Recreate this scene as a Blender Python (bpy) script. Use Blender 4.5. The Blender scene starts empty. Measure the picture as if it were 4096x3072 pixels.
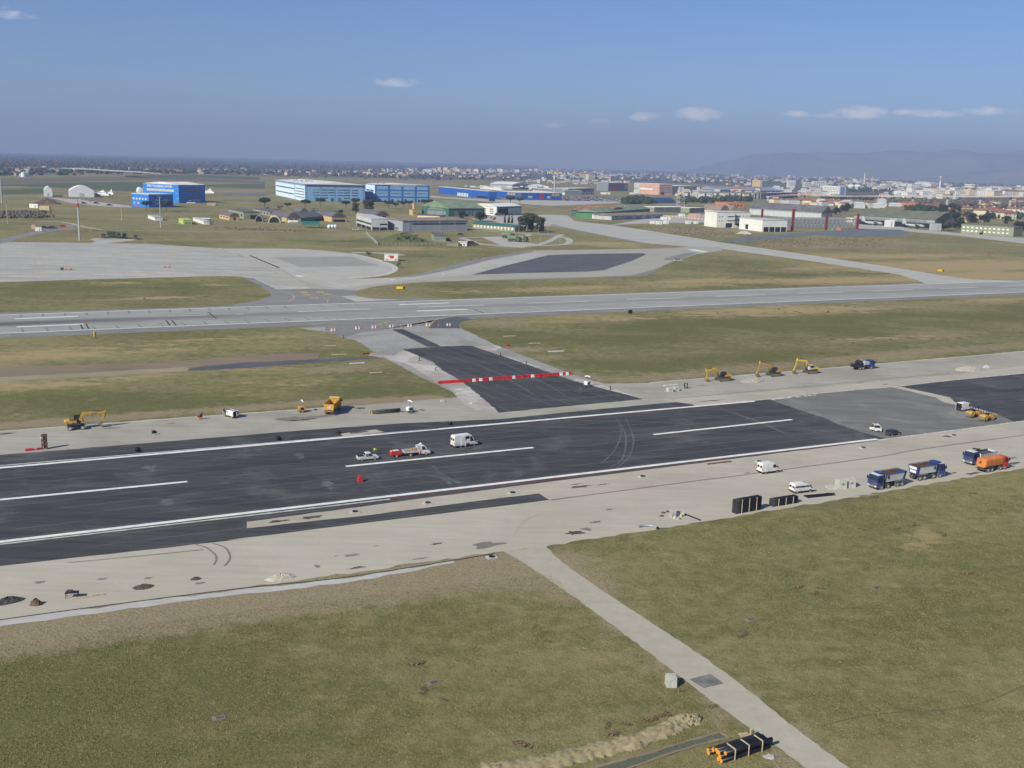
# Airfield under works, seen from the air: two runways, taxiways, hangars, shipyard halls, town and hills.
import bpy, math, random
import numpy as np
from mathutils import Vector, Matrix
sc = bpy.context.scene
col = sc.collection
rad = math.radians
rnd = random.Random(11)
nprng = np.random.default_rng(5)
# ---------------------------------------------------------------- camera
CAM_H = 62.0                      # metres above the airfield
FPX = 4200.0                      # focal length for a 4096 px wide frame
HOR0, HORS = 600.0, 0.0268        # where the horizon runs in that frame
roll = math.atan(HORS)
pitch = math.atan((1536 - (HOR0 + HORS * 2048)) * math.cos(roll) / FPX)
FWD = Vector((0, math.cos(pitch), -math.sin(pitch)))
_u0 = Vector((0, math.sin(pitch), math.cos(pitch)))
_r0 = Vector((1, 0, 0))
RGT = _r0 * math.cos(roll) + _u0 * math.sin(roll)
UPV = -_r0 * math.sin(roll) + _u0 * math.cos(roll)
cam_d = bpy.data.cameras.new('camera')
cam_d.sensor_width = 36.0
cam_d.lens = 36.0 * FPX / 4096
cam_d.clip_start = 1.0
cam_d.clip_end = 90000
cam = bpy.data.objects.new('camera', cam_d)
col.objects.link(cam)
cam.matrix_world = Matrix(((RGT.x, UPV.x, -FWD.x, 0), (RGT.y, UPV.y, -FWD.y, 0), (RGT.z, UPV.z, -FWD.z, CAM_H), (0, 0, 0, 1)))
sc.camera = cam
# ---------------------------------------------------------------- sky, sun, exposure
SUN_AZ = math.atan2(-0.73, -0.68)         # direction towards the sun, in the ground plane
SUN_EL = rad(35)
world = bpy.data.worlds.new('World')
sc.world = world
world.use_nodes = True
wn = world.node_tree
wn.nodes.clear()
sky = wn.nodes.new('ShaderNodeTexSky')
sky.sky_type = 'NISHITA'
sky.sun_disc = False
sky.sun_elevation = SUN_EL
sky.sun_rotation = math.pi / 2 - SUN_AZ
sky.altitude = 0
sky.air_density = 1.0
sky.dust_density = 0.05
sky.ozone_density = 5.0
bg = wn.nodes.new('ShaderNodeBackground')
bg.inputs['Strength'].default_value = 0.066
wo = wn.nodes.new('ShaderNodeOutputWorld')
tint = wn.nodes.new('ShaderNodeMix'); tint.data_type = 'RGBA'; tint.blend_type = 'MULTIPLY'; tint.inputs[0].default_value = 1.0
tint.inputs[7].default_value = (.69, .79, 1.05, 1)
wn.links.new(sky.outputs[0], tint.inputs[6])
# small fair-weather clouds low in the sky, in a belt that goes on all around
CLOUDS = [(855,178,62,13,.55),(1508,246,60,17,1.0),(1392,252,40,12,.9),(1722,247,48,10,.7),(1860,243,62,17,1.0),(2020,245,70,10,.8),(2130,240,64,11,.7),(1200,270,46,8,.5),(1800,250,60,7,.5),(30,30,50,16,.4),(1290,262,40,7,.45),(1960,243,40,8,.8)]
def wmath(op, x, y=0.0, clamp=False):
 o = wn.nodes.new('ShaderNodeMath'); o.operation = op; o.use_clamp = clamp
 for i, q in enumerate((x, y)):
  if isinstance(q, (int, float)): o.inputs[i].default_value = q
  else: wn.links.new(q, o.inputs[i])
 return o.outputs[0]
wtc = wn.nodes.new('ShaderNodeTexCoord')
wsp = wn.nodes.new('ShaderNodeSeparateXYZ'); wn.links.new(wtc.outputs['Generated'], wsp.inputs[0])
PER = rad(58)
az = wmath('ARCTAN2', wsp.outputs[0], wsp.outputs[1])
azw = wmath('SUBTRACT', wmath('MULTIPLY', wmath('FRACT', wmath('DIVIDE', wmath('ADD', az, PER / 2), PER)), PER), PER / 2)
el = wmath('ARCSINE', wsp.outputs[2])
cover = None
for cx, cy, cw, ch, ca in CLOUDS:
 px, py = cx * 4096 / 2212, cy * 4096 / 2212
 d = (RGT * (px - 2048) + UPV * (1536 - py) + FWD * FPX).normalized()
 k = 4096 / 2212 / FPX
 e = wmath('ADD',wmath('POWER',wmath('DIVIDE',wmath('ABSOLUTE',wmath('SUBTRACT',azw,math.atan2(d.x,d.y))),cw * k),2.0),wmath('POWER',wmath('DIVIDE',wmath('ABSOLUTE',wmath('SUBTRACT',el,math.asin(d.z))),ch * k),2.0))
 g = wmath('MULTIPLY', wmath('SUBTRACT', 1.0, e, True), ca)
 cover = g if cover is None else wmath('MAXIMUM', cover, g)
wcb = wn.nodes.new('ShaderNodeCombineXYZ'); wn.links.new(wmath('MULTIPLY',az,1.0),wcb.inputs[0]); wn.links.new(wmath('MULTIPLY',el,2.2),wcb.inputs[1])
wnz = wn.nodes.new('ShaderNodeTexNoise'); wn.links.new(wcb.outputs[0], wnz.inputs['Vector'])
wnz.inputs['Scale'].default_value = 70; wnz.inputs['Detail'].default_value = 7; wnz.inputs['Roughness'].default_value = .62
cf = wmath('ADD', wmath('MULTIPLY', cover, .75), wmath('MULTIPLY', wmath('SUBTRACT', wnz.outputs[0], .5), 1.5))
cf = wmath('MULTIPLY', wmath('MULTIPLY', wmath('SUBTRACT', cf, .12), 1.5, True), wmath('MULTIPLY', cover, 2.5, True))
cmix = wn.nodes.new('ShaderNodeMix'); cmix.data_type = 'RGBA'
wn.links.new(wmath('MULTIPLY',cf,.8),cmix.inputs[0]); wn.links.new(tint.outputs[2],cmix.inputs[6]); cmix.inputs[7].default_value = (12.0,11.5,11.0,1)
wn.links.new(cmix.outputs[2], bg.inputs[0])
wn.links.new(bg.outputs[0], wo.inputs[0])
sd = bpy.data.lights.new('sun', 'SUN')
sd.energy = 4.1
sd.angle = rad(0.53)
sd.color = (1.0, 0.955, 0.80)
sun = bpy.data.objects.new('sun', sd)
col.objects.link(sun)
sdir = Vector((math.cos(SUN_AZ) * math.cos(SUN_EL), math.sin(SUN_AZ) * math.cos(SUN_EL), math.sin(SUN_EL)))
sun.rotation_euler = sdir.to_track_quat('Z', 'Y').to_euler()
sun.location = (0, 0, 300)
sc.view_settings.view_transform = 'Standard'
sc.view_settings.look = 'None'
sc.view_settings.exposure = 0.48
HAZE = 1.15e-4                     # thickness of the hazy air (per metre)
sc.view_settings.gamma = 1.0
sc.view_settings.use_curve_mapping = False
sc.cycles.volume_bounces = 0
world.cycles.sampling_method = 'MANUAL'
world.cycles.sample_map_resolution = 256
sc.cycles.max_bounces = 6
# ---------------------------------------------------------------- survey: where things stand on the ground
VIEWS = {'F': (0, 0, 2212 / 4096), 'S': (0, 0, 1), 'A1': (0, 580, 3.16), 'A2': (500, 640, 3.16), 'A3': (1000, 640, 2.765),
   'A4': (1700, 640, 3.16), 'A5': (2300, 640, 3.16), 'A6': (2900, 640, 3.16), 'A7': (3500, 640, 3.711),
   'B1': (0, 900, 2.212), 'B2': (800, 900, 2.212), 'B3': (1700, 900, 2.212), 'B4': (2600, 900, 2.212), 'B5': (3200, 900, 2.469),
   'C1': (0, 1550, 3.16), 'C2': (600, 1550, 3.16), 'C3': (1200, 1450, 2.765), 'C4': (1900, 1350, 2.765), 'C5': (2600, 1400, 3.16),
   'C6': (3200, 1400, 3.687), 'C7': (3400, 1580, 3.178), 'D1': (2500, 1750, 2.212), 'D2': (0, 2000, 2.212), 'D3': (900, 1850, 1.8433),
   'D4': (2000, 1900, 2.765), 'D5': (2000, 2500, 1.58), 'D6': (2700, 2850, 4.424), 'D7': (0, 1250, 1.4747), 'D8': (1300, 1250, 2.212),
   'E1': (200, 2300, 1.3825), 'E2': (2900, 2000, 1.5477)}
def pix(v, x, y):
 a = VIEWS[v]
 return a[0] + x / a[2], a[1] + y / a[2]
def ground(px, py, z=0.0):
 d = RGT * (px - 2048) + UPV * (1536 - py) + FWD * FPX
 t = (CAM_H - z) / -d.z
 return Vector((d.x * t, d.y * t, z))
def P(v, x, y, z=0.0):
 return ground(*pix(v, x, y), z)
def ztop(p, py):
 """height above ground point p of the thing whose top is seen at row py"""
 rel = Vector((p.x, p.y, -CAM_H))
 k = (1536 - py) / FPX
 return (k * rel.dot(FWD) - rel.dot(UPV)) / (UPV.z - k * FWD.z)
def colx(p):
 rel = Vector((p.x, p.y, p.z - CAM_H))
 return 2048 + FPX * rel.dot(RGT) / rel.dot(FWD)
_a, _b = ground(0, 2167.7), ground(3509, 1756.7)
TH = math.atan2(_b.y - _a.y, _b.x - _a.x)      # heading of the runways
TU = Vector((math.cos(TH), math.sin(TH), 0))
TV = Vector((-math.sin(TH), math.cos(TH), 0))
# ---------------------------------------------------------------- small modelling kit
class MB:
 def __init__(self):
  self.v, self.f = [], []
 def add(self, vs, fs):
  o = len(self.v)
  self.v += [tuple(p) for p in vs]
  self.f += [tuple(i + o for i in f) for f in fs]
  return self
 def hexa(self, p):     # 4 bottom (ccw), 4 top
  return self.add(p, [(3, 2, 1, 0), (4, 5, 6, 7), (0, 1, 5, 4), (1, 2, 6, 5), (2, 3, 7, 6), (3, 0, 4, 7)])
 def box(self, c, s, rz=0.0, top=1.0, ry=0.0):
  x, y, z = s[0] / 2, s[1] / 2, s[2] / 2
  m = Matrix.Translation(c) @ Matrix.Rotation(rz, 4, 'Z') @ Matrix.Rotation(ry, 4, 'Y')
  q = []
  for zz, k in ((-z, 1.0), (z, top)):
   q += [m @ Vector((-x * k, -y * k, zz)), m @ Vector((x * k, -y * k, zz)), m @ Vector((x * k, y * k, zz)), m @ Vector((-x * k, y * k, zz))]
  return self.hexa(q)
 def prof(self, pts, w, wt=None, y0=0.0):
  """side profile (x,z) extruded across y to +-w/2; wt: list of widths per point"""
  n = len(pts)
  ws = wt if wt else [w] * n
  vs = [(p[0], y0 - ws[i] / 2, p[1]) for i, p in enumerate(pts)] + [(p[0], y0 + ws[i] / 2, p[1]) for i, p in enumerate(pts)]
  fs = [tuple(range(n)), tuple(range(2 * n - 1, n - 1, -1))]
  for i in range(n):
   j = (i + 1) % n
   fs.append((i, i + n, j + n, j))
  return self.add(vs, fs)
 def slab(self, poly, z0, z1):
  n = len(poly)
  vs = [(p[0], p[1], z0) for p in poly] + [(p[0], p[1], z1) for p in poly]
  fs = [tuple(range(n - 1, -1, -1)), tuple(range(n, 2 * n))]
  for i in range(n):
   j = (i + 1) % n
   fs.append((i, j, j + n, i + n))
  return self.add(vs, fs)
 def cyl(self, p0, p1, r0, r1=None, n=10, caps=True):
  r1 = r0 if r1 is None else r1
  p0, p1 = Vector(p0), Vector(p1)
  d = (p1 - p0).normalized()
  a = d.orthogonal().normalized()
  b = d.cross(a)
  vs = []
  for p, r in ((p0, r0), (p1, r1)):
   for i in range(n):
    t = 2 * math.pi * i / n
    vs.append(p + a * (r * math.cos(t)) + b * (r * math.sin(t)))
  fs = [(i, (i + 1) % n, n + (i + 1) % n, n + i) for i in range(n)]
  if caps:
   fs += [tuple(range(n - 1, -1, -1)), tuple(range(n, 2 * n))]
  return self.add(vs, fs)
 def path(self, pts, r, n=8):
  for a, b in zip(pts[:-1], pts[1:]):
   self.cyl(a, b, r, n=n)
  return self
 def bar(self, a, b, w, h=None):
  h = h or w
  a, b = Vector(a), Vector(b)
  d = (b - a).normalized()
  up = Vector((0, 0, 1)) if abs(d.z) < .95 else Vector((1, 0, 0))
  s = d.cross(up).normalized() * (w / 2)
  u = s.cross(d).normalized() * (h / 2)
  return self.hexa([a - s - u, b - s - u, b + s - u, a + s - u, a - s + u, b - s + u, b + s + u, a + s + u])
 def lathe(self, prof, n=12, axis=None):
  vs, fs = [], []
  for r, z in prof:
   for i in range(n):
    t = 2 * math.pi * i / n
    vs.append((r * math.cos(t), r * math.sin(t), z))
  for k in range(len(prof) - 1):
   for i in range(n):
    j = (i + 1) % n
    fs.append((k * n + i, k * n + j, (k + 1) * n + j, (k + 1) * n + i))
  fs.append(tuple(range(n - 1, -1, -1)))
  fs.append(tuple(range((len(prof) - 1) * n, len(prof) * n)))
  return self.add(vs, fs)
 def plate(self, q, u0, u1, v0, v1, t=0.05, back=0.02):
  """thin slab on the face q (A bottom-left, B bottom-right, C top-right, D top-left seen from outside)"""
  A, B, C, D = [Vector(p) for p in q]
  n = (B - A).cross(D - A).normalized()
  def at(u, v):
   return (A * (1 - u) + B * u) * (1 - v) + (D * (1 - u) + C * u) * v
  p = [at(u0, v0), at(u1, v0), at(u1, v1), at(u0, v1)]
  lo = [x - n * back for x in p]
  hi = [x + n * t for x in p]
  return self.hexa(lo + hi)
 def build(self, name, mat, parent=None, smooth=False):
  me = bpy.data.meshes.new(name)
  me.from_pydata(self.v, [], self.f)
  me.materials.append(M[mat] if isinstance(mat, str) else mat)
  if smooth:
   me.polygons.foreach_set('use_smooth', [True] * len(me.polygons))
  me.update()
  o = bpy.data.objects.new(name, me)
  col.objects.link(o)
  if parent is not None:
   o.parent = parent
  return o
def tag(o, label=None, cat=None, group=None, kind=None):
 if label: o['label'] = label
 if cat: o['category'] = cat
 if group: o['group'] = group
 if kind: o['kind'] = kind
 return o
def thing(name, label, cat, loc=(0, 0, 0), rz=0.0, group=None):
 o = bpy.data.objects.new(name, None)
 o.empty_display_size = 0.5
 col.objects.link(o)
 o.location = loc
 o.rotation_euler = (0, 0, rz)
 return tag(o, label, cat, group)
def copy_tree(o, parent=None):
 c = o.copy()
 col.objects.link(c)
 c.parent = parent
 for ch in list(o.children):
  copy_tree(ch, c)
 return c
def text_on(s, q, u, v, hgt, mat, parent, wid=None, off=0.08, bold=0.0, name='lettering'):
 """flat lettering on the face q, centred at (u,v); hgt = letter height, wid = run length in metres"""
 A, B, C, D = [Vector(p) for p in q]
 ex = (B - A).normalized()
 n = ex.cross((D - A)).normalized()
 ey = n.cross(ex)
 c = (A * (1 - u) + B * u) * (1 - v) + (D * (1 - u) + C * u) * v + n * off
 cu = bpy.data.curves.new(name, 'FONT')
 cu.body, cu.size, cu.extrude, cu.offset = s, hgt * 1.4, 0.02, bold
 cu.align_x = cu.align_y = 'CENTER'
 cu.resolution_u = 2
 tmp = bpy.data.objects.new(name, cu)
 col.objects.link(tmp)
 me_ = bpy.data.meshes.new_from_object(tmp.evaluated_get(bpy.context.evaluated_depsgraph_get()))
 bpy.data.objects.remove(tmp)
 me_.name = name
 me_.materials.clear(); me_.materials.append(M[mat])
 o = bpy.data.objects.new(name, me_)
 col.objects.link(o)
 o.parent = parent
 xs = [w.co.x for w in me_.vertices]
 sx = wid / (max(xs) - min(xs)) if wid else 1.0
 o.matrix_local = Matrix(((ex.x * sx, ey.x, n.x, c.x), (ex.y * sx, ey.y, n.y, c.y), (ex.z * sx, ey.z, n.z, c.z), (0, 0, 0, 1)))
 return o
# ---------------------------------------------------------------- materials
M = {}
class NT:
 def __init__(self, name):
  self.m = bpy.data.materials.new(name)
  self.m.use_nodes = True
  self.t = self.m.node_tree
  self.t.nodes.clear()
  self.out = self.t.nodes.new('ShaderNodeOutputMaterial')
 def n(self, kind, **kw):
  o = self.t.nodes.new(kind)
  for k, v in kw.items():
   setattr(o, k, v)
  return o
 def l(self, a, b):
  self.t.links.new(a, b)
 def sin(self, sock, val):
  if hasattr(val, 'links') or isinstance(val, bpy.types.NodeSocket):
   self.l(val, sock)
  else:
   sock.default_value = val
 def math(self, op, a, b=0.0, c=0.0, clamp=False):
  o = self.n('ShaderNodeMath', operation=op, use_clamp=clamp)
  self.sin(o.inputs[0], a); self.sin(o.inputs[1], b); self.sin(o.inputs[2], c)
  return o.outputs[0]
 def mix(self, f, a, b, mode='MIX'):
  o = self.n('ShaderNodeMix', data_type='RGBA', blend_type=mode)
  self.sin(o.inputs[0], f)
  for s, x in ((o.inputs[6], a), (o.inputs[7], b)):
   if isinstance(x, tuple): s.default_value = (*x[:3], 1)
   else: self.sin(s, x)
  return o.outputs[2]
 def noise(self, vec, scale, detail=4.0, rough=0.55, dist=0.0):
  o = self.n('ShaderNodeTexNoise')
  self.l(vec, o.inputs['Vector'])
  o.inputs['Scale'].default_value = scale
  o.inputs['Detail'].default_value = detail
  o.inputs['Roughness'].default_value = rough
  o.inputs['Distortion'].default_value = dist
  return o.outputs[0]
 def step(self, x, lo, hi):
  o = self.n('ShaderNodeMapRange', interpolation_type='SMOOTHSTEP')
  self.sin(o.inputs[0], x); self.sin(o.inputs[1], lo); self.sin(o.inputs[2], hi)
  return o.outputs[0]
 def pos(self, rot=0.0, scale=(1, 1, 1)):
  g = self.n('ShaderNodeNewGeometry')
  if rot == 0.0 and scale == (1, 1, 1):
   return g.outputs['Position']
  mp = self.n('ShaderNodeMapping')
  mp.inputs['Rotation'].default_value = (0, 0, rot)
  mp.inputs['Scale'].default_value = scale
  self.l(g.outputs['Position'], mp.inputs[0])
  return mp.outputs[0]
 def objc(self):
  return self.n('ShaderNodeTexCoord').outputs['Object']
 def bsdf(self, color, rough=0.8, metal=0.0, bump=None, bstr=0.5, bdist=0.1, spec=0.5, coat=0.0):
  b = self.n('ShaderNodeBsdfPrincipled')
  if isinstance(color, tuple): b.inputs['Base Color'].default_value = (*color[:3], 1)
  else: self.l(color, b.inputs['Base Color'])
  self.sin(b.inputs['Roughness'], rough)
  b.inputs['Metallic'].default_value = metal
  b.inputs['Specular IOR Level'].default_value = spec
  b.inputs['Coat Weight'].default_value = coat
  if bump is not None:
   bp = self.n('ShaderNodeBump')
   bp.inputs['Strength'].default_value = bstr
   bp.inputs['Distance'].default_value = bdist
   self.l(bump, bp.inputs['Height'])
   self.l(bp.outputs[0], b.inputs['Normal'])
  self.l(b.outputs[0], self.out.inputs[0])
  return b
def mul(c, k):
 return tuple(max(0, min(1, x * k)) for x in c)
def simple(name, c, rough=0.6, metal=0.0, var=0.18, scale=0.6, dust=0.0, spec=0.4, bump=0.0, streak=False):
 """painted / plain surface with tonal variation, optional dust gathering low on the thing"""
 t = NT(name)
 oc = t.objc()
 if streak:
  mp = t.n('ShaderNodeMapping'); mp.inputs['Scale'].default_value = (1, 1, .08)
  t.l(oc, mp.inputs[0]); v = mp.outputs[0]
 else:
  v = oc
 f = t.step(t.noise(v, scale, 6, .6), .3, .72)
 colr = t.mix(f, mul(c, 1 - var), mul(c, 1 + var))
 if dust:
  sep = t.n('ShaderNodeSeparateXYZ'); t.l(oc, sep.inputs[0])
  low = t.math('SUBTRACT', 1.0, t.step(sep.outputs[2], .2, 1.9))
  d = t.math('MULTIPLY', t.math('ADD', t.math('MULTIPLY', low, .8), .18), t.step(t.noise(oc, 1.7, 7, .65), .3, .75))
  colr = t.mix(t.math('MULTIPLY', d, dust), colr, (.30, .26, .20))
 t.bsdf(colr, rough, metal, spec=spec, bump=t.noise(oc, 8, 4) if bump else None, bstr=bump, bdist=.02)
 M[name] = t.m
for nm, c, kw in [
 ('white', (.74, .74, .72), dict(rough=.4, var=.07, dust=.75)), ('silver', (.55, .55, .54), dict(rough=.4, var=.1, dust=.5)),
 ('black', (.018, .018, .02), dict(rough=.5, var=.3)), ('tyre', (.02, .02, .02), dict(rough=.85, var=.3, dust=.9)),
 ('rim', (.42, .42, .42), dict(rough=.5, var=.2)), ('glass', (.02, .026, .034), dict(rough=.08, var=.2, spec=.8)),
 ('cat_yellow', (.60, .32, .035), dict(rough=.5, var=.2, dust=.95)), ('jcb_yellow', (.70, .38, .02), dict(rough=.5, var=.18, dust=.8)),
 ('lemon', (.70, .49, .03), dict(rough=.5, var=.18, dust=.8)), ('orange', (.62, .20, .035), dict(rough=.5, var=.2, dust=.9)),
 ('truck_blue', (.012, .04, .19), dict(rough=.35, var=.2, dust=.8)), ('navy', (.012, .02, .05), dict(rough=.3, var=.2, dust=.4)),
 ('red', (.55, .035, .025), dict(rough=.5, var=.14)), ('barrier_red', (.56, .03, .03), dict(rough=.55, var=.16)),
 ('barrier_white', (.76, .75, .72), dict(rough=.55, var=.08)), ('rust', (.17, .075, .035), dict(rough=.9, var=.4, scale=2)),
 ('steel', (.22, .22, .22), dict(rough=.55, var=.3, metal=.3)), ('dark_steel', (.06, .058, .055), dict(rough=.7, var=.4)),
 ('drum_steel', (.20, .165, .11), dict(rough=.6, var=.3)), ('track', (.10, .085, .065), dict(rough=.9, var=.4, scale=3)),
 ('pipe_black', (.014, .015, .02), dict(rough=.42, var=.3)), ('pipe_orange', (.80, .30, .03), dict(rough=.6, var=.1)),
 ('timber', (.52, .42, .28), dict(rough=.85, var=.2, scale=2)), ('cut_concrete', (.46, .455, .42), dict(rough=.9, var=.16, scale=1.5)),
 ('hivis_yellow', (.62, .85, .02), dict(rough=.8, var=.1)), ('hivis_orange', (.85, .16, .03), dict(rough=.8, var=.1)),
 ('denim',(.05,.09,.20),dict(rough=.9,var=.2)),('skin_tone',(.42,.26,.18),dict(rough=.7,var=.1)),('grey_cloth',(.30,.30,.33),dict(rough=.9,var=.15)),
 ('helmet', (.8, .8, .78), dict(rough=.4, var=.05)), ('hair', (.03, .02, .015), dict(rough=.8, var=.2)),
 ('sign_yellow',(.80,.55,.02),dict(rough=.5,var=.06)),('olive',(.065,.085,.04),dict(rough=.7,var=.25,dust=.3)),('olive_light',(.16,.20,.12),dict(rough=.8,var=.15)),
 ('paint_white',(.84,.84,.83),dict(rough=.8,var=.05)),('tail_red',(.5,.02,.02),dict(rough=.3,var=.1)),('lamp_clear',(.7,.72,.75),dict(rough=.15,var=.1)),
 ('royal_blue', (.02, .20, .62), dict(rough=.6, var=.06, scale=.05)), 
 ('store_blue',(.012,.10,.43),dict(rough=.5,var=.06,scale=.03)),('pale_blue',(.68,.81,.95),dict(rough=.7,var=.05,scale=.04)),('mid_blue',(.15,.29,.52),dict(rough=.7,var=.06,scale=.04)),
 ('panel_blue', (.23, .40, .62), dict(rough=.7, var=.05, scale=.05)), ('navy_wall', (.02, .13, .40), dict(rough=.7, var=.08, scale=.05)),
 ('roof_white', (.74, .73, .70), dict(rough=.8, var=.1, scale=.06)), ('tent', (.80, .80, .81), dict(rough=.6, var=.05, scale=.2)),
 ('hall_grey',(.33,.35,.38),dict(rough=.8,var=.08,scale=.08,streak=True)),('hall_light',(.50,.51,.51),dict(rough=.85,var=.08,scale=.1)),('hall_dark',(.20,.22,.25),dict(rough=.8,var=.1,scale=.08,streak=True)),
 ('roof_dark',(.13,.12,.125),dict(rough=.9,var=.25,scale=.15)),('roof_brown',(.26,.20,.16),dict(rough=.95,var=.2,scale=.15)),('roof_green',(.19,.25,.165),dict(rough=.85,var=.2,scale=.1)),
 ('roof_olive',(.15,.16,.105),dict(rough=.9,var=.2,scale=.1)),('roof_teal',(.02,.14,.13),dict(rough=.7,var=.15,scale=.1)),('hut_green',(.27,.285,.195),dict(rough=.85,var=.12,scale=.2)),
 ('hangar_green',(.05,.13,.10),dict(rough=.7,var=.15,scale=.1)),('bright_green',(.07,.21,.09),dict(rough=.7,var=.1,scale=.1)),('ochre',(.56,.40,.19),dict(rough=.9,var=.12,scale=.15)),
 ('brick_brown',(.15,.095,.06),dict(rough=.95,var=.2,scale=.3)),('cream',(.68,.60,.42),dict(rough=.9,var=.1,scale=.15)),('plaster_white',(.74,.73,.68),dict(rough=.9,var=.06,scale=.1)),
 ('plaster_pink',(.62,.36,.27),dict(rough=.9,var=.1,scale=.1)),('plaster_orange',(.56,.22,.10),dict(rough=.9,var=.12,scale=.15)),('plaster_yellow',(.70,.52,.24),dict(rough=.9,var=.1,scale=.15)),
 ('tile',(.27,.125,.085),dict(rough=.95,var=.22,scale=.25)),('red_column',(.22,.05,.035),dict(rough=.7,var=.15,scale=.3)),('gal_steel',(.34,.37,.41),dict(rough=.5,var=.2,metal=.2)),
 ('plane_grey',(.36,.40,.40),dict(rough=.5,var=.08)),('corrugated',(.42,.44,.46),dict(rough=.6,var=.15,scale=.15,streak=True)),('viaduct',(.42,.41,.38),dict(rough=.9,var=.12,scale=.05)),
 ('dark_open',(.012,.014,.018),dict(rough=.9,var=.2)),('solar',(.03,.05,.14),dict(rough=.3,var=.2)),('soil',(.12,.08,.055),dict(rough=1,var=.4,scale=.3)),
 ('container_white',(.72,.72,.70),dict(rough=.6,var=.08)),('lime',(.45,.55,.12),dict(rough=.8,var=.1)),('roof_rust',(.33,.16,.10),dict(rough=.9,var=.2,scale=.1)),('pole_grey',(.42,.44,.44),dict(rough=.6,var=.1))]:
 simple(nm, c, **kw)
# the setting
def soft_rag(poly, step=3.0, amp=.35, seed=1):
 """give a pavement outline the small unevenness of a real edge"""
 r = random.Random(seed)
 out = []
 n = len(poly)
 for i in range(n):
  a, b = poly[i], poly[(i + 1) % n]
  d = (b - a).length
  k = max(1, min(160, int(d / step)))
  nn = Vector((-(b - a).y, (b - a).x, 0)).normalized() if d > 0 else Vector()
  for j in range(k):
   p = a.lerp(b, j / k)
   out.append(p + nn * r.uniform(-amp, amp) if j else p.copy())
 return out
def struct(name, pts, z, mat, parent=None, rag=0.0, seed=1, step=3.0):
 if rag: pts = soft_rag(pts, step, rag, seed)
 m = MB()
 m.add([(p.x, p.y, z) for p in pts], [tuple(range(len(pts)))])
 # faces must look up
 ar = sum(pts[i].x * pts[(i + 1) % len(pts)].y - pts[(i + 1) % len(pts)].x * pts[i].y for i in range(len(pts)))
 if ar < 0: m.f = [tuple(reversed(m.f[0]))]
 o = m.build(name, mat, parent)
 if parent is None: o['kind'] = 'structure'
 return o
def ribbon(name, pts, w, z, mat, parent=None, w2=None):
 m = MB()
 vs, fs = [], []
 n = len(pts)
 for i, p in enumerate(pts):
  a, b = pts[max(0, i - 1)], pts[min(n - 1, i + 1)]
  t = (b - a).normalized()
  s = Vector((-t.y, t.x, 0)) * ((w if w2 is None else w + (w2 - w) * i / (n - 1)) / 2)
  vs += [(p.x - s.x, p.y - s.y, z), (p.x + s.x, p.y + s.y, z)]
 for i in range(n - 1):
  fs.append((2 * i, 2 * i + 2, 2 * i + 3, 2 * i + 1))
 o = m.add(vs, fs).build(name, mat, parent)
 if parent is None: o['kind'] = 'structure'
 return o
def arc(pts, n=10):
 """smooth curve through points (Catmull-Rom)"""
 out = []
 q = [pts[0]] + list(pts) + [pts[-1]]
 for i in range(1, len(q) - 2):
  p0, p1, p2, p3 = q[i - 1:i + 3]
  for j in range(n):
   t = j / n
   out.append(.5 * (2 * p1 + (p2 - p0) * t + (2 * p0 - 5 * p1 + 4 * p2 - p3) * t * t + (3 * p1 - p0 - 3 * p2 + p3) * t ** 3))
 out.append(pts[-1].copy())
 return out
def L(v, *xy):
 return [P(v, x, y) for x, y in xy]
def S(*items):
 """mixed list: ('B1',x,y)"""
 return [P(*i) for i in items]
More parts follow.
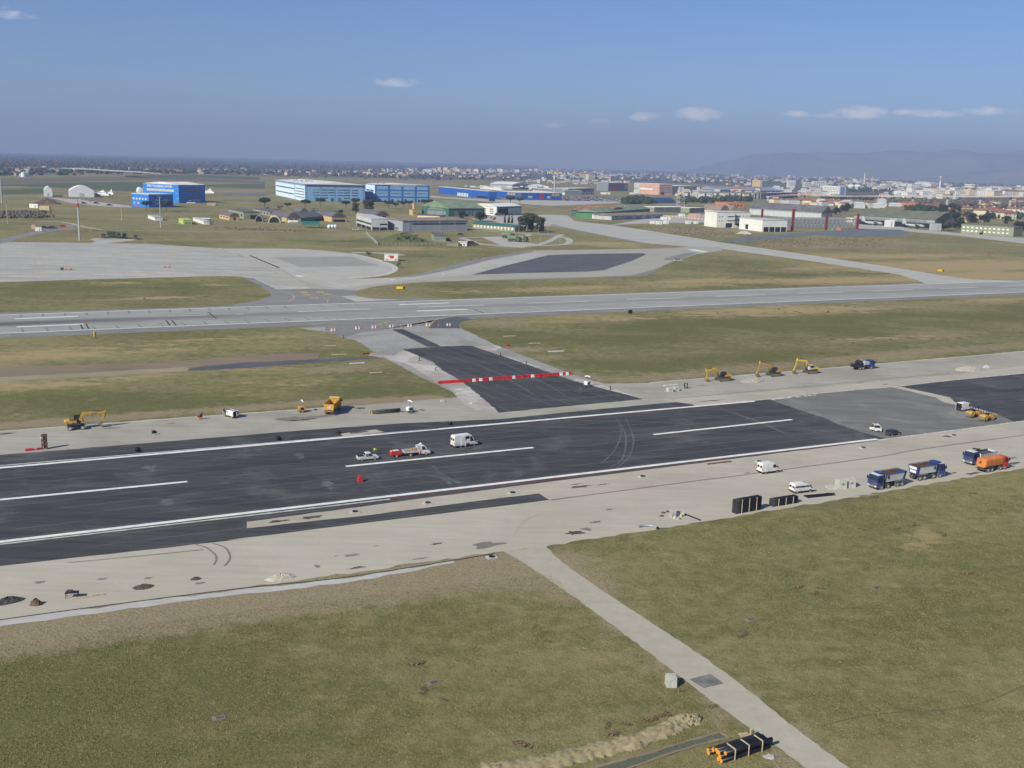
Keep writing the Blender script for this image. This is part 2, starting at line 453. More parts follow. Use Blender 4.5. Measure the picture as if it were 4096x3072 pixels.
# ================================================================= ground materials
def grass_material():
 t = NT('grass_ground')
 p = t.pos()
 pr = t.pos(-TH, (.35, 1, 1))
 at = t.n('ShaderNodeAttribute', attribute_name='zone', attribute_type='GEOMETRY')
 sp = t.n('ShaderNodeSeparateColor'); t.l(at.outputs['Color'], sp.inputs[0])
 dry, earth, lush = sp.outputs
 n1 = t.noise(p, .011, 4, .6, .6)
 n2 = t.noise(pr, .055, 6, .62, .4)
 n3 = t.noise(p, .33, 7, .68)
 n4 = t.noise(p, 2.3, 5, .7)
 n5 = t.noise(pr, .16, 5, .65, .8)
 k = t.math('ADD', t.math('MULTIPLY', n1, .55), t.math('MULTIPLY', n2, .45))
 k = t.math('SUBTRACT', t.math('ADD', k, t.math('MULTIPLY', dry, .10)), t.math('MULTIPLY', lush, .16))
 k = t.math('ADD', k, t.math('MULTIPLY', t.math('SUBTRACT', n3, .5), .6))
 k = t.math('ADD', t.math('MULTIPLY', t.math('SUBTRACT', k, .5), 1.0), .49)
 c = t.mix(t.step(k, .34, .66), (.125, .127, .043), (.285, .250, .122))
 c = t.mix(t.math('MULTIPLY', t.step(n2, .5, .75), .5), c, (.205, .160, .085))
 c = t.mix(t.math('MULTIPLY', t.step(t.noise(t.pos(-TH, (.06, 1, 1)), .5, 5, .7), .5, .8), .35), c, (.23, .205, .10))
 # straw-coloured patches
 s = t.math('ADD', t.math('MULTIPLY', n5, .7), t.math('MULTIPLY', n3, .3))
 s = t.math('ADD', s, t.math('MULTIPLY', dry, .30))
 s = t.step(s, .60, .74)
 c = t.mix(t.math('MULTIPLY', s, .85), c, (.40, .300, .155))
 # bare earth and brown scrub
 e = t.math('ADD', earth, t.math('MULTIPLY', t.math('SUBTRACT', n3, .5), .9))
 e = t.math('MULTIPLY', t.step(e, .30, .75), t.step(earth, .02, .2))
 c = t.mix(t.math('MULTIPLY', e, .85), c, t.mix(t.step(n4, .3, .7), (.225, .178, .115), (.40, .325, .215)))
 # tufts: light and dark flecks
 c = t.mix(t.step(n4, .46, .76), c, t.mix(.7, c, (.31, .27, .155)))
 c = t.mix(t.math('MULTIPLY', t.step(t.noise(p, 1.15, 6, .75), .50, .72), .45), c, (.085, .084, .032))
 c = t.mix(t.math('MULTIPLY', t.step(t.noise(p, .9, 5, .7), .56, .76), .4), c, (.075, .074, .028))
 hgt = t.math('ADD', t.math('MULTIPLY', n3, .5), t.math('MULTIPLY', n4, .35))
 t.bsdf(c, .95, bump=hgt, bstr=.9, bdist=.55, spec=.1)
 M['grass_ground'] = t.m
def paving(name, c0, c1, c2, streak=.10, rough=.9, cracks=False, dirt=.4, fine=1.4):
 """worn concrete or old asphalt: along-runway streaks, blotches and grit"""
 t = NT(name)
 p = t.pos()
 pr = t.pos(-TH, (streak, 1, 1))
 a = t.step(t.noise(pr, .55, 6, .65), .3, .7)
 b = t.step(t.noise(p, .045, 5, .62, .5), .35, .7)
 g = t.noise(p, fine, 6, .7)
 c = t.mix(a, c0, c1)
 c = t.mix(t.math('MULTIPLY', b, dirt), c, c2)
 c = t.mix(t.math('MULTIPLY', t.step(g, .52, .8), .30), c, mul(c2, .75))
 c = t.mix(t.math('MULTIPLY', t.step(t.noise(p, .24, 7, .7, 1.0), .60, .72), .22), c, mul(c0, .62))
 w = t.noise(t.pos(-TH, (.025, .55, 1)), 1.0, 6, .7, .4)
 c = t.mix(t.math('MULTIPLY', t.step(w, .52, .75), .30), c, mul(c2, .85))
 c = t.mix(t.math('MULTIPLY', t.step(t.noise(p, .9, 8, .75), .66, .74), .45), c, mul(c2, .45))
 c = t.mix(t.math('MULTIPLY', t.step(t.noise(p, .12, 7, .7, .5), .58, .75), .35), c, mul(c1, 1.18))
 t.bsdf(c, rough, bump=g, bstr=.25, bdist=.03, spec=.25)
 M[name] = t.m
def slabs(name, c0, c1, c2, sx, sy, rot):
 """concrete bays whose joints and tones differ bay by bay"""
 t = NT(name)
 p = t.pos()
 pr = t.pos(-rot)
 sp = t.n('ShaderNodeSeparateXYZ'); t.l(pr, sp.inputs[0])
 ux, uy = t.math('DIVIDE', sp.outputs[0], sx), t.math('DIVIDE', sp.outputs[1], sy)
 cb = t.n('ShaderNodeCombineXYZ'); t.l(t.math('FLOOR', ux), cb.inputs[0]); t.l(t.math('FLOOR', uy), cb.inputs[1])
 wnz = t.n('ShaderNodeTexWhiteNoise', noise_dimensions='2D'); t.l(cb.outputs[0], wnz.inputs['Vector'])
 st = t.noise(t.pos(-rot, (.05, 1, 1)), .30, 6, .65, .3)
 c = t.mix(t.step(st, .33, .68), c0, c1)
 c = t.mix(t.math('MULTIPLY', wnz.outputs[0], .28), c, c2)
 c = t.mix(t.math('MULTIPLY', t.step(t.noise(p, .5, 7, .7), .55, .8), .3), c, mul(c0, .7))
 jx = t.math('ABSOLUTE', t.math('SUBTRACT', t.math('FRACT', ux), .5))
 jy = t.math('ABSOLUTE', t.math('SUBTRACT', t.math('FRACT', uy), .5))
 j = t.math('MAXIMUM', t.step(jx, .485, .497), t.step(jy, .485, .497))
 c = t.mix(t.math('MULTIPLY', j, .35), c, mul(c0, .55))
 t.bsdf(c, .9, spec=.2)
 M[name] = t.m
def asphalt(name, c0, c1, lane=4.3, seam=.5, rot=None, v0=0.0, dust=.25, rubber=None):
 """machine-laid asphalt in lanes, with pale lane seams and dusty drag marks"""
 t = NT(name)
 rot = TH if rot is None else rot
 p = t.pos()
 pr = t.pos(-rot)
 sp = t.n('ShaderNodeSeparateXYZ'); t.l(pr, sp.inputs[0])
 v = t.math('DIVIDE', t.math('SUBTRACT', sp.outputs[1], v0), lane)
 wob = t.math('MULTIPLY', t.math('SUBTRACT', t.noise(pr, .05, 2), .5), .10)
 v = t.math('ADD', v, wob)
 cb = t.n('ShaderNodeCombineXYZ'); t.l(t.math('FLOOR', v), cb.inputs[0])
 wz = t.n('ShaderNodeTexWhiteNoise', noise_dimensions='2D'); t.l(cb.outputs[0], wz.inputs['Vector'])
 drag = t.noise(t.pos(-rot, (.03, 1, 1)), .9, 6, .65, .2)
 c = t.mix(t.math('ADD', t.math('MULTIPLY', wz.outputs[0], .35), t.math('MULTIPLY', t.step(drag, .3, .75), .65)), c0, c1)
 c = t.mix(t.math('MULTIPLY', t.step(t.noise(p, .06, 6, .65, .7), .48, .78), dust), c, mul(c1, 2.4))
 big = t.noise(t.pos(-rot, (.012, .16, 1)), 1.0, 6, .7, .6)
 c = t.mix(t.math('MULTIPLY', t.step(big, .42, .72), .45), c, mul(c1, 1.35))
 fr = t.math('ABSOLUTE', t.math('SUBTRACT', t.math('FRACT', v), .5))
 sm = t.math('MULTIPLY', t.step(fr, .462, .484), t.step(t.noise(t.pos(-rot, (.2, 1, 1)), .2, 3), .36, .56))
 c = t.mix(t.math('MULTIPLY', sm, seam), c, mul(c1, 2.3))
 if rubber:
  w = t.math('ABSOLUTE', t.math('SUBTRACT', sp.outputs[1], rubber[0]))
  w = t.math('ADD', w, t.math('MULTIPLY', t.math('SUBTRACT', drag, .5), 9))
  fade = t.math('SUBTRACT', 1.0, t.step(sp.outputs[0], rubber[2], rubber[3]))
  k = t.math('MULTIPLY', t.math('SUBTRACT', 1.0, t.step(w, 1.0, rubber[1])), t.math('ADD', t.math('MULTIPLY', fade, .62), .25))
  c = t.mix(k, c, (.06, .06, .065))
 g = t.noise(p, 3.0, 5, .7)
 c = t.mix(t.math('MULTIPLY', t.step(g, .5, .8), .25), c, mul(c1, 1.6))
 t.bsdf(c, .82, bump=g, bstr=.2, bdist=.02, spec=.3)
 M[name] = t.m
grass_material()
_v = lambda p: p.dot(TV)
V2a, V2b = ground(0, 1333.9), ground(0, 1260.3)
RW2 = [ground(0, 1260.3), ground(4096, 1123), ground(4096, 1168.4), ground(0, 1333.9)]
TH2 = math.atan2(RW2[1].y - RW2[0].y + RW2[2].y - RW2[3].y, RW2[1].x - RW2[0].x + RW2[2].x - RW2[3].x)
T2 = Vector((math.cos(TH2), math.sin(TH2), 0)); N2 = Vector((-math.sin(TH2), math.cos(TH2), 0))
v2mid = (V2a.dot(N2) + V2b.dot(N2)) / 2
asphalt('asphalt_new', (.030, .030, .034), (.080, .078, .078), 4.4, .6, v0=1.1, dust=.5)
asphalt('asphalt_link', (.030, .030, .034), (.078, .077, .077), 4.6, .75, rot=TH + rad(96), dust=.22)
asphalt('asphalt_milled', (.12, .117, .108), (.21, .203, .186), 3.0, .12, rot=TH + rad(120), dust=.35)
asphalt('asphalt_far', (.27, .262, .245), (.345, .335, .31), 7.4, .10, rot=TH2, dust=.10, rubber=(v2mid - 1, 9.0, -60, 160))
asphalt('asphalt_shoulder', (.18, .175, .168), (.245, .238, .225), 7.5, .10, rot=TH2, dust=.2)
asphalt('asphalt_pad', (.075, .077, .085), (.115, .116, .122), 6.0, .12, rot=TH + rad(35), dust=.25)
asphalt('asphalt_blue', (.115, .125, .145), (.15, .16, .18), 9.0, .1, dust=.25)
paving('concrete_road', (.43, .395, .32), (.495, .455, .375), (.36, .325, .255), .10)
paving('concrete_upper', (.35, .33, .275), (.43, .405, .345), (.27, .25, .20), .12, dirt=.7)
paving('gravel_strip', (.43, .385, .315), (.50, .455, .375), (.32, .275, .22), .2, dirt=.5)
paving('rubble', (.42, .39, .35), (.64, .62, .58), (.22, .185, .15), .5, dirt=.7, fine=.8)
paving('white_gravel', (.44, .43, .40), (.52, .51, .48), (.34, .325, .29), .5, dirt=.3, fine=2.5)
paving('link_old', (.31, .30, .285), (.40, .39, .375), (.20, .185, .165), .6, dirt=.6)
paving('access_road', (.40, .37, .295), (.46, .425, .345), (.34, .31, .24), .8, dirt=.4)
paving('taxi_beige', (.36, .34, .29), (.42, .395, .34), (.29, .275, .24), .1)
paving('taxi_grey', (.41, .395, .355), (.50, .48, .435), (.33, .31, .275), .08)
slabs('apron_concrete', (.33, .318, .29), (.53, .51, .465), (.29, .275, .25), 6.0, 6.0, TH2)
paving('pad_grey', (.30, .29, .265), (.37, .36, .33), (.24, .23, .21), .08)
paving('dirt_brown', (.215, .165, .115), (.275, .215, .15), (.16, .12, .085), .1)
paving('track_tan', (.30, .25, .175), (.37, .31, .225), (.23, .185, .125), .1)
paving('field_brown', (.155, .125, .080), (.20, .16, .105), (.11, .10, .055), .05)
paving('field_green', (.065, .10, .04), (.10, .125, .05), (.15, .13, .07), .05)
paving('field_tan', (.26, .215, .14), (.32, .27, .18), (.17, .15, .09), .05)
paving('stain_dark', (.09, .075, .06), (.16, .14, .115), (.05, .045, .04), .6, dirt=.7)
paving('stain_mid', (.20, .185, .16), (.27, .25, .22), (.15, .14, .12), .6, dirt=.7)
paving('dust_light', (.10, .10, .102), (.16, .158, .155), (.055, .055, .06), .8, dirt=.75)
simple('mark_white', (.74, .74, .72), rough=.85, var=.12, scale=.5)
simple('mark_worn', (.58, .58, .57), rough=.9, var=.2, scale=.5)
simple('mark_old', (.52, .50, .46), rough=.9, var=.25, scale=.6)
simple('mark_green', (.16, .26, .15), rough=.9, var=.3, scale=.6)
simple('mark_yellow', (.48, .36, .14), rough=.9, var=.25, scale=.6)
simple('mark_red', (.22, .06, .045), rough=.9, var=.25, scale=.6)
simple('crack_dark', (.06, .058, .055), rough=.95, var=.3, scale=.6)
# ================================================================= the ground itself, one sheet to the horizon
def axis(lo, hi, step, far_lo, far_hi, g=1.28):
 a = list(np.arange(lo, hi + .01, step))
 s, x = step, hi
 while x < far_hi:
  s *= g; x += s; a.append(min(x, far_hi))
 s, x = step, lo
 while x > far_lo:
  s *= g; x -= s; a.insert(0, max(x, far_lo))
 return np.array(a)
gx = axis(-330, 330, 5, -14500, 14500)
gy = axis(55, 900, 5, -600, 19400)
X, Y = np.meshgrid(gx, gy)
zone = np.zeros(X.shape + (4,)); zone[..., 3] = 1
def blob(v, x, y, ru, rv, ch, amt):
 c = P(v, x, y)
 du = (X - c.x) * TU.x + (Y - c.y) * TU.y
 dv = (X - c.x) * TV.x + (Y - c.y) * TV.y
 w = np.exp(-((du / ru) ** 2 + (dv / rv) ** 2)) * amt
 zone[..., ch] = np.maximum(zone[..., ch], w)
def band(pts, hw, ch, amt):
 for a, b in zip(pts[:-1], pts[1:]):
  ab = (b.x - a.x, b.y - a.y); l2 = ab[0] ** 2 + ab[1] ** 2
  tt = np.clip(((X - a.x) * ab[0] + (Y - a.y) * ab[1]) / l2, 0, 1)
  d = np.hypot(X - a.x - tt * ab[0], Y - a.y - tt * ab[1])
  zone[..., ch] = np.maximum(zone[..., ch], amt * np.clip(1.35 - d / hw, 0, 1))
DRY, EARTH, LUSH = 0, 1, 2
for b in [('B1',1020,515,16,7,DRY,.8),('B1',1370,645,20,5,DRY,.9),('B1',1950,530,12,6,DRY,.7),('D7',300,250,60,12,DRY,.75),('D7',700,205,45,5,DRY,.6),
   ('D7',1400,150,40,6,DRY,.6),('D7',500,390,70,7,DRY,.6),('D7',100,440,25,6,DRY,.8),('D7',2000,330,18,10,EARTH,.7),('D7',1600,430,30,8,DRY,.45),
   ('B3',950,570,60,14,DRY,.75),('B3',1450,555,40,10,DRY,.7),('B3',1550,165,50,25,DRY,.9),('B3',1750,185,40,18,DRY,.7),('B2',1700,205,50,10,DRY,.9),('B2',1900,215,60,12,DRY,.7),
   ('B4',470,495,50,14,DRY,.95),('B4',200,535,30,10,DRY,.7),('B4',1300,490,110,16,DRY,.85),('B4',1900,490,90,14,DRY,.95),('B4',1500,380,60,16,DRY,.7),('B4',1800,270,60,22,DRY,.8),
   ('B4',600,770,45,14,DRY,.75),('B4',1250,755,70,16,DRY,.9),('B4',1800,740,50,12,DRY,.7),('B5',900,310,120,25,DRY,.9),('B5',1700,400,150,45,DRY,1.1),('B5',1900,500,120,30,DRY,1.0),
   ('B5',100,840,40,12,DRY,.8),('B5',750,1120,22,4,DRY,.9),('B5',1200,1105,15,4,DRY,.8),('B5',2000,740,60,10,DRY,.7),('B3',1700,820,45,14,DRY,.6),
   ('B4',1700,190,140,45,EARTH,.62),('B4',600,60,110,40,EARTH,.75),('B5',500,190,90,30,EARTH,.7),('B5',900,230,50,12,EARTH,.7),('A5',1500,880,90,40,EARTH,.8),
   ('B3',650,870,25,16,EARTH,.6),('D8',1700,330,16,8,EARTH,.75),('D8',1950,400,20,10,EARTH,.6),('A1',1300,980,60,30,EARTH,.5),('A2',800,700,60,25,EARTH,.6),('A2',1700,930,120,25,EARTH,.35),('B2',500,90,150,20,EARTH,.35),
   ('E1',300,800,40,26,LUSH,.8),('E1',900,550,40,16,LUSH,.35),('C1',1000,200,110,14,LUSH,.9),('C2',1000,150,90,12,LUSH,.8),('C3',900,300,40,10,LUSH,.6),('B4',900,880,140,26,LUSH,.9),('B5',1300,950,160,26,LUSH,.7),('C5',900,120,110,10,LUSH,.8),('B4',1700,430,50,12,LUSH,.9),('B1',700,560,120,24,LUSH,.5),('A3',1600,900,60,40,LUSH,.9),
   ('E2', 1200, 230, 10, 4, DRY, .6), ('E2', 700, 420, 14, 4, DRY, .2), ('E1', 1300, 450, 20, 6, EARTH, .35), ('D4', 1200, 950, 14, 5, DRY, .35)]:
 blob(*b)
band(L('F', (-60, 1382), (540, 1300), (1000, 1240), (1190, 1218), (1240, 1262)), 8.5, EARTH, 1.0)
band(S(('C4',700,330),('C4',1500,470),('C5',100,360),('C5',900,270),('C5',2000,170),('C6',1500,60),('F',2260,742)),9,EARTH,.62)
band(L('C1', (0, 480), (900, 420), (2212, 320)), 4.5, EARTH, .85)
band(S(('C2', 600, 300), ('C2', 2212, 190), ('C3', 500, 440), ('C3', 1500, 390)), 4.5, EARTH, .85)
band(L('F', (1240, 1262), (1420, 1420), (1640, 1600), (1700, 1690)), 3.2, EARTH, .7)
band(L('F', (1185, 1180), (1260, 1270), (1560, 1450), (1740, 1580), (1850, 1680)), 2.4, EARTH, .6)
band(L('B1', (0, 770), (1000, 735), (2212, 680)), 3, EARTH, .4)
band(S(('A1', 0, 900), ('A1', 600, 900), ('A1', 1500, 850)), 22, EARTH, .55)
far = np.clip((Y - 800) / 600, 0, 1)
zone[..., EARTH] = np.maximum(zone[..., EARTH], far * .34)
zone[..., DRY] = np.maximum(zone[..., DRY], np.clip((Y - 500) / 300, 0, 1) * .32)
Z = np.zeros_like(X)
# the ditch is cut into the sheet further down; low swells give the fields some relief
Z -= 0.0
me = bpy.data.meshes.new('ground')
ny, nx = X.shape
vs = np.stack([X, Y, Z], -1).reshape(-1, 3)
idx = np.arange(ny * nx).reshape(ny, nx)
fc = np.stack([idx[:-1, :-1], idx[:-1, 1:], idx[1:, 1:], idx[1:, :-1]], -1).reshape(-1, 4)
me.vertices.add(len(vs)); me.vertices.foreach_set('co', vs.ravel())
me.loops.add(fc.size); me.loops.foreach_set('vertex_index', fc.ravel().astype(np.int32))
me.polygons.add(len(fc)); me.polygons.foreach_set('loop_start', np.arange(0, fc.size, 4, dtype=np.int32))
me.update(calc_edges=True)
ca = me.attributes.new('zone', 'FLOAT_COLOR', 'POINT')
ca.data.foreach_set('color', zone.reshape(-1).astype(np.float32))
me.materials.append(M['grass_ground'])
g_o = bpy.data.objects.new('ground', me); col.objects.link(g_o); g_o['kind'] = 'structure'
# ================================================================= runway under works (near)
Z1 = .012
stripe_up = [ground(-160, 1885.8), ground(3017.7, 1605)]
stripe_lo = [ground(-160, 2186.5), ground(3509, 1756.7)]
# upper service strip, worn concrete
struct('service_strip',S(('F',-90,938),('C1',0,550),('C1',2212,385),('C2',2212,250),('C3',1100,440),('C3',1700,390),('F',1000,856),('F',1240,826),('C4',1280,470),('C4',1430,510),('C5',0,415),('C5',440,375),('C5',2212,230),('C6',2212,110),('F',2300,750),('F',2300,830),('F',1500,905),('F',-90,1030)),Z1,'concrete_upper',rag=.5,seed=3)
lowroad = struct('service_road',S(('F',-90,1180),('F',1100,1040),('F',1917,948),('C7',2212,330),('F',2300,898),('F',2300,997),('C7',2212,930),('C7',0,1300),('D1',2212,500),('D4',2212,520),('D4',510,790),('D3',2050,655),('D2',2212,768),('D2',0,1058),('F',-90,1352)),Z1,'concrete_road',rag=.45,seed=4,step=1.6)
struct('gravel_verge',S(('F',-90,1357),('D2',0,1066),('D2',1000,935),('D2',2212,782),('D3',900,855),('D3',1690,722),('D3',1690,742),('D3',900,885),('D2',2212,826),('D2',1000,985),('D2',0,1118),('F',-90,1369)),Z1 + .004,'white_gravel',rag=.35,seed=5,step=2)
ribbon('kerb_gap',arc(S(('F',-90,1354),('D2',0,1061),('D2',1000,925),('D2',2212,772),('D3',900,845),('D3',1990,672)),6),.35,Z1 + .008,'crack_dark',lowroad)
# earth strip between stripe and service road, right part
struct('gravel_bed',S(('D3',160,440),('D3',900,322),('D3',2212,165),('D4',1100,0),('D1',1000,205),('D1',2212,30),('C7',0,630),('C7',900,520),('C7',2212,345),('F',2300,900),('F',2300,928),('C7',2212,510),('C7',0,825),('D1',2212,175),('D1',0,465),('D4',560,275),('D4',430,200),('D4',0,258),('D3',1000,398),('D3',160,487)),Z1 + .004,'gravel_strip',rag=.4,seed=6)
ribbon('pavement_edge',arc(S(('D4',560,278),('D4',2212,60),('D1',1000,338),('D1',2212,175),('C7',900,690),('C7',2212,510)),8),.55,Z1 + .009,'stain_mid',lowroad)
# fresh asphalt
rw1 = struct('runway_asphalt',S(('F',-90,990),('F',0,983),('F',650,930),('C3',1100,675),('C4',250,905),('C4',1300,800),('C4',2212,715),('C5',400,668),('C5',540,688),('C5',560,706),('C5',1430,632),('C5',1500,625),('C5',2212,862),('C6',540,1090),('C6',900,1212),('C6',1300,1315),('C6',1150,1338),('F',1100,1052),('D3',160,438),('D3',160,485),('D3',1000,396),('D4',0,255),('D4',430,205),('D4',545,275),('D3',2212,300),('D3',0,575),('D2',2212,340),('D2',0,585),('F',-90,1232)),Z1 + .012,'asphalt_new',rag=.12,seed=8)
struct('milled_runway',S(('C5',1500,625),('C5',1740,612),('C6',0,668),('C6',500,612),('C6',1340,545),('C6',1450,540),('C6',2212,718),('C7',1310,88),('C7',1870,250),('C7',2110,350),('C7',1500,430),('C7',900,505),('C6',1300,1315),('C6',900,1212),('C6',540,1090),('C5',2212,862)),Z1 + .016,'asphalt_milled',rag=.3,seed=9)
rw1b = struct('runway_asphalt',S(('C6',1480,540),('C6',2212,452),('F',2300,799),('F',2300,899),('C7',2212,335),('C7',2095,345),('C7',1880,245),('C7',1320,86),('C6',2212,700)),Z1 + .020,'asphalt_new',rag=.15,seed=10)
struct('bare_joint',S(('C6',1340,545),('C6',1480,541),('C6',2212,700),('C7',1330,90),('C7',1870,245),('C7',1860,258),('C7',1180,90),('C6',2000,700)),Z1 + .024,'gravel_strip',rag=.25,seed=11)
# painted lines
def stripe(name, a, b, w, z, mat, par):
 t = (b - a).normalized()
 s = Vector((-t.y, t.x, 0)) * (w / 2)
 return struct(name, [a - s, b - s, b + s, a + s], z, mat, par)
Z2 = Z1 + .028
stripe('edge_stripe', *stripe_up, 1.15, Z2, 'mark_white', rw1)
stripe('edge_stripe', *stripe_lo, 1.15, Z2, 'mark_white', rw1)
n1v = Vector((-math.sin(TH), math.cos(TH), 0))
stripe('edge_line_old', ground(-160, 1878.5) + n1v * .35, ground(1750, 1715), .5, Z2, 'mark_worn', rw1)
stripe('edge_line_old', ground(-160, 2196.5), ground(1560, 1997), .55, Z2, 'mark_old', rw1)
stripe('edge_primer', ground(1560, 1997) + n1v * .1, ground(3509, 1756.7) - n1v * .95, .30, Z2, 'mark_red', rw1)
stripe('edge_primer', ground(1990, 1707) - n1v * .1, ground(3017, 1609) - n1v * .1, .25, Z2, 'mark_red', rw1)
for a, b in (((-160, 2014.5), (749, 1927)), ((1383, 1866), (2133, 1790.6)), ((2614, 1738.6), (3168, 1678.5))):
 stripe('centre_dash', ground(*a), ground(*b), 1.0, Z2, 'mark_white', rw1)
stripe('edge_primer', ground(2614, 1742.3), ground(3168, 1682), .25, Z2, 'mark_red', rw1)
for x0,y0,x1,y1 in ((1535,627,1600,617),(1612,619,1705,607),(1730,606,1780,600),(1838,596,1905,588),(1945,585,1985,580),(2005,580,2040,575),(2065,574,2095,570)):
 stripe('stripe_remnant', P('C5', x0, y0), P('C5', x1, y1), .95, Z1 + .032, 'mark_worn', rw1)
edge2 = ribbon('concrete_edge',arc(S(('C5',560,695),('C5',1440,628),('C6',0,668),('C6',900,582),('C6',1400,540),('C6',2212,450),('F',2300,798)),5),.7,Z1 + .036,'mark_old')
ribbon('concrete_edge',arc(S(('C6',1150,1340),('C7',400,572),('C7',900,506),('C7',1500,428),('C7',2212,333),('F',2300,898)),5),.8,Z1 + .036,'mark_old')
# a patch cut out of the upper shoulder
struct('cut_patch', L('C3', (440, 790), (840, 742), (935, 770), (480, 822)), Z1 + .030, 'gravel_strip', rag=.15, step=1)
struct('cut_patch', L('C3', (540, 775), (740, 760), (760, 770), (570, 790)), Z1 + .034, 'stain_dark', rag=.2, step=1)
# wheel tracks, dust and stains
for v,pts,w,mt in (('D2',((1730,395),(1820,420),(1900,480),(1915,530),(1890,575)),.35,'stain_mid'),('D2',((1880,385),(1990,420),(2035,490),(2025,540),(1985,585)),.35,'stain_mid'),
      ('D2', ((600, 555), (1200, 500), (1800, 440)), .4, 'stain_mid'), ('D4', ((160, 680), (190, 600), (300, 490), (420, 450)), .5, 'gravel_strip')):
 ribbon('tyre_mark', arc(L(v, *pts), 8), w, Z1 + .010, mt, lowroad)
for v,pts,w in (('F',((1335,905),(1352,945),(1345,990),(1318,1010)),.4),('F',((1352,905),(1368,945),(1360,985),(1330,1012)),.4),('F',((1330,902),(1342,935),(1326,975),(1300,1000)),.35),('D3',((1480,95),(1580,110),(1640,140),(1660,160)),.9),('D3',((1530,20),(1600,90),(1700,140),(1740,155)),.8),('D3',((1560,70),(1640,120),(1740,150)),.9),
     ('C5',((900,740),(1100,820),(1400,920),(1700,1050)),1.0),('C5',((1050,790),(1300,880),(1600,1010)),.9),('C1',((1640,0),(1700,0),(1760,0)),.1)):
 if w > .2: ribbon('dust_track', arc(L(v, *pts), 8), w, Z1 + .0245 + .0001 * len(rw1.children), 'dust_light', rw1)
def stain(v, x, y, ru, rv, mat, z, par, seed=0, n=16):
 r = random.Random(seed * 31 + int(x) + int(y))
 c = P(v, x, y)
 pts = []
 for i in range(n):
  a = 2 * math.pi * i / n
  k = r.uniform(.45, 1.15)
  pts.append(c + TU * (ru * math.cos(a) * k) + TV * (rv * math.sin(a) * k))
 stain.k += 1
 return struct('stain', pts, z + .0002 * (stain.k % 9), mat, par)
stain.k = 0
for v,x,y,ru,rv in (('C1',1900,1010,1.6,1.6),('C1',1930,1050,.9,1.2),('C2',1870,850,1.8,1.5),('C2',1910,885,.9,1.0),('C2',1100,1145,1.6,.7),('C2',2080,1045,1.0,.6),('D3',760,160,1.8,1.3),('D3',790,190,1.2,.8),('D3',90,113,1.6,.6),('D3',660,57,1.0,.4),('D2',1490,30,1.6,1.6),('C3',300,1330,1.4,1.2),('C3',340,1370,.9,1.0),('F',318,1010,1.3,1.1),('F',360,1082,1.3,1.5)):
 stain(v, x, y, ru, rv, 'dust_light', Z1 + .0275, rw1)
for v,x,y,ru,rv,mt in (('D3',390,433,2.2,.7,'stain_dark'),('D3',630,405,2.2,1.1,'stain_dark'),('D3',1560,600,1.3,.5,'stain_dark'),('D3',1930,610,3.4,1.4,'stain_mid'),('D3',935,683,1.4,.7,'stain_mid'),('D3',975,775,1.6,.5,'stain_dark'),('D3',680,765,.8,.8,'stain_mid'),('D3',820,690,.5,.2,'stain_dark'),('D3',1440,708,1.5,.3,'stain_mid'),('D3',1115,615,.6,.2,'stain_mid'),
       ('D4',835,640,1.9,1.2,'stain_dark'),('D4',955,600,1.2,1.2,'stain_mid'),('D4',1210,382,1.2,.5,'stain_mid'),('D4',1060,520,1.6,.6,'stain_mid'),('D4',900,130,2.4,.8,'stain_dark'),('D4',840,103,1.6,.3,'stain_dark'),('D4',1140,105,1.6,.3,'stain_dark'),('D2',355,728,1.0,.6,'stain_mid'),('D2',910,698,1.2,.4,'stain_mid'),('D2',1310,692,.8,.4,'stain_mid'),('D2',1775,735,1.0,.4,'stain_mid'),
       ('C7',1240,525,1.5,.9,'stain_dark'),('C7',1320,990,1.2,.4,'stain_dark'),('C7',1560,1000,2.6,.7,'stain_dark'),('C7',2070,870,2.4,.8,'stain_dark'),('C7',2050,800,2.0,.8,'stain_mid'),('C7',1560,410,1.0,.4,'stain_dark'),('D1',1080,315,.9,.25,'stain_dark')):
 stain(v, x, y, ru, rv, mt, Z1 + .0105, lowroad)
for v,x,y,ru,rv,mt in (('C2',1780,395,4.5,2.2,'stain_mid'),('C2',1900,410,5,1.0,'stain_dark'),('C2',270,455,1.2,.5,'stain_mid'),('C3',200,600,6,1.4,'stain_mid'),('C3',680,505,1.6,1.1,'stain_dark'),('C1',60,585,2.6,.8,'stain_dark'),('C1',1450,510,2.6,.9,'stain_mid'),('C3',1250,560,1.6,.6,'stain_mid'),('C5',800,640,6,.5,'stain_dark'),('C5',650,450,3,.4,'stain_mid'),('C6',900,480,2,.3,'stain_dark'),('C6',1260,505,1.5,.6,'stain_dark')):
 stain(v, x, y, ru, rv, mt, Z1 + .0045, None, seed=2)
ribbon('old_kerb', arc(S(('C1', 0, 556), ('C1', 2212, 392), ('C2', 2212, 257)), 4), .55, Z1 + .005, 'mark_old')
ribbon('old_kerb',arc(S(('C5',0,412),('C5',460,376),('C5',1500,298),('C6',400,270),('C6',2212,115),('F',2300,752)),5),.65,Z1 + .005,'mark_old')
ribbon('joint_line',arc(S(('C5',250,620),('C5',1100,540),('C5',2212,440),('C6',1200,430),('C6',2212,345)),5),.5,Z1 + .005,'stain_mid')
struct('gravel_bed',S(('C5',130,625),('C5',1000,560),('C5',2212,470),('C6',1300,450),('C6',2212,370),('F',2300,778),('F',2300,797),('C6',2212,446),('C6',0,662),('C5',1400,628),('C5',560,694),('C5',300,660)),Z1 + .004,'gravel_strip',rag=.4,seed=14)
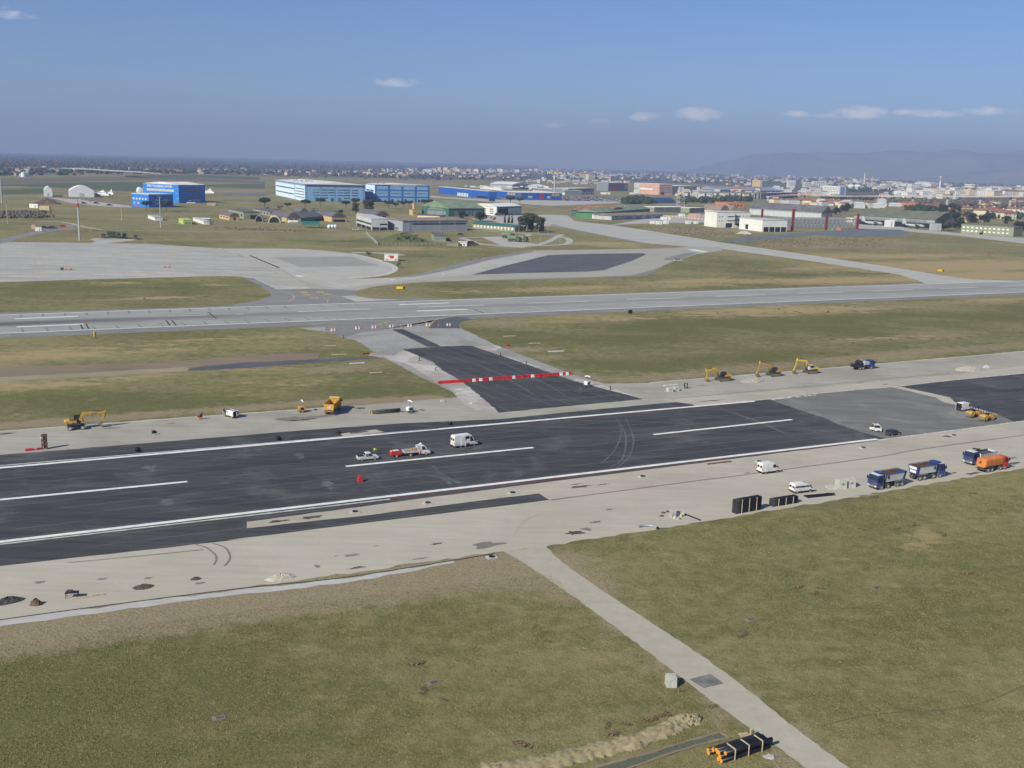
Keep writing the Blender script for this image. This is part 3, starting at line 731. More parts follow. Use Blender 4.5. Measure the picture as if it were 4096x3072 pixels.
# ================================================================= link taxiway being rebuilt
struct('link_base',S(('F',640,708),('D8',0,172),('D8',90,190),('D8',170,228),('D8',270,245),('D8',450,360),('D8',640,460),('D8',820,560),('D8',1000,640),('D8',1130,705),('D8',1160,740),('C4',200,870),('C4',1900,700),('C4',1430,512),('C4',1280,470),('D8',2212,555),('D8',1720,368),('D8',1500,283),('D8',1290,180),('D8',1205,140),('D8',1180,105),('D8',1220,75),('D8',1340,48),('F',1060,684),('F',900,690)),Z1 - .003,'link_old',rag=.25,seed=15)
struct('rubble_edge',L('D8',(690,330),(740,330),(1050,520),(1260,640),(1500,850),(1330,870),(1200,790),(1150,700),(900,570),(760,470),(600,420),(380,380),(420,355),(600,385)),Z1 + .006,'rubble',rag=.5,seed=16,step=1.5)
struct('rubble_edge',S(('D8',1300,300),('D8',1540,295),('D8',1560,310),('D8',1500,350),('D8',1700,420),('D8',2212,580),('C4',1270,485),('C4',1900,690),('C4',1840,690),('C4',1200,500),('D8',2080,545),('D8',1600,400)),Z1 + .006,'rubble',rag=.4,seed=17,step=1.5)
struct('link_asphalt',S(('D8',683,326),('D8',1020,300),('D8',1290,294),('D8',1700,430),('D8',2212,610),('C4',1300,535),('C4',1860,681),('C4',1700,696),('C4',260,832),('C4',228,792),('C4',0,600),('D8',1200,600),('D8',1040,512),('D8',960,440)),Z1 + .010,'asphalt_link',rag=.2,seed=18,step=1.5)
struct('link_trench',L('D8',(590,150),(690,147),(870,225),(1030,302),(905,302),(770,235)),Z1 + .014,'asphalt_link',rag=.2,seed=19,step=1.5)
ribbon('dust_track', arc(L('C4', (240, 748), (800, 700), (1400, 650), (1620, 625)), 6), .5, Z1 + .0145, 'dust_light')
for pts in (((1110,600),(1170,575),(1165,550),(1120,540)),((1150,610),(1250,575),(1350,560),(1450,555)),((0,290),(300,420),(740,690)),((280,270),(700,470),(1000,640))):
 ribbon('dust_track', arc(L('C4', *pts), 8), .45, Z1 + .0145, 'dust_light')
# ================================================================= far runway with its shoulders and markings
rw2 = struct('far_runway', [RW2[0] - T2 * 120, RW2[1] + T2 * 160, RW2[2] + T2 * 160, RW2[3] - T2 * 120], Z1 + .004, 'asphalt_far')
def off2(px, py, d=0.0):
 return ground(px, py) + N2 * d
struct('runway_shoulder',[ground(0,1248.5) - T2 * 120,ground(2000,1190),ground(4096,1117) + T2 * 160,RW2[1] + T2 * 160,RW2[0] - T2 * 120],Z1,'asphalt_shoulder',rag=.3,seed=21)
struct('runway_shoulder',[RW2[3] - T2 * 120,RW2[2] + T2 * 160,ground(4096,1178.5) + T2 * 160,ground(2200,1260),ground(1300,1300),ground(0,1350) - T2 * 120],Z1,'asphalt_shoulder',rag=.3,seed=22)
stripe('edge_stripe', RW2[0] - T2 * 120, RW2[1] + T2 * 160, 1.0, Z2, 'mark_white', rw2)
stripe('edge_stripe', RW2[3] - T2 * 120, RW2[2] + T2 * 160, 1.0, Z2, 'mark_white', rw2)
for a, b in (((60, 1275), (313, 1265.5)), ((66, 1308), (333, 1296.5)), ((1598, 1218.7), (1795, 1211.8)), ((1665.7, 1244.5), (1872, 1237))):
 stripe('touchdown_bar', ground(*a), ground(*b), 2.0, Z2, 'mark_white', rw2)
for a,b in (((669,1265),(827,1260.5)),((940,1257),(974,1255.5)),((1193,1247),(1480,1236)),((1672.5,1228.7),(1935,1220.5)),((2109,1213),(2351,1205.5)),((2504.7,1198.3),(2722,1192)),((2866.7,1184.8),(3063,1178.8)),((3192,1173.7),(3373,1168.2)),((3489.6,1164),(3651.6,1158.4)),((3759,1154.5),(3907,1149.8)),((4003,1146),(4150,1141))):
 stripe('centre_dash', ground(*a), ground(*b), .9, Z2, 'mark_worn' if a[0] < 1000 else 'mark_white', rw2)
gstep = (ground(192, 1325) - ground(94, 1329)).length
for k in range(-1, 26):
 for base, s in ((ground(94, 1329.5), 1), (ground(84, 1257.6), -1)):
  if s < 0 and k > 22: continue
  a = base + T2 * (gstep * k) + N2 * (.7 * s)
  stripe('green_mark', a, a + N2 * (8.0 * s) - T2 * .4, .75 if k < 14 else .35, Z1 + .030, 'mark_green', rw2)
stripe('green_mark', ground(0, 1306), ground(1700, 1250) + N2 * 1, .2, Z1 + .030, 'mark_green', rw2)
for x in (1540, 1570, 2030, 2450):
 a = ground(x / 1.0, 1335.5 - x * .0404)
for v,pts in (('B1',((1470,845),(1505,890))),('B1',((1520,845),(1560,890))),('B1',((1840,770),(1915,828))),('B1',((712,880),(735,925))),('B1',((760,875),(785,920))),('B3',((420,742),(520,780)))):
 ribbon('sealed_joint', L(v, *pts), .6, Z1 + .031, 'crack_dark', rw2)
for k in range(5):
 a = P('B3', 930, 718) + T2 * (k * 52)
 stripe('joint_line', a, P('B3', 1075, 756) + T2 * (k * 52), .5, Z1 + .031, 'mark_old', rw2)
# crossing, apron and turn pads
apron = struct('apron',S(('F',-170,522),('B1',0,150),('B1',1300,165),('B1',1900,205),('B2',150,210),('B2',690,375),('B2',990,565),('B2',690,570),('B2',480,470),('B2',300,452),('B1',1900,452),('B1',1000,475),('B1',0,505),('F',-170,614)),Z1,'apron_concrete',rag=.3,seed=23)
struct('turn_pad',arc(S(('B2',150,208),('B2',500,208),('B2',900,214),('B2',1340,252),('B2',1600,312),('B2',1735,372),('B2',1690,430),('B2',1500,462),('B2',1310,475)),5) + S(('B2',1000,560),('B2',690,375)),Z1 + .004,'taxi_grey',rag=.1,seed=24)
struct('pad_patch', L('B2', (640, 285), (1330, 278), (1600, 360), (890, 374)), Z1 + .010, 'pad_grey', rag=.1)
struct('pad_edge',arc(L('B2',(1310,476),(1500,463),(1690,432),(1750,375),(1600,310),(1340,250)),6) + arc(L('B2',(1340,256),(1600,325),(1700,380),(1660,420),(1490,455),(1310,470)),6),Z1 + .008,'mark_old')
struct('taxiway',arc(S(('B2',830,465),('B2',1310,476),('B2',1840,450),('B2',2212,362),('B3',500,292),('B3',950,226)),5) + S(('B3',2212,206),('B4',350,190),('B4',620,196),('B4',640,225),('B4',400,262),('B4',250,310),('B3',2212,310)) + arc(S(('B3',2212,312),('B3',1930,432),('B3',1700,462),('B3',1000,477),('B3',600,486),('B3',0,506),('B2',1600,537),('B2',1400,580)),5) + S(('B2',1260,570),('B2',990,565)),Z1 + .006,'taxi_beige',rag=.2,seed=25)
struct('taxi_edge',arc(S(('B2',1300,479),('B2',1840,452),('B2',2212,364),('B3',500,292),('B3',950,227)),6) + arc(S(('B3',960,240),('B3',600,305),('B2',2212,398),('B2',1880,460)),6),Z1 + .014,'asphalt_shoulder')
struct('taxi_edge',arc(S(('B4',420,245),('B4',200,330),('B4',0,430),('B3',1900,448),('B3',1600,466),('B3',600,490)),6) + arc(S(('B3',600,484),('B3',1600,456),('B3',1880,432),('B3',2212,325),('B4',120,300),('B4',330,245)),6),Z1 + .014,'asphalt_shoulder')
struct('taxi_grey_part',S(('B2',830,466),('B2',1310,478),('B2',1880,462),('B2',2212,400),('B3',560,310),('B3',960,240),('B3',1080,262),('B3',420,440),('B3',0,470),('B2',1700,510),('B2',1290,550),('B2',1240,566),('B2',1000,520)),Z1 + .010,'taxi_grey',rag=.1)
struct('crossing',S(('B2',480,470),('B2',690,570),('B2',1260,568),('B2',1400,580),('B2',1372,604),('B2',1405,630),('B2',1550,648),('F',980,645),('F',500,661),('B2',300,702),('B2',500,672),('B2',632,625),('B2',622,598),('B2',520,530),('B2',370,462)),Z1 + .002,'asphalt_shoulder',rag=.1,seed=26)
struct('crossing_light', L('B2', (1250, 630), (1330, 626), (1560, 655), (1780, 662), (1380, 678)), Z1 + .008, 'taxi_grey', rag=.1)
struct('new_pad',L('B3',(415,440),(700,362),(1100,266),(1500,254),(1925,250),(1962,258),(1830,318),(1580,400),(1450,412),(900,425)),Z1 + .016,'asphalt_pad',rag=.15,seed=27)
taxi_e = struct('long_taxiway',S(('A4',1590,690),('A4',1800,700),('A5',0,772),('A5',440,820),('A5',1000,905),('A5',1600,1000),('B4',600,150),('B4',880,190),('B4',1500,278),('B4',2212,385),('B5',1350,492),('B5',1700,536),('B5',2000,546),('F',2200,607),('F',2100,612),('B5',1240,578),('B5',1170,548),('B5',1100,530),('B4',2212,440),('B4',1500,330),('B4',640,212),('B4',0,165),('A5',1000,1070),('A5',0,890),('A4',1600,830)),Z1 + .001,'taxi_grey',rag=.4,seed=28)
ribbon('taxi_edge', arc(S(('A4', 1600, 815), ('A5', 0, 885), ('A5', 700, 1020), ('A5', 1000, 1072)), 5), 5, Z1 + .009, 'asphalt_shoulder')
ribbon('worn_line',arc(S(('A5',440,822),('A5',1600,1003),('B4',600,153),('B4',880,193),('B4',2212,390),('B5',1300,487)),4),2.5,Z1 + .009,'mark_old',taxi_e)
struct('taxi_marking', L('B4', (320, 218), (400, 216), (520, 238), (470, 241)), Z1 + .018, 'mark_white')
# painted direction marks on the crossing, the closed-taxiway cross, threshold tiles
for x0, x1, y0, y1 in ((885, 950, 590, 602), (1030, 1090, 588, 600), (905, 985, 614, 622), (1085, 1165, 609, 616), (975, 1045, 641, 648)):
 struct('yellow_mark', L('B2', (x0, y1), (x0 + 6, y0), (x1, y0), (x1 + 6, y1)), Z1 + .012, 'mark_yellow')
for a, b in (((1570, 884), (1670, 856)), ((1530, 862), (1720, 880))):
 stripe('closure_cross', P('B2', *a), P('B2', *b), 1.1 if a[0] > 1550 else .5, Z1 + .034, 'mark_yellow', rw2)
for a,b,w in (((390,460),(450,463),1.6),((865,447),(900,456),3.0),((1680,484),(1720,486),3),((2140,433),(2165,433),3),((150,210),(190,208),2.2)):
 stripe('white_mark', P('B2', *a), P('B2', *b), w, Z1 + .020, 'mark_white', apron)
for v,pts,w,mt in (('B2',((300,235),(560,355),(890,556)),.6,'mark_yellow'),('B2',((440,270),(700,378)),1.6,'crack_dark'),('B2',((330,232),(700,360),(1020,468),(1300,545)),.7,'mark_old'),('B2',((480,470),(690,570)),.8,'mark_old'),('B2',((690,572),(1000,556),(1260,566),(1400,535)),.6,'mark_old'),('B2',((720,590),(810,615),(830,645),(780,680)),.5,'mark_yellow'),('B2',((1090,645),(1130,660),(1125,685)),.5,'mark_yellow'),('B1',((300,310),(340,400),(355,415)),.35,'mark_yellow'),
      ('B1',((0,280),(700,275),(1500,258),(1900,252)),2.2,'mark_old'),('B1',((840,440),(1100,436),(1330,430)),2.2,'mark_old'),('B1',((100,452),(500,450)),1.8,'mark_old')):
 ribbon('apron_line', arc(L(v, *pts), 6), w, Z1 + .015, mt, apron)
for v, x0, y0, x1, y1 in (('B1', 335, 437, 405, 445), ('B1', 1240, 414, 1305, 422), ('B1', 1470, 243, 1560, 255)):
 struct('yellow_mark', L(v, (x0, y1), (x0, y0), (x1, y0), (x1, y1)), Z1 + .019, 'mark_yellow', apron)
ribbon('taxi_curve_line', arc(S(('D8', 640, 25), ('D8', 760, 40), ('D8', 900, 90), ('D8', 930, 140)), 6), .4, Z1 + .010, 'mark_yellow')
ribbon('taxi_curve_line', arc(S(('D8', 930, 140), ('D8', 935, 100), ('D8', 1000, 60), ('D8', 1150, 30)), 6), .5, Z1 + .010, 'mark_yellow')
struct('link_head',S(('F',640,708),('D8',0,130),('D8',0,172),('D8',90,190),('D8',170,225),('D8',300,180),('D8',600,140),('D8',870,118),('D8',925,140),('D8',940,105),('D8',1010,62),('D8',1160,34),('D8',1340,25),('F',1000,685),('F',900,688)),Z1 + .003,'asphalt_shoulder',rag=.1)
struct('link_corner',arc(L('D8',(925,140),(940,105),(1010,62),(1160,34)),5) + L('D8',(1320,60),(1220,78),(1180,105),(1200,140)),Z1 + .008,'asphalt_pad',rag=.1)
# dirt track with the fresh strip in the grass
struct('dirt_track',S(('F',-160,802),('D7',0,318),('D7',400,312),('D7',1000,296),('D7',1300,265),('D7',1700,243),('D7',1890,241),('D7',1880,270),('D7',1100,345),('D7',500,383),('D7',0,408),('F',-160,832)),Z1 + .001,'dirt_brown',rag=.4,seed=30)
struct('track_light',S(('F',-160,818),('D7',0,382),('D7',700,345),('D7',1100,322),('D7',1120,345),('D7',500,382),('D7',0,407),('F',-160,831)),Z1 + .005,'track_tan',rag=.3,seed=31)
struct('fresh_strip',S(('D7',1095,343),('D7',1130,325),('D7',1400,298),('D7',1950,272),('D7',2120,262),('D7',2212,266),('D8',560,400),('D8',100,432),('D7',2100,278),('D7',1500,325),('D7',1200,342)),Z1 + .009,'asphalt_pad',rag=.25,seed=32,step=1.5)
# access road in the foreground and its cattle-grid style steel grating
struct('access_road',arc(S(('D3',2050,655),('F',1130,1215),('F',1240,1290),('F',1400,1408),('F',1560,1530),('F',1690,1620),('F',1820,1720)),4) + arc(S(('F',1920,1720),('F',1740,1590),('F',1560,1448),('F',1400,1340),('F',1290,1268),('F',1215,1215),('D4',510,790)),4),Z1 + .002,'access_road',rag=.14,seed=33,step=.8)
gq = L('D5', (1200, 345), (1330, 312), (1412, 370), (1285, 398))
gm = MB()
for i in range(17):
 a = gq[0].lerp(gq[3], i / 16); b = gq[1].lerp(gq[2], i / 16)
 gm.bar(a + Vector((0, 0, .03)), b + Vector((0, 0, .03)), .07, .05)
for i in range(9):
 a = gq[0].lerp(gq[1], i / 8); b = gq[3].lerp(gq[2], i / 8)
 gm.bar(a + Vector((0, 0, .035)), b + Vector((0, 0, .035)), .06, .05)
tag(gm.build('road_grating', 'steel'), 'steel bar grating set across the pale access road', 'grating')
paving('rut', (.115, .100, .048), (.16, .14, .07), (.085, .075, .04), .6)
for v,pts in (('E1',((380,950),(520,890),(640,820),(800,715),(900,660),(1150,560))),('E1',((560,960),(690,890),(830,790),(1000,690),(1300,560))),('E1',((100,700),(500,520),(900,420),(1400,330))),('E2',((1500,420),(1000,640),(500,680),(150,760))),('E2',((1850,1150),(1500,1280),(900,1330),(600,1400))),('E1',((1250,800),(1600,690),(1900,600)))):
 ribbon('wheel_rut', arc(L(v, *pts), 8), .22, Z1 - .006, 'rut')
# roads and yards of the camp beyond
struct('camp_road',arc(S(('F',-60,540),('A1',0,1195),('A1',400,1100),('A1',600,1055),('A1',960,1040)),5) + S(('A1',960,1060),('A1',700,1085),('A1',450,1130),('A1',200,1195),('A1',150,1215)),Z1 + .001,'asphalt_shoulder',rag=.4)
ribbon('camp_road',arc(S(('A1',500,965),('A1',800,975),('A1',1000,1020),('A1',1200,1060),('A1',1500,1080),('A2',1300,905),('A2',2212,905)),6),4.5,Z1 + .002,'taxi_grey',w2=1.5)
struct('truck_stand',S(('A1',1130,1190),('A1',1200,1178),('A1',1700,1190),('A1',1790,1195),('A1',1500,1225),('A1',1300,1245),('A1',1100,1245),('A1',1210,1225)),Z1 + .003,'taxi_grey',rag=.3)
loopm = 'taxi_grey'
struct('fuel_stand',L('A4',(710,975),(1000,968),(1250,1040),(1450,1065),(1230,1110),(1000,1095),(870,1040),(780,1000)),Z1 + .002,loopm,rag=.3)
ribbon('fuel_loop',arc(L('A4',(420,988),(560,980),(760,975),(1250,960),(1310,945),(1250,925),(900,905),(560,890)),6),5,Z1 + .004,loopm)
ribbon('fuel_loop', arc(L('A4', (450, 990), (520, 1000), (600, 1035), (700, 1060), (870, 1078), (1000, 1092)), 6), 6, Z1 + .0045, loopm)
ribbon('fuel_loop', arc(L('A4', (1420, 1075), (1560, 1030), (1690, 960), (1740, 945), (1600, 940), (1300, 930)), 6), 5.5, Z1 + .0055, loopm)
ribbon('fuel_loop', arc(L('A4', (1640, 968), (1780, 985), (1830, 1020), (1790, 1060), (1650, 1075), (1300, 1085)), 6), 5.5, Z1 + .006, loopm)
ribbon('camp_road', arc(S(('B2', 1340, 247), ('B2', 1500, 245), ('B2', 1700, 255), ('B2', 1780, 270)), 5), 7, Z1 + .0065, loopm)
struct('yard',L('A4',(560,745),(830,690),(1130,700),(1590,690),(1800,745),(1600,830),(1150,860),(850,770)),Z1 - .002,'taxi_grey',rag=.5)
struct('yard', S(('A5', 1150, 700), ('A5', 1640, 690), ('A5', 1640, 790), ('A5', 900, 800), ('A5', 440, 822)), Z1 - .002, 'taxi_grey', rag=.5)
struct('new_yard',S(('A6',0,1005),('A6',800,930),('A6',1130,905),('A6',1690,868),('A6',2212,880),('A7',520,1070),('A7',380,1125),('A6',1500,972),('A6',1180,945),('A6',700,990),('A6',150,1045)),Z1 + .002,'asphalt_blue',rag=.4)
struct('hangar_apron',S(('A6',1600,800),('A6',2212,838),('A7',500,1020),('A7',1300,1090),('A7',2212,1160),('F',2330,512),('F',2330,530),('A7',2212,1240),('A7',1200,1120),('A7',530,1065),('A6',2212,890),('A6',1690,866)),Z1 - .001,'taxi_grey',rag=.4)
# far fields in strips
def field(name, mat, *pts, z=.02):
 return struct(name, [P(*q) for q in pts], z, mat)
field('field', 'field_green', ('A1', -900, 600), ('A1', 560, 545), ('A1', 600, 610), ('A1', -900, 660))
field('field', 'field_brown', ('A1', -900, 440), ('A1', 1700, 395), ('A1', 2100, 430), ('A1', -900, 520), z=.024)
field('field','field_green',('A1',-900,520),('A1',1100,470),('A1',1900,470),('A1',1700,590),('A1',500,530),('A1',-900,590),z=.028)
field('field', 'field_tan', ('A1', -900, 545), ('A1', 250, 520), ('A1', 430, 535), ('A1', -900, 556), z=.032)
field('field', 'field_green', ('A2', 0, 195), ('A2', 900, 185), ('A2', 1700, 215), ('A2', 1700, 275), ('A2', 0, 215), z=.024)
field('field', 'field_brown', ('A2', 0, 215), ('A2', 1770, 275), ('A2', 1770, 300), ('A2', 0, 245), z=.027)
field('field', 'field_tan', ('A2', 900, 225), ('A2', 1770, 262), ('A2', 1770, 270), ('A2', 900, 232), z=.030)
field('field', 'field_green', ('A2', 1000, 310), ('A2', 1770, 300), ('A2', 1770, 365), ('A2', 1000, 340), z=.024)
field('field', 'field_tan', ('A2', 1020, 385), ('A2', 1770, 370), ('A2', 1770, 400), ('A2', 1020, 410), z=.027)
field('field', 'field_tan', ('A3', -300, 200), ('A3', 700, 205), ('A3', 2000, 235), ('A4', 700, 330), ('A4', 0, 320), ('A3', 900, 222), z=.02)
paving('wood_floor', (.050, .042, .030), (.085, .070, .050), (.04, .042, .026), .4)
paving('town_floor', (.115, .100, .075), (.16, .14, .105), (.075, .075, .05), .4)
field('woodland_floor','wood_floor',('S',-500,600),('S',1000,634),('S',2150,664),('S',2150,684),('S',900,674),('S',-500,668),z=.05)
field('town_floor','town_floor',('A1',-200,300),('A1',1300,280),('A2',2100,100),('A3',1300,90),('A4',1600,110),('A5',1200,140),('A6',900,180),('A7',2500,350),('A7',2500,660),('A6',1300,430),('A5',1500,300),('A4',1500,270),('A3',1300,195),('A2',1000,180),('A1',1300,350),('A1',-200,400),z=.045)
field('parking_lot','asphalt_blue',('A4',1740,470),('A4',2212,460),('A5',560,480),('A5',560,515),('A4',2212,525),('A4',1740,520),z=.02)
field('shop_road','taxi_grey',('A4',60,455),('A4',800,500),('A4',1700,515),('A5',560,525),('A5',560,545),('A4',1600,580),('A4',1200,555),('A4',60,470),z=.024)
field('shop_road', 'taxi_grey', ('A3', 1990, 395), ('A4', 500, 490), ('A4', 500, 500), ('A3', 1990, 412), z=.027)
field('shipyard_yard','taxi_grey',('A1',620,665),('A1',1000,690),('A1',1660,770),('A1',1660,790),('A1',1300,775),('A1',900,735),z=.02)
field('clay_strip','dirt_brown',('A1',680,645),('A1',1100,670),('A1',1660,755),('A1',1640,768),('A1',1000,690),('A1',690,655),z=.024)
field('asphalt_yard', 'asphalt_blue', ('A2', 1080, 425), ('A2', 1770, 425), ('A2', 1770, 462), ('A2', 1080, 432), z=.02)
# ================================================================= vehicles and machines on the works
def place(v, rear, front, halfw, mid=0.0):
 """near-side contact points of rear and front axle -> centre and heading"""
 a, b = P(v, *rear), P(v, *front)
 d = (b - a).normalized()
 n = Vector((-d.y, d.x, 0))
 m = (a + b) / 2
 if n.dot(m) < 0: n = -n
 return m + n * halfw + d * mid, math.atan2(d.y, d.x)
_wheel_cache = {}
def wheel(root, x, y, r, w, rim='rim'):
 k = (round(r, 3), round(w, 3), rim)
 if k not in _wheel_cache:
  a = MB().cyl((0, -w / 2, 0), (0, w / 2, 0), r, n=16).build('wheel', 'tyre')
  b = MB().cyl((0, -w / 2 - .012, 0), (0, w / 2 + .012, 0), r * .58, n=12)
  b.cyl((0, -w / 2 - .05, 0), (0, w / 2 + .05, 0), r * .2, n=8)
  b = b.build('rim', rim)
  _wheel_cache[k] = (a.data, b.data)
  for o in (a, b): bpy.data.objects.remove(o)
 md = _wheel_cache[k]
 o = bpy.data.objects.new('wheel', md[0]); col.objects.link(o); o.parent = root; o.location = (x, y, r)
 q = bpy.data.objects.new('rim', md[1]); col.objects.link(q); q.parent = o
 return o
def side(root, name, mat, pts, yf, s, t=.03, back=.05):
 """panel lying on the flank s (+1 left, -1 right): pts are (x,z), yf(z) the half width there"""
 m = MB()
 n = len(pts)
 inn = [(x, s * (yf(z) - back), z) for x, z in pts]
 out = [(x, s * (yf(z) + t), z) for x, z in pts]
 fs = [tuple(range(n)), tuple(range(2 * n - 1, n - 1, -1))] + [(i, i + n, (i + 1) % n + n, (i + 1) % n) for i in range(n)]
 return m.add(inn + out, fs).build(name, mat, root)
def van(label,loc,rz,L_=5.4,W=2.0,Hh=2.55,wb=3.3,fo=.95,hood=1.0,paint='white',group=None,glass_sides=False,side_door=None,rear_doors=None,roofrack=False,name='panel_van',fdoor=None,bumper='black'):
 r = thing(name, label, 'van', loc, rz, group)
 xf = wb / 2 + fo
 xr = xf - L_
 wz = 1.15                                    # waistline
 yf = lambda z: W / 2 if z < wz else W / 2 - (z - wz) / (Hh - wz) * W * .075
 pts = [(xr + .04,.36),(xr,.6),(xr + .03,wz),(xr + .1,Hh - .14),(xr + .3,Hh),(xf - hood - 1.05,Hh),(xf - hood - .75,Hh - .1),(xf - hood + .05,wz + .18),(xf - .25,wz - .12),(xf - .03,.75),(xf,.4),(xf - .1,.36)]
 MB().prof(pts, W, [2 * yf(z) for x, z in pts]).build('body', paint, r)
 # windscreen
 a, b = pts[7], pts[6]
 q = [(a[0], yf(a[1]) - .1, a[1]), (a[0], -yf(a[1]) + .1, a[1]), (b[0], -yf(b[1]) + .1, b[1]), (b[0], yf(b[1]) - .1, b[1])]
 q = [q[1], q[0], q[3], q[2]]
 MB().plate(q, .02, .98, .04, .94, .02, .03).build('windscreen', 'glass', r)
 for s in (1, -1):
  z0, z1 = wz + .12, Hh - .42
  x1 = xf - hood - .08
  side(r, 'window', 'glass', [(x1 - 1.0, z0), (x1 - .05, z0), (x1 - .05 - .42 * (z1 - z0) / .8, z1), (x1 - 1.0, z1)], yf, s)
  if glass_sides:
   side(r, 'window', 'glass', [(x1 - 2.35, z0), (x1 - 1.12, z0), (x1 - 1.12, z1), (x1 - 2.35, z1)], yf, s)
   side(r, 'window', 'glass', [(xr + .25, z0), (x1 - 2.5, z0), (x1 - 2.5, z1), (xr + .3, z1)], yf, s)
  side(r, 'sill', bumper, [(xr + .1, .34), (xf - .2, .34), (xf - .2, .52), (xr + .1, .52)], yf, s, .025)
  MB().box((xf - hood - .05, s * (W / 2 + .14), wz + .28), (.16, .24, .34)).build('mirror', 'black', r)
  MB().box((xf - .12, s * (W / 2 - .28), .9), (.22, .34, .2)).build('headlight', 'lamp_clear', r)
  MB().box((xr + .02, s * (W / 2 - .1), 1.15), (.08, .14, .5)).build('tail_light', 'tail_red', r)
 MB().box((xf - .03, 0, .5), (.2, W * .96, .26)).build('bumper', bumper, r)
 MB().box((xr, 0, .48), (.16, W * .96, .2)).build('bumper', bumper, r)
 if side_door is not None:
  s = side_door
  x1 = xf - hood - 1.12
  side(r, 'door_opening', 'dark_open', [(x1 - 1.15, .5), (x1 - .1, .5), (x1 - .1, Hh - .3), (x1 - 1.15, Hh - .3)], yf, s, .02)
  side(r, 'sliding_door', paint, [(x1 - 2.3, .5), (x1 - 1.2, .5), (x1 - 1.2, Hh - .3), (x1 - 2.3, Hh - .3)], yf, s, .13, -.06)
 if rear_doors:
  MB().box((xr + .03, 0, (Hh + .5) / 2), (.12, W * .82, Hh - .75)).build('door_opening', 'dark_open', r)
  for s, ang in rear_doors:
   d = MB().box((-.45 * W * .5, 0, Hh / 2 + .12), (W * .44, .06, Hh - .75)).build('rear_door', paint, r)
   d.location = (xr, s * W * .46, 0)
   d.rotation_euler = (0, 0, s * ang)
   MB().box((-.45 * W * .5, 0, Hh * .68), (W * .26, .075, Hh * .22)).build('door_window', 'glass', d)
 else:
  for s in (1, -1):
   MB().box((xr + .045, s * W * .22, Hh * .68), (.06, W * .3, Hh * .2)).build('window', 'glass', r)
 if fdoor:
  d = MB().box((-.5, 0, 1.05), (1.0, .06, 1.2)).build('front_door', paint, r)
  d.location = (xf - hood + .05, fdoor * W / 2, .3); d.rotation_euler = (0, 0, -fdoor * rad(65))
  MB().box((-.5, 0, 1.42), (.8, .08, .5)).build('door_window', 'glass', d)
 if roofrack:
  m = MB()
  for k in range(4):
   m.bar((xr + .6 + k * .75, -W * .42, Hh + .14), (xr + .6 + k * .75, W * .42, Hh + .14), .06)
  for s in (-1, 1): m.bar((xr + .4, s * W * .4, Hh + .16), (xf - hood - 1.0, s * W * .4, Hh + .16), .07)
  m.build('roof_rack', 'steel', r)
  MB().bar((xr - .1, W * .2, Hh + .26), (xf - hood - 1.2, W * .1, Hh + .26), .28, .09).build('ladder', 'silver', r)
 for x in (wb / 2, -wb / 2):
  for s in (1, -1): wheel(r, x, s * (W / 2 - .13), .35, .24)
 return r
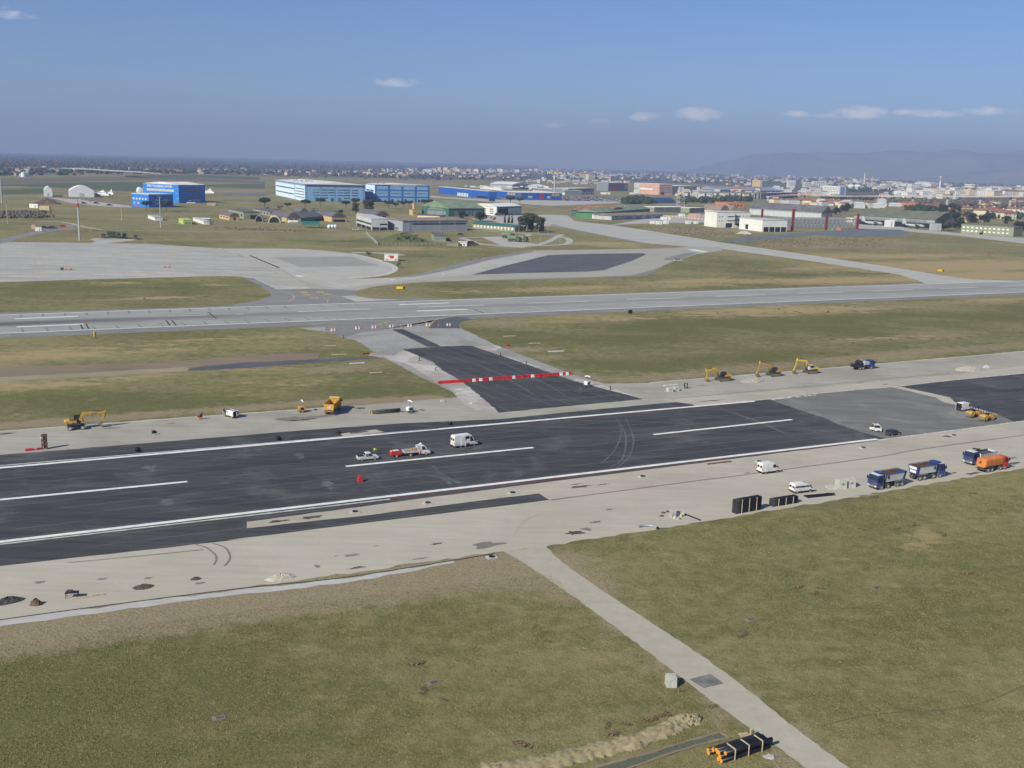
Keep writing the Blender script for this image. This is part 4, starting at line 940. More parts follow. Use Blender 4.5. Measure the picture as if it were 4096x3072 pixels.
def car(label, loc, rz, paint, L_=4.25, W=1.76, Hh=1.46, wb=2.6, hatch=True, group=None, pickup=False, door=None, glass='glass'):
 r = thing('pickup_truck' if pickup else 'car', label, 'pickup' if pickup else 'car', loc, rz, group)
 xf = wb / 2 + .82
 xr = xf - L_
 wz = .88
 yf = lambda z: W / 2 - max(0, z - wz) / (Hh - wz) * W * .13 - max(0, .45 - z) * .2
 if pickup:
  pts = [(xr, .4), (xr - .02, .98), (xr + 1.55, 1.0), (xf - 1.1, .98), (xf - .2, .82), (xf, .6), (xf - .05, .34), (xr + .05, .34)]
 else:
  pts = [(xr + .05, .34), (xr, .6), (xr + .06, wz + .06), (xf - 1.05, wz + .04), (xf - .22, wz - .12), (xf - .02, .58), (xf - .06, .32)]
 MB().prof(pts, W, [2 * yf(z) - (.12 if x > xf - .3 or x < xr + .1 else 0) for x, z in pts]).build('body', paint, r)
 if pickup: cab = [(xr + 1.62, .95), (xf - 1.0, .95), (xf - 1.72, Hh - .02), (xf - 1.95, Hh), (xr + 1.95, Hh), (xr + 1.72, Hh - .06)]
 elif hatch: cab = [(xr + .06, wz), (xf - .98, wz), (xf - 1.75, Hh - .03), (xf - 2.0, Hh), (xr + .75, Hh - .02), (xr + .42, Hh - .08)]
 else: cab = [(xr + .5, wz), (xf - .98, wz), (xf - 1.75, Hh - .03), (xf - 2.0, Hh), (xr + 1.3, Hh - .02), (xr + 1.1, Hh - .06)]
 MB().prof(cab, W, [2 * yf(z) for x, z in cab]).build('cabin', paint, r)
 a, b = cab[1], cab[2]
 MB().plate([(a[0],-yf(a[1]) + .08,a[1]),(a[0],yf(a[1]) - .08,a[1]),(b[0],yf(b[1]) - .06,b[1]),(b[0],-yf(b[1]) + .06,b[1])],.02,.98,.06,.95,.015,.02).build('windscreen',glass,r)
 a, b = cab[0], cab[5]
 MB().plate([(a[0],yf(a[1]) - .08,a[1]),(a[0],-yf(a[1]) + .08,a[1]),(b[0],-yf(b[1]) + .06,b[1]),(b[0],yf(b[1]) - .06,b[1])],.04,.96,.2,.95,.015,.02).build('rear_window',glass,r)
 for s in (1, -1):
  z0, z1 = wz + .07, Hh - .1
  xm = (cab[0][0] + cab[1][0]) / 2 + .05
  f = (z1 - wz) / (Hh - wz)
  xa = cab[1][0] + (cab[2][0] - cab[1][0]) * f
  xb = cab[0][0] + (cab[5][0] - cab[0][0]) * f
  if pickup:
   side(r, 'window', glass, [(cab[0][0] + .55, z0), (cab[1][0] - .12, z0), (xa - .06, z1), (cab[0][0] + .62, z1)], yf, s, .02)
   side(r, 'window', glass, [(cab[0][0] + .1, z0), (cab[0][0] + .48, z0), (cab[0][0] + .5, z1), (xb + .08, z1)], yf, s, .02)
  else:
   side(r, 'window', glass, [(xm + .04, z0), (cab[1][0] - .14, z0), (xa - .06, z1), (xm + .04, z1)], yf, s, .02)
   side(r, 'window', glass, [(cab[0][0] + .2, z0), (xm - .04, z0), (xm - .04, z1), (xb + .1, z1)], yf, s, .02)
  MB().box((xf - .12, s * (W / 2 - .3), .68), (.2, .32, .15)).build('headlight', 'lamp_clear', r)
  MB().box((xr + .03, s * (W / 2 - .2), .82), (.1, .28, .16)).build('tail_light', 'tail_red', r)
  MB().box((cab[1][0] - .28, s * (W / 2 + .08), wz + .14), (.12, .2, .14)).build('mirror', paint, r)
 MB().box((xf - .015, 0, .5), (.06, .7, .16)).build('grille', 'black', r)
 if pickup:
  MB().box((xr + .8, 0, 1.0), (1.4, W * .8, .06)).build('load_bed', 'black', r)
  m = MB()
  m.bar((xr + 1.5,-W * .38,1.0),(xr + 1.5,-W * .36,1.5),.06).bar((xr + 1.5,W * .38,1.0),(xr + 1.5,W * .36,1.5),.06).bar((xr + 1.5,-W * .37,1.5),(xr + 1.5,W * .37,1.5),.07)
  m.build('roll_bar', 'black', r)
 if door:
  s = door
  side(r,'door_opening','dark_open',[(xm_ := cab[1][0] - 1.15,.42),(cab[1][0] - .15,.42),(cab[1][0] - .35,Hh - .12),(xm_,Hh - .12)],yf,s,.022)
  d = MB().box((-.52, 0, .42), (1.04, .07, .62)).build('front_door', paint, r)
  d.location = (cab[1][0] - .08, s * W / 2, .3); d.rotation_euler = (0, 0, -s * rad(62))
  MB().box((-.55, 0, .9), (.8, .05, .36)).build('door_window', glass, d)
 for x in (wb / 2, -wb / 2):
  for s in (1, -1): wheel(r, x, s * (W / 2 - .1), .31, .2)
 return r
def cabover(r, xf, W, paint, Hc=3.0, Lc=1.9, roof='white'):
 """forward-control lorry cab whose front is at xf"""
 yf = lambda z: W / 2 - max(0, z - 1.9) * .05
 pts = [(xf - Lc,.75),(xf - Lc,Hc - .1),(xf - Lc + .1,Hc),(xf - .5,Hc - .02),(xf - .28,Hc - .16),(xf - .03,1.85),(xf,1.0),(xf - .02,.55),(xf - .5,.5)]
 c = MB().prof(pts, W, [2 * yf(z) for x, z in pts]).build('cab', paint, r)
 MB().box((xf - Lc / 2 - .12, 0, Hc + .02), (Lc * .8, W * .86, .05)).build('cab_roof', roof, c)
 a, b = pts[5], pts[4]
 MB().plate([(a[0],-yf(a[1]) + .1,a[1]),(a[0],yf(a[1]) - .1,a[1]),(b[0],yf(b[1]) - .1,b[1]),(b[0],-yf(b[1]) + .1,b[1])],.01,.99,.03,.92,.02,.03).build('windscreen','glass',c)
 MB().box((xf + .005, 0, 1.35), (.05, W * .62, .42)).build('grille', 'dark_steel', c)
 MB().box((xf + .01, 0, .72), (.12, W * .98, .42)).build('bumper', 'steel', c)
 for s in (1, -1):
  side(c, 'window', 'glass', [(xf - 1.25, 1.82), (xf - .22, 1.82), (xf - .42, 2.62), (xf - 1.25, 2.62)], yf, s)
  MB().box((xf + .04, s * (W / 2 - .3), .8), (.1, .36, .2)).build('headlight', 'lamp_clear', c)
  MB().box((xf - .1, s * (W / 2 + .16), 2.25), (.16, .26, .6)).build('mirror', 'black', c)
 return c
def tipper(label, loc, rz, group=None):
 r = thing('tipper_truck', label, 'truck', loc, rz, group)
 W = 2.5
 ax = [2.55, .65, -2.05, -3.4]
 xf = 3.95
 MB().box((-.5, 0, .95), (8.2, .9, .28)).box((.9, .95, .75), (1.0, .5, .55)).box((-.7, -.95, .75), (.9, .5, .55)).build('chassis', 'dark_steel', r)
 cabover(r, xf, W, 'truck_blue')
 x0, x1, z0, z1 = -4.35, 1.75, 1.35, 3.05
 yt, yb = W / 2, W / 2 - .28
 tub = MB()
 for s in (1, -1):
  tub.hexa([(x0 + .15,s * yb,z0),(x1,s * yb,z0),(x1,s * (yb - .06),z0),(x0 + .15,s * (yb - .06),z0)] + [(x0,s * yt,z1),(x1 - .1,s * yt,z1),(x1 - .1,s * (yt - .07),z1),(x0,s * (yt - .07),z1)])
 tub.build('tipper_side', 'white', r)
 MB().box(((x0 + x1) / 2, 0, z0 + .04), (x1 - x0 - .2, 2 * yb, .08)).build('floor', 'rust', r)
 MB().box((x0 + 3.1, 0, z1 - .75), (5.7, 2 * yt - .4, .06)).build('load', 'soil', r)
 for s in (1,-1): MB().hexa([(x0 + .2,s * (yb - .07),z0),(x1 - .1,s * (yb - .07),z0),(x1 - .1,s * (yb - .1),z0),(x0 + .2,s * (yb - .1),z0),(x0 + .1,s * (yt - .08),z1 - .03),(x1 - .15,s * (yt - .08),z1 - .03),(x1 - .15,s * (yt - .11),z1 - .03),(x0 + .1,s * (yt - .11),z1 - .03)]).build('inner_lining','rust',r)
 fr = MB().hexa([(x1,-yb,z0),(x1 + .08,-yb,z0),(x1 + .08,yb,z0),(x1,yb,z0),(x1 - .1,-yt,z1 + .25),(x1,-yt,z1 + .25),(x1,yt,z1 + .25),(x1 - .1,yt,z1 + .25)])
 fr.box((x1 + .55, 0, z1 + .28), (1.1, W * .8, .08))
 fr.build('headboard', 'truck_blue', r)
 tg = MB().hexa([(x0 + .1,-yb,z0),(x0 + .2,-yb,z0),(x0 + .2,yb,z0),(x0 + .1,yb,z0),(x0 - .08,-yt,z1 + .05),(x0 + .02,-yt,z1 + .05),(x0 + .02,yt,z1 + .05),(x0 - .08,yt,z1 + .05)])
 tgo = tg.build('tailgate', 'truck_blue', r)
 MB().plate([(x0 + .1,yb,z0),(x0 + .1,-yb,z0),(x0 - .08,-yt,z1 + .05),(x0 - .08,yt,z1 + .05)],.1,.9,.58,.9,.02,0).build('name_board','white',tgo)
 MB().plate([(x0 + .1,yb,z0),(x0 + .1,-yb,z0),(x0 - .08,-yt,z1 + .05),(x0 - .08,yt,z1 + .05)],.12,.88,.14,.46,.02,0).build('name_board','white',tgo)
 for s in (1, -1):
  MB().bar((x0, s * (yt + .01), z1 + .02), (x1 - .1, s * (yt + .01), z1 + .02), .12, .14).build('top_rail', 'truck_blue', r)
  q = [(x0 + .15, s * yb, z0), (x1, s * yb, z0), (x1 - .1, s * yt, z1), (x0, s * yt, z1)]
  if s > 0: q = [q[1], q[0], q[3], q[2]]
  MB().plate(q, *((.0, .10) if s < 0 else (.90, 1.0)), 0, 1, .035, 0).build('corner_post', 'truck_blue', r)
  MB().plate(q, *((.93, 1.0) if s < 0 else (.0, .07)), 0, 1, .03, 0).build('corner_post', 'dark_steel', r)
  text_on('B', q, .84 if s < 0 else .16, .62, .66, 'black', r, off=.06, bold=.03, name='letter')
  MB().box((-2.72, s * (W / 2 - .2), 1.22), (2.7, .42, .06)).build('mudguard', 'steel', r)
  for x in ax: wheel(r, x, s * (W / 2 - .2), .52, .36)
 return r
def cyl_arm(m, a, b, r):
 a, b = Vector(a), Vector(b)
 c = a.lerp(b, .55)
 m.cyl(a, c, r, n=8); m.cyl(c, b, r * .55, n=8)
def excavator(label, loc, rz, paint, pts, name='excavator', wheeled=False, boomturn=0.0, cabmat='black', arm_paint=None, logo=None):
 """pts: boom foot, knee, tip, stick end (x,z) ahead of the slew centre; the bucket hangs from the stick end"""
 r = thing(name, label, 'excavator', loc, rz)
 arm_paint = arm_paint or paint
 if wheeled:
  MB().box((0, 0, .85), (3.6, 1.1, .45)).box((1.35, 0, .6), (.3, 2.2, .25)).box((-1.35, 0, .6), (.3, 2.2, .25)).build('undercarriage', 'dark_steel', r)
  for x in (1.35, -1.35):
   for s in (1, -1): wheel(r, x, s * .98, .52, .48, 'silver')
  MB().box((2.0, 0, .7), (.12, 2.3, .5)).build('dozer_blade', 'silver', r)
  zb = 1.25
 else:
  MB().box((0, 0, .62), (2.2, 1.7, .5)).build('undercarriage', 'dark_steel', r)
  for s in (1, -1):
   st = [(1.55, .06), (1.95, .28), (1.95, .62), (1.6, .9), (-1.6, .9), (-1.95, .62), (-1.95, .28), (-1.55, .06)]
   tr = MB().prof(st, .56, y0=s * 1.12).build('track', 'track', r)
   MB().prof([(x * .84, .17 + (z - .06) * .72) for x, z in st], .6, y0=s * 1.12).build('track_frame', 'drum_steel', tr)
   m = MB()
   for k in range(5): m.cyl((-1.3 + .65 * k, s * 1.12 - .31, .3), (-1.3 + .65 * k, s * 1.12 + .31, .3), .16, n=8)
   m.build('roller', 'dark_steel', tr)
  zb = .98
 h = bpy.data.objects.new('upper_carriage', None); col.objects.link(h); h.parent = r; h.rotation_euler = (0, 0, boomturn)
 up = MB().cyl((0, 0, zb - .12), (0, 0, zb + .05), .7, n=14)
 up.prof([(1.05, zb), (1.05, zb + .45), (.3, zb + .5), (-1.9, zb + .45), (-1.9, zb)], 2.5)
 up.build('deck', 'dark_steel', h)
 MB().prof([(.15, zb + .3), (.15, zb + 1.0), (-1.5, zb + 1.1), (-1.5, zb + .3)], 2.44).build('engine_cover', paint, h)
 MB().prof([(-1.45,zb + .1),(-1.45,zb + 1.12),(-2.1,zb + 1.02),(-2.45,zb + .8),(-2.4,zb + .3),(-2.1,zb + .1)],2.46).build('counterweight',paint,h)
 MB().box((-.7, -.4, zb + 1.1), (1.2, 1.0, .06)).cyl((-1.1, .5, zb + 1.05), (-1.1, .5, zb + 1.45), .07, n=8).build('exhaust', 'black', h)
 cx = .45
 MB().prof([(cx - .85,zb + .35),(cx + .75,zb + .35),(cx + .85,zb + 1.0),(cx + .55,zb + 1.85),(cx - .75,zb + 1.85)],.98,y0=.72).build('cab',cabmat,h)
 for yy in (1.215, .225):
  s = 1 if yy > .7 else -1
  m = MB()
  m.add([(cx - .7,yy,zb + .95),(cx + .7,yy,zb + .95),(cx + .48,yy,zb + 1.72),(cx - .65,yy,zb + 1.72),(cx - .7,yy + .02 * s,zb + .95),(cx + .7,yy + .02 * s,zb + .95),(cx + .48,yy + .02 * s,zb + 1.72),(cx - .65,yy + .02 * s,zb + 1.72)],
    [(0, 1, 2, 3), (7, 6, 5, 4), (0, 4, 5, 1), (1, 5, 6, 2), (2, 6, 7, 3), (3, 7, 4, 0)])
  m.build('cab_window', 'glass', h)
 MB().plate([(cx + .83,.25,zb + .9),(cx + .83,1.19,zb + .9),(cx + .56,1.19,zb + 1.82),(cx + .56,.25,zb + 1.82)],.05,.95,.05,.95,.03,.02).build('cab_window','glass',h)
 # arm
 (ax, az), (bx, bz), (tx, tz), (ex, ez) = pts
 y = -.05
 def limb(nm, p, hs, w, mt=None):
  m = MB()
  up_, lo_ = [], []
  for i, (x, z) in enumerate(p):
   q0, q1 = p[max(0, i - 1)], p[min(len(p) - 1, i + 1)]
   d = Vector((q1[0] - q0[0], q1[1] - q0[1])).normalized()
   up_.append((x - d.y * hs[i] / 2, z + d.x * hs[i] / 2)); lo_.append((x + d.y * hs[i] / 2, z - d.x * hs[i] / 2))
  for i in range(len(p) - 1):
   m.prof([lo_[i], lo_[i + 1], up_[i + 1], up_[i]], w, y0=y)
  return m.build(nm, mt or arm_paint, h)
 mx, mz = (ax + bx) / 2, (az + bz) / 2
 boom = limb('boom', [(ax, az), (mx, mz), (bx, bz), ((bx + tx) / 2, (bz + tz) / 2 + .08), (tx, tz)], [.55, .62, .62, .52, .36], .42)
 d = Vector((ex - tx, ez - tz)).normalized()
 hx, hz_ = tx - d.x * .65, tz - d.y * .65
 st = limb('stick', [(hx, hz_), (tx + d.x * .3, tz + d.y * .3), (ex, ez)], [.3, .46, .28], .34)
 for pa,pb,rr in (((ax + .7,y - .32,zb + .35),(mx + (bx - mx) * .4,y - .32,mz + (bz - mz) * .4 - .1),.09),((ax + .7,y + .32,zb + .35),(mx + (bx - mx) * .4,y + .32,mz + (bz - mz) * .4 - .1),.09),
      (((bx + tx) / 2 - .3,y,(bz + tz) / 2 + .5),(hx,y,hz_ + .02),.09),((tx + d.x * .1 - d.y * .35,y,tz + d.y * .1 + d.x * .35),(ex - d.x * .55 - d.y * .3,y,ez - d.y * .55 + d.x * .3),.08)):
  m = MB(); cyl_arm(m, pa, pb, rr); m.build('hydraulic_ram', 'dark_steel', h)
 bk = [(ex - .12,ez + .1),(ex + .25,ez - .1),(ex + .15,ez - .55),(ex - .2,ez - .95),(ex - .75,ez - .98),(ex - 1.0,ez - .62),(ex - .75,ez - .3)]
 lo = min(z for x, z in bk)
 if lo < .03: bk = [(x, z + .03 - lo) for x, z in bk]
 MB().prof(bk, 1.05, y0=y).build('bucket', 'drum_steel', h)
 if logo:
  for s in (1, -1):
   yy = y + s * .22
   q = [(bx + .5, yy, bz - .28), (tx - .6, yy, tz - .22), (tx - .6, yy, tz + .2), (bx + .5, yy, bz + .22)]
   if s > 0: q = [q[1], q[0], q[3], q[2]]
   MB().plate(q, .38, .66, .12, .92, .015, 0).build('decal_plate', 'black', boom)
   text_on(logo, q, .52, .5, .26, 'white', boom, off=.03, bold=.012)
   q = [(-2.0, s * 1.23, zb + .3), (-.2, s * 1.23, zb + .3), (-.2, s * 1.23, zb + .95), (-2.0, s * 1.23, zb + .95)]
   if s > 0: q = [q[1], q[0], q[3], q[2]]
   MB().plate(q, .1, .6, .1, .6, .02, 0).build('decal_plate', 'black', h)
   text_on(logo, q, .4, .35, .3, 'white', h, off=.035, bold=.012)
 return r
def tandem_roller(label, loc, rz, group):
 r = thing('road_roller', label, 'roller', loc, rz, group)
 for s in (1, -1):
  d = MB().cyl((s * 1.7, -.88, .66), (s * 1.7, .88, .66), .66, n=24).build('drum', 'drum_steel', r, False)
  MB().cyl((s * 1.7, -.90, .66), (s * 1.7, .90, .66), .48, n=16).build('drum_hub', 'rust', d)
  y = MB()
  for q in (-1, 1): y.box((s * 1.55, q * .97, .85), (.5, .1, .7))
  y.box((s * 1.0, 0, 1.15), (.3, 2.0, .35)).build('drum_yoke', 'cat_yellow', r)
  MB().prof([(s * .75,.95),(s * .75,1.6),(s * 1.0,1.72),(s * 2.05,1.62),(s * 2.3,1.35),(s * 2.3,1.2)],1.72).build('water_tank','cat_yellow',r)
 MB().box((0, 0, .95), (1.6, 1.3, .5)).build('platform', 'cat_yellow', r)
 MB().box((-.25, .1, 1.5), (.5, .5, .12)).box((-.48, .1, 1.8), (.1, .5, .55)).build('seat', 'black', r)
 MB().box((.42, .1, 1.5), (.25, .4, .6)).cyl((.3, .1, 1.85), (.26, .1, 1.89), .2, n=12).build('steering_console', 'black', r)
 m = MB()
 for x in (-.75, .7):
  for y in (-.72, .72): m.bar((x, y, 1.15), (x, y, 2.9), .09)
 m.build('canopy_post', 'black', r)
 MB().box((0, 0, 2.95), (1.85, 1.75, .1)).build('canopy', 'navy', r)
 return r
def light_tower(label, v, x, y, paint, rz):
 r = thing('light_tower', label, 'light tower', P(v, x, y), rz)
 MB().prof([(-.85, .5), (-.85, 1.3), (-.5, 1.5), (.5, 1.5), (.85, 1.3), (.85, .5)], 1.15).build('cabinet', paint, r)
 MB().box((0, 0, .45), (1.9, 1.1, .12)).bar((.9, 0, .45), (1.7, 0, .42), .09).build('trailer_frame', 'dark_steel', r)
 for s in (1, -1):
  wheel(r, 0, s * .68, .3, .18)
  MB().bar((-.7, s * .6, .45), (-.8, s * 1.05, .05), .07).build('outrigger', 'steel', r)
 MB().box((0, -.585, 1.0), (.8, .03, .5)).build('door_panel', 'black', r)
 m = MB().cyl((0, 0, 1.45), (0, 0, 2.75), .07, n=8).build('mast', 'steel', r)
 MB().bar((0, -.75, 2.75), (0, .75, 2.75), .08).build('crossbar', 'black', m)
 for yy in (-.68, -.24, .24, .68):
  MB().box((.08, yy, 2.86 + (.12 if abs(yy) < .5 else 0)), (.18, .4, .34), ry=.4).build('floodlight', 'lamp_clear', m)
 return r
# --- yellow wheeled excavator far left
loc, hd = place('C1', (890, 548), (1045, 536), 1.15)
excavator('yellow wheeled excavator with arm stretched right on left service strip',loc,hd,'cat_yellow',[(.9,2.0),(1.7,3.55),(6.2,3.45),(5.5,1.55)],wheeled=True,logo='CAT')
# --- three tracked ones
for lab, a, b, pt, pts, cm in (
  ('leftmost of three tracked excavators, orange yellow with horizontal boom',(1025,391),(872,403),'jcb_yellow',[(.8,1.7),(2.9,3.75),(6.1,3.25),(5.9,1.0)],'black'),
  ('middle tracked excavator, yellow with black cab and raised stick',(1668,331),(1517,343),'cat_yellow',[(.8,1.7),(2.3,3.5),(5.6,4.35),(6.5,1.2)],'black'),
  ('rightmost tracked excavator, bright lemon yellow with grey cab',(2128,298),(1985,307),'lemon',[(.8,1.7),(1.9,3.9),(5.4,4.4),(6.4,1.2)],'silver')):
 loc, hd = place('C5', a, b, 1.25)
 excavator(lab, loc, hd, pt, pts, cabmat=cm, logo='CAT' if 'middle' in lab else None)
# --- tippers, crane lorry, tanker
loc, hd = place('C7', (655, 1160), (400, 1205), 1.2, .4)
tipper('blue tipper truck with white side facing left beside concrete cubes', loc, hd, 'blue and white tipper trucks')
loc, hd = place('C7', (895, 1092), (1137, 1053), 1.2, .4)
tipper('blue tipper truck with white side facing right, tailgate towards camera', loc, hd, 'blue and white tipper trucks')
def crane_lorry():
 loc, hd = place('C7', (1760, 868), (1570, 903), 1.25, -1.2)
 r = thing('crane_lorry', 'blue lorry with folded black loader crane and grey ribbed dropside body', 'truck', loc, hd)
 MB().box((-.5, 0, .95), (8.0, .9, .28)).build('chassis', 'dark_steel', r)
 cabover(r, 4.2, 2.45, 'truck_blue')
 for x in (2.8, -1.6, -2.95):
  for s in (1, -1): wheel(r, x, s * 1.05, .52, .36)
 MB().box((-1.3, 0, 1.42), (5.6, 2.45, .16)).build('load_floor', 'rust', r)
 MB().box((-1.3, 0, 2.0), (5.4, 2.2, .3), top=.9).build('earth_load', 'soil', r)
 for s in (1, -1):
  w = MB().box((-1.3, s * 1.22, 1.95), (5.6, .06, 1.0)).build('dropside', 'truck_blue', r)
  for k in range(7): MB().box((-3.7 + .8 * k, s * 1.26, 1.95), (.58, .05, .74)).build('side_panel', 'silver', w)
 for x in (-4.1, 1.5): MB().box((x, 0, 1.95), (.07, 2.45, 1.05)).build('end_board', 'silver', r)
 c = MB().box((1.85, 0, 1.7), (.5, .7, 1.6)).build('crane_column', 'black', r)
 MB().bar((1.85,-.4,2.5),(1.85,.9,3.5),.32).bar((1.85,.9,3.5),(1.95,-.5,3.3),.26).cyl((1.75,-.6,3.1),(1.75,-.6,3.4),.22,n=8).build('crane_arm','black',c)
crane_lorry()
def tanker_lorry():
 loc, hd = place('C7', (1800, 980), (1965, 948), 1.2, -.4)
 r = thing('tank_lorry', 'orange tank lorry with red cab beside the crane lorry', 'truck', loc, hd)
 MB().box((-.3, 0, .9), (7.0, .9, .26)).box((-3.9, 0, .75), (.8, 2.2, .12)).build('chassis', 'dark_steel', r)
 cabover(r, 3.75, 2.4, 'red', Hc=2.75, Lc=1.55, roof='red')
 sq = lambda c: math.copysign(abs(c) ** .5, c)
 pr = [(1.2 * sq(math.cos(a)), 2.05 + 1.02 * sq(math.sin(a))) for a in [i * math.pi / 8 for i in range(16)]]
 m = MB()
 n = len(pr)
 vs = []
 for x, k in ((-4.0, .93), (-3.8, 1.0), (1.9, 1.0), (2.1, .9)):
  vs += [(x, y * k, 2.05 + (z - 2.05) * k) for y, z in pr]
 fs = [tuple(range(n)), tuple(range(4 * n - 1, 3 * n - 1, -1))]
 for q in range(3): fs += [(q * n + i, (q + 1) * n + i, (q + 1) * n + (i + 1) % n, q * n + (i + 1) % n) for i in range(n)]
 m.add(vs, fs).build('tank', 'orange', r)
 MB().cyl((.2, 0, 3.0), (.2, 0, 3.12), .3, n=12).cyl((-2, 0, 3.0), (-2, 0, 3.12), .3, n=12).build('hatch', 'orange', r)
 MB().box((-4.03, .2, 2.1), (.06, .5, .5)).build('rear_hatch', 'rust', r)
 for x in (2.7, 1.2, -1.6, -2.95):
  for s in (1, -1): wheel(r, x, s * 1.0, .5, .34)
 m = MB()
 for s in (1, -1): m.box((-2.3, s * 1.05, 1.12), (2.6, .4, .06))
 m.build('mudguard', 'dark_steel', r)
tanker_lorry()
# --- yellow dump truck seen from behind
def dump_truck():
 a = P('C3', 385, 588)
 loc = a + Vector((-1.15, 3.9, 0))
 r = thing('dump_truck', 'yellow dump truck with empty body seen from behind on service strip', 'truck', loc, rad(86))
 MB().box((0, 0, .95), (7.6, .9, .3)).build('chassis', 'dark_steel', r)
 cabover(r, 4.0, 2.5, 'cat_yellow', roof='cat_yellow')
 for x in (2.7, -1.4, -2.75):
  for s in (1, -1): wheel(r, x, s * 1.02, .55, .45)
 x0, x1, z0, z1, yt = -3.9, 1.7, 1.35, 2.95, 1.3
 for s in (1, -1):
  w = MB().hexa([(x0,s * (yt - .25),z0),(x1,s * (yt - .25),z0),(x1,s * (yt - .33),z0),(x0,s * (yt - .33),z0),(x0 - .1,s * yt,z1),(x1,s * yt,z1),(x1,s * (yt - .08),z1),(x0 - .1,s * (yt - .08),z1)]).build('body_side','cat_yellow',r)
  for k in range(5):
   x = x0 + .5 + k * 1.1
   MB().bar((x, s * (yt - .22), z0), (x, s * (yt + .03), z1), .12).build('rib', 'cat_yellow', w)
 MB().box(((x0 + x1) / 2, 0, z0 + .05), (x1 - x0, 2 * yt - .5, .1)).build('floor', 'drum_steel', r)
 MB().box((x1 + .05, 0, 2.25), (.1, 2 * yt, 1.9)).box((x1 + .5, 0, 3.25), (1.2, 2 * yt, .1)).build('headboard', 'cat_yellow', r)
 MB().bar((x1 + .1, -1.25, 3.42), (x1 + .1, 1.25, 3.42), .3).build('rolled_sheet', 'timber', r)
 t = MB().hexa([(x0 - .02,-1.05,z0),(x0 + .06,-1.05,z0),(x0 + .06,1.05,z0),(x0 - .02,1.05,z0),(x0 - .14,-yt,z1 - .1),(x0 - .06,-yt,z1 - .1),(x0 - .06,yt,z1 - .1),(x0 - .14,yt,z1 - .1)]).build('tailgate','cat_yellow',r)
 MB().plate([(x0 - .02,1.05,z0),(x0 - .02,-1.05,z0),(x0 - .14,-yt,z1 - .1),(x0 - .14,yt,z1 - .1)],.3,.7,.25,.8,.03,0).build('emblem_panel','timber',t)
 MB().box((x0 + .1, 0, 1.0), (.12, 2.3, .25)).build('rear_bumper', 'drum_steel', r)
 for s in (1, -1): MB().box((x0, s * .95, 1.0), (.1, .4, .18)).build('tail_light', 'tail_red', r)
dump_truck()
# --- blue lorry with coil on its bed
def coil_lorry():
 loc, hd = place('C6', (905, 296), (1065, 280), 1.2, -.2)
 r = thing('coil_lorry', 'dark blue lorry carrying black hose coil and grey cases, back to excavators', 'truck', loc, hd)
 MB().box((-.3, 0, .95), (7.4, .9, .28)).build('chassis', 'dark_steel', r)
 cabover(r, 3.7, 2.45, 'truck_blue', Hc=2.8, roof='truck_blue')
 for x in (2.3, -1.5, -2.75):
  for s in (1, -1): wheel(r, x, s * 1.02, .52, .36)
 MB().box((-1.3, 0, 1.4), (5.6, 2.45, .22)).build('flatbed', 'truck_blue', r)
 MB().box((.35, 0, 1.95), (2.3, 2.0, .9)).build('grey_case', 'silver', r)
 c = MB().cyl((-2.3, -.9, 2.2), (-2.3, .9, 2.2), .85, n=20).build('hose_coil', 'black', r)
 MB().cyl((-2.3, -.95, 2.2), (-2.3, .95, 2.2), .35, n=12).build('coil_core', 'dark_steel', c)
 MB().box((-4.6, 0, 1.5), (1.3, 1.6, 1.0)).build('rear_crate', 'black', r)
 MB().cyl((-1.4, 0, 2.9), (-1.4, 0, 3.2), .12, n=8).build('beacon', 'sign_yellow', r)
coil_lorry()
# --- vans
loc, hd = place('C3', (1785, 942), (1922, 924), 1.0)
van('tall white panel van with side door open standing on fresh runway',loc,hd,6.0,2.0,2.75,3.45,hood=.95,side_door=-1,group='white works vans')
loc, hd = place('D1', (1247, 325), (1345, 312), .95)
van('white panel van alone on the service road above the minibus', loc, hd, 4.9, 1.95, 2.3, 2.95, hood=1.0, group='white works vans')
loc, hd = place('D1', (1520, 500), (1645, 485), .93)
van('white minibus with dark side windows beside concrete cubes and pipe stacks',loc,hd,4.8,1.9,1.96,3.1,hood=1.05,glass_sides=True,name='minibus')
van('white van with rear doors open near the two rollers',P('C7',1440,205) + Vector((.8,1.2,0)),rad(32),4.9,1.95,2.25,2.95,rear_doors=((1,rad(30)),(-1,rad(115))),group='white works vans')
van('small white van with roof ladder and open doors on left service strip',P('S',922,1671) + Vector((0,.8,0)),rad(140),4.2,1.8,1.85,2.7,rear_doors=((1,rad(95)),(-1,rad(80))),roofrack=True,fdoor=1,name='small_van',group='white works vans')
loc, hd = place('C3', (687, 1093), (830, 1080), .85)
car('white pickup truck with open black bed on fresh runway', loc, hd, 'white', 4.5, 1.7, 1.62, 2.85, pickup=True)
car('white car facing camera with one door open on milled surface',P('C6',1150,1205) + Vector((0,1.2,0)),rad(-97),'white',4.3,1.76,1.45,2.6,door=-1)
loc, hd = place('C6', (1355, 1275), (1465, 1255), .85)
car('dark navy hatchback parked right of the white car', loc, hd, 'navy', 4.2, 1.78, 1.46, 2.6)
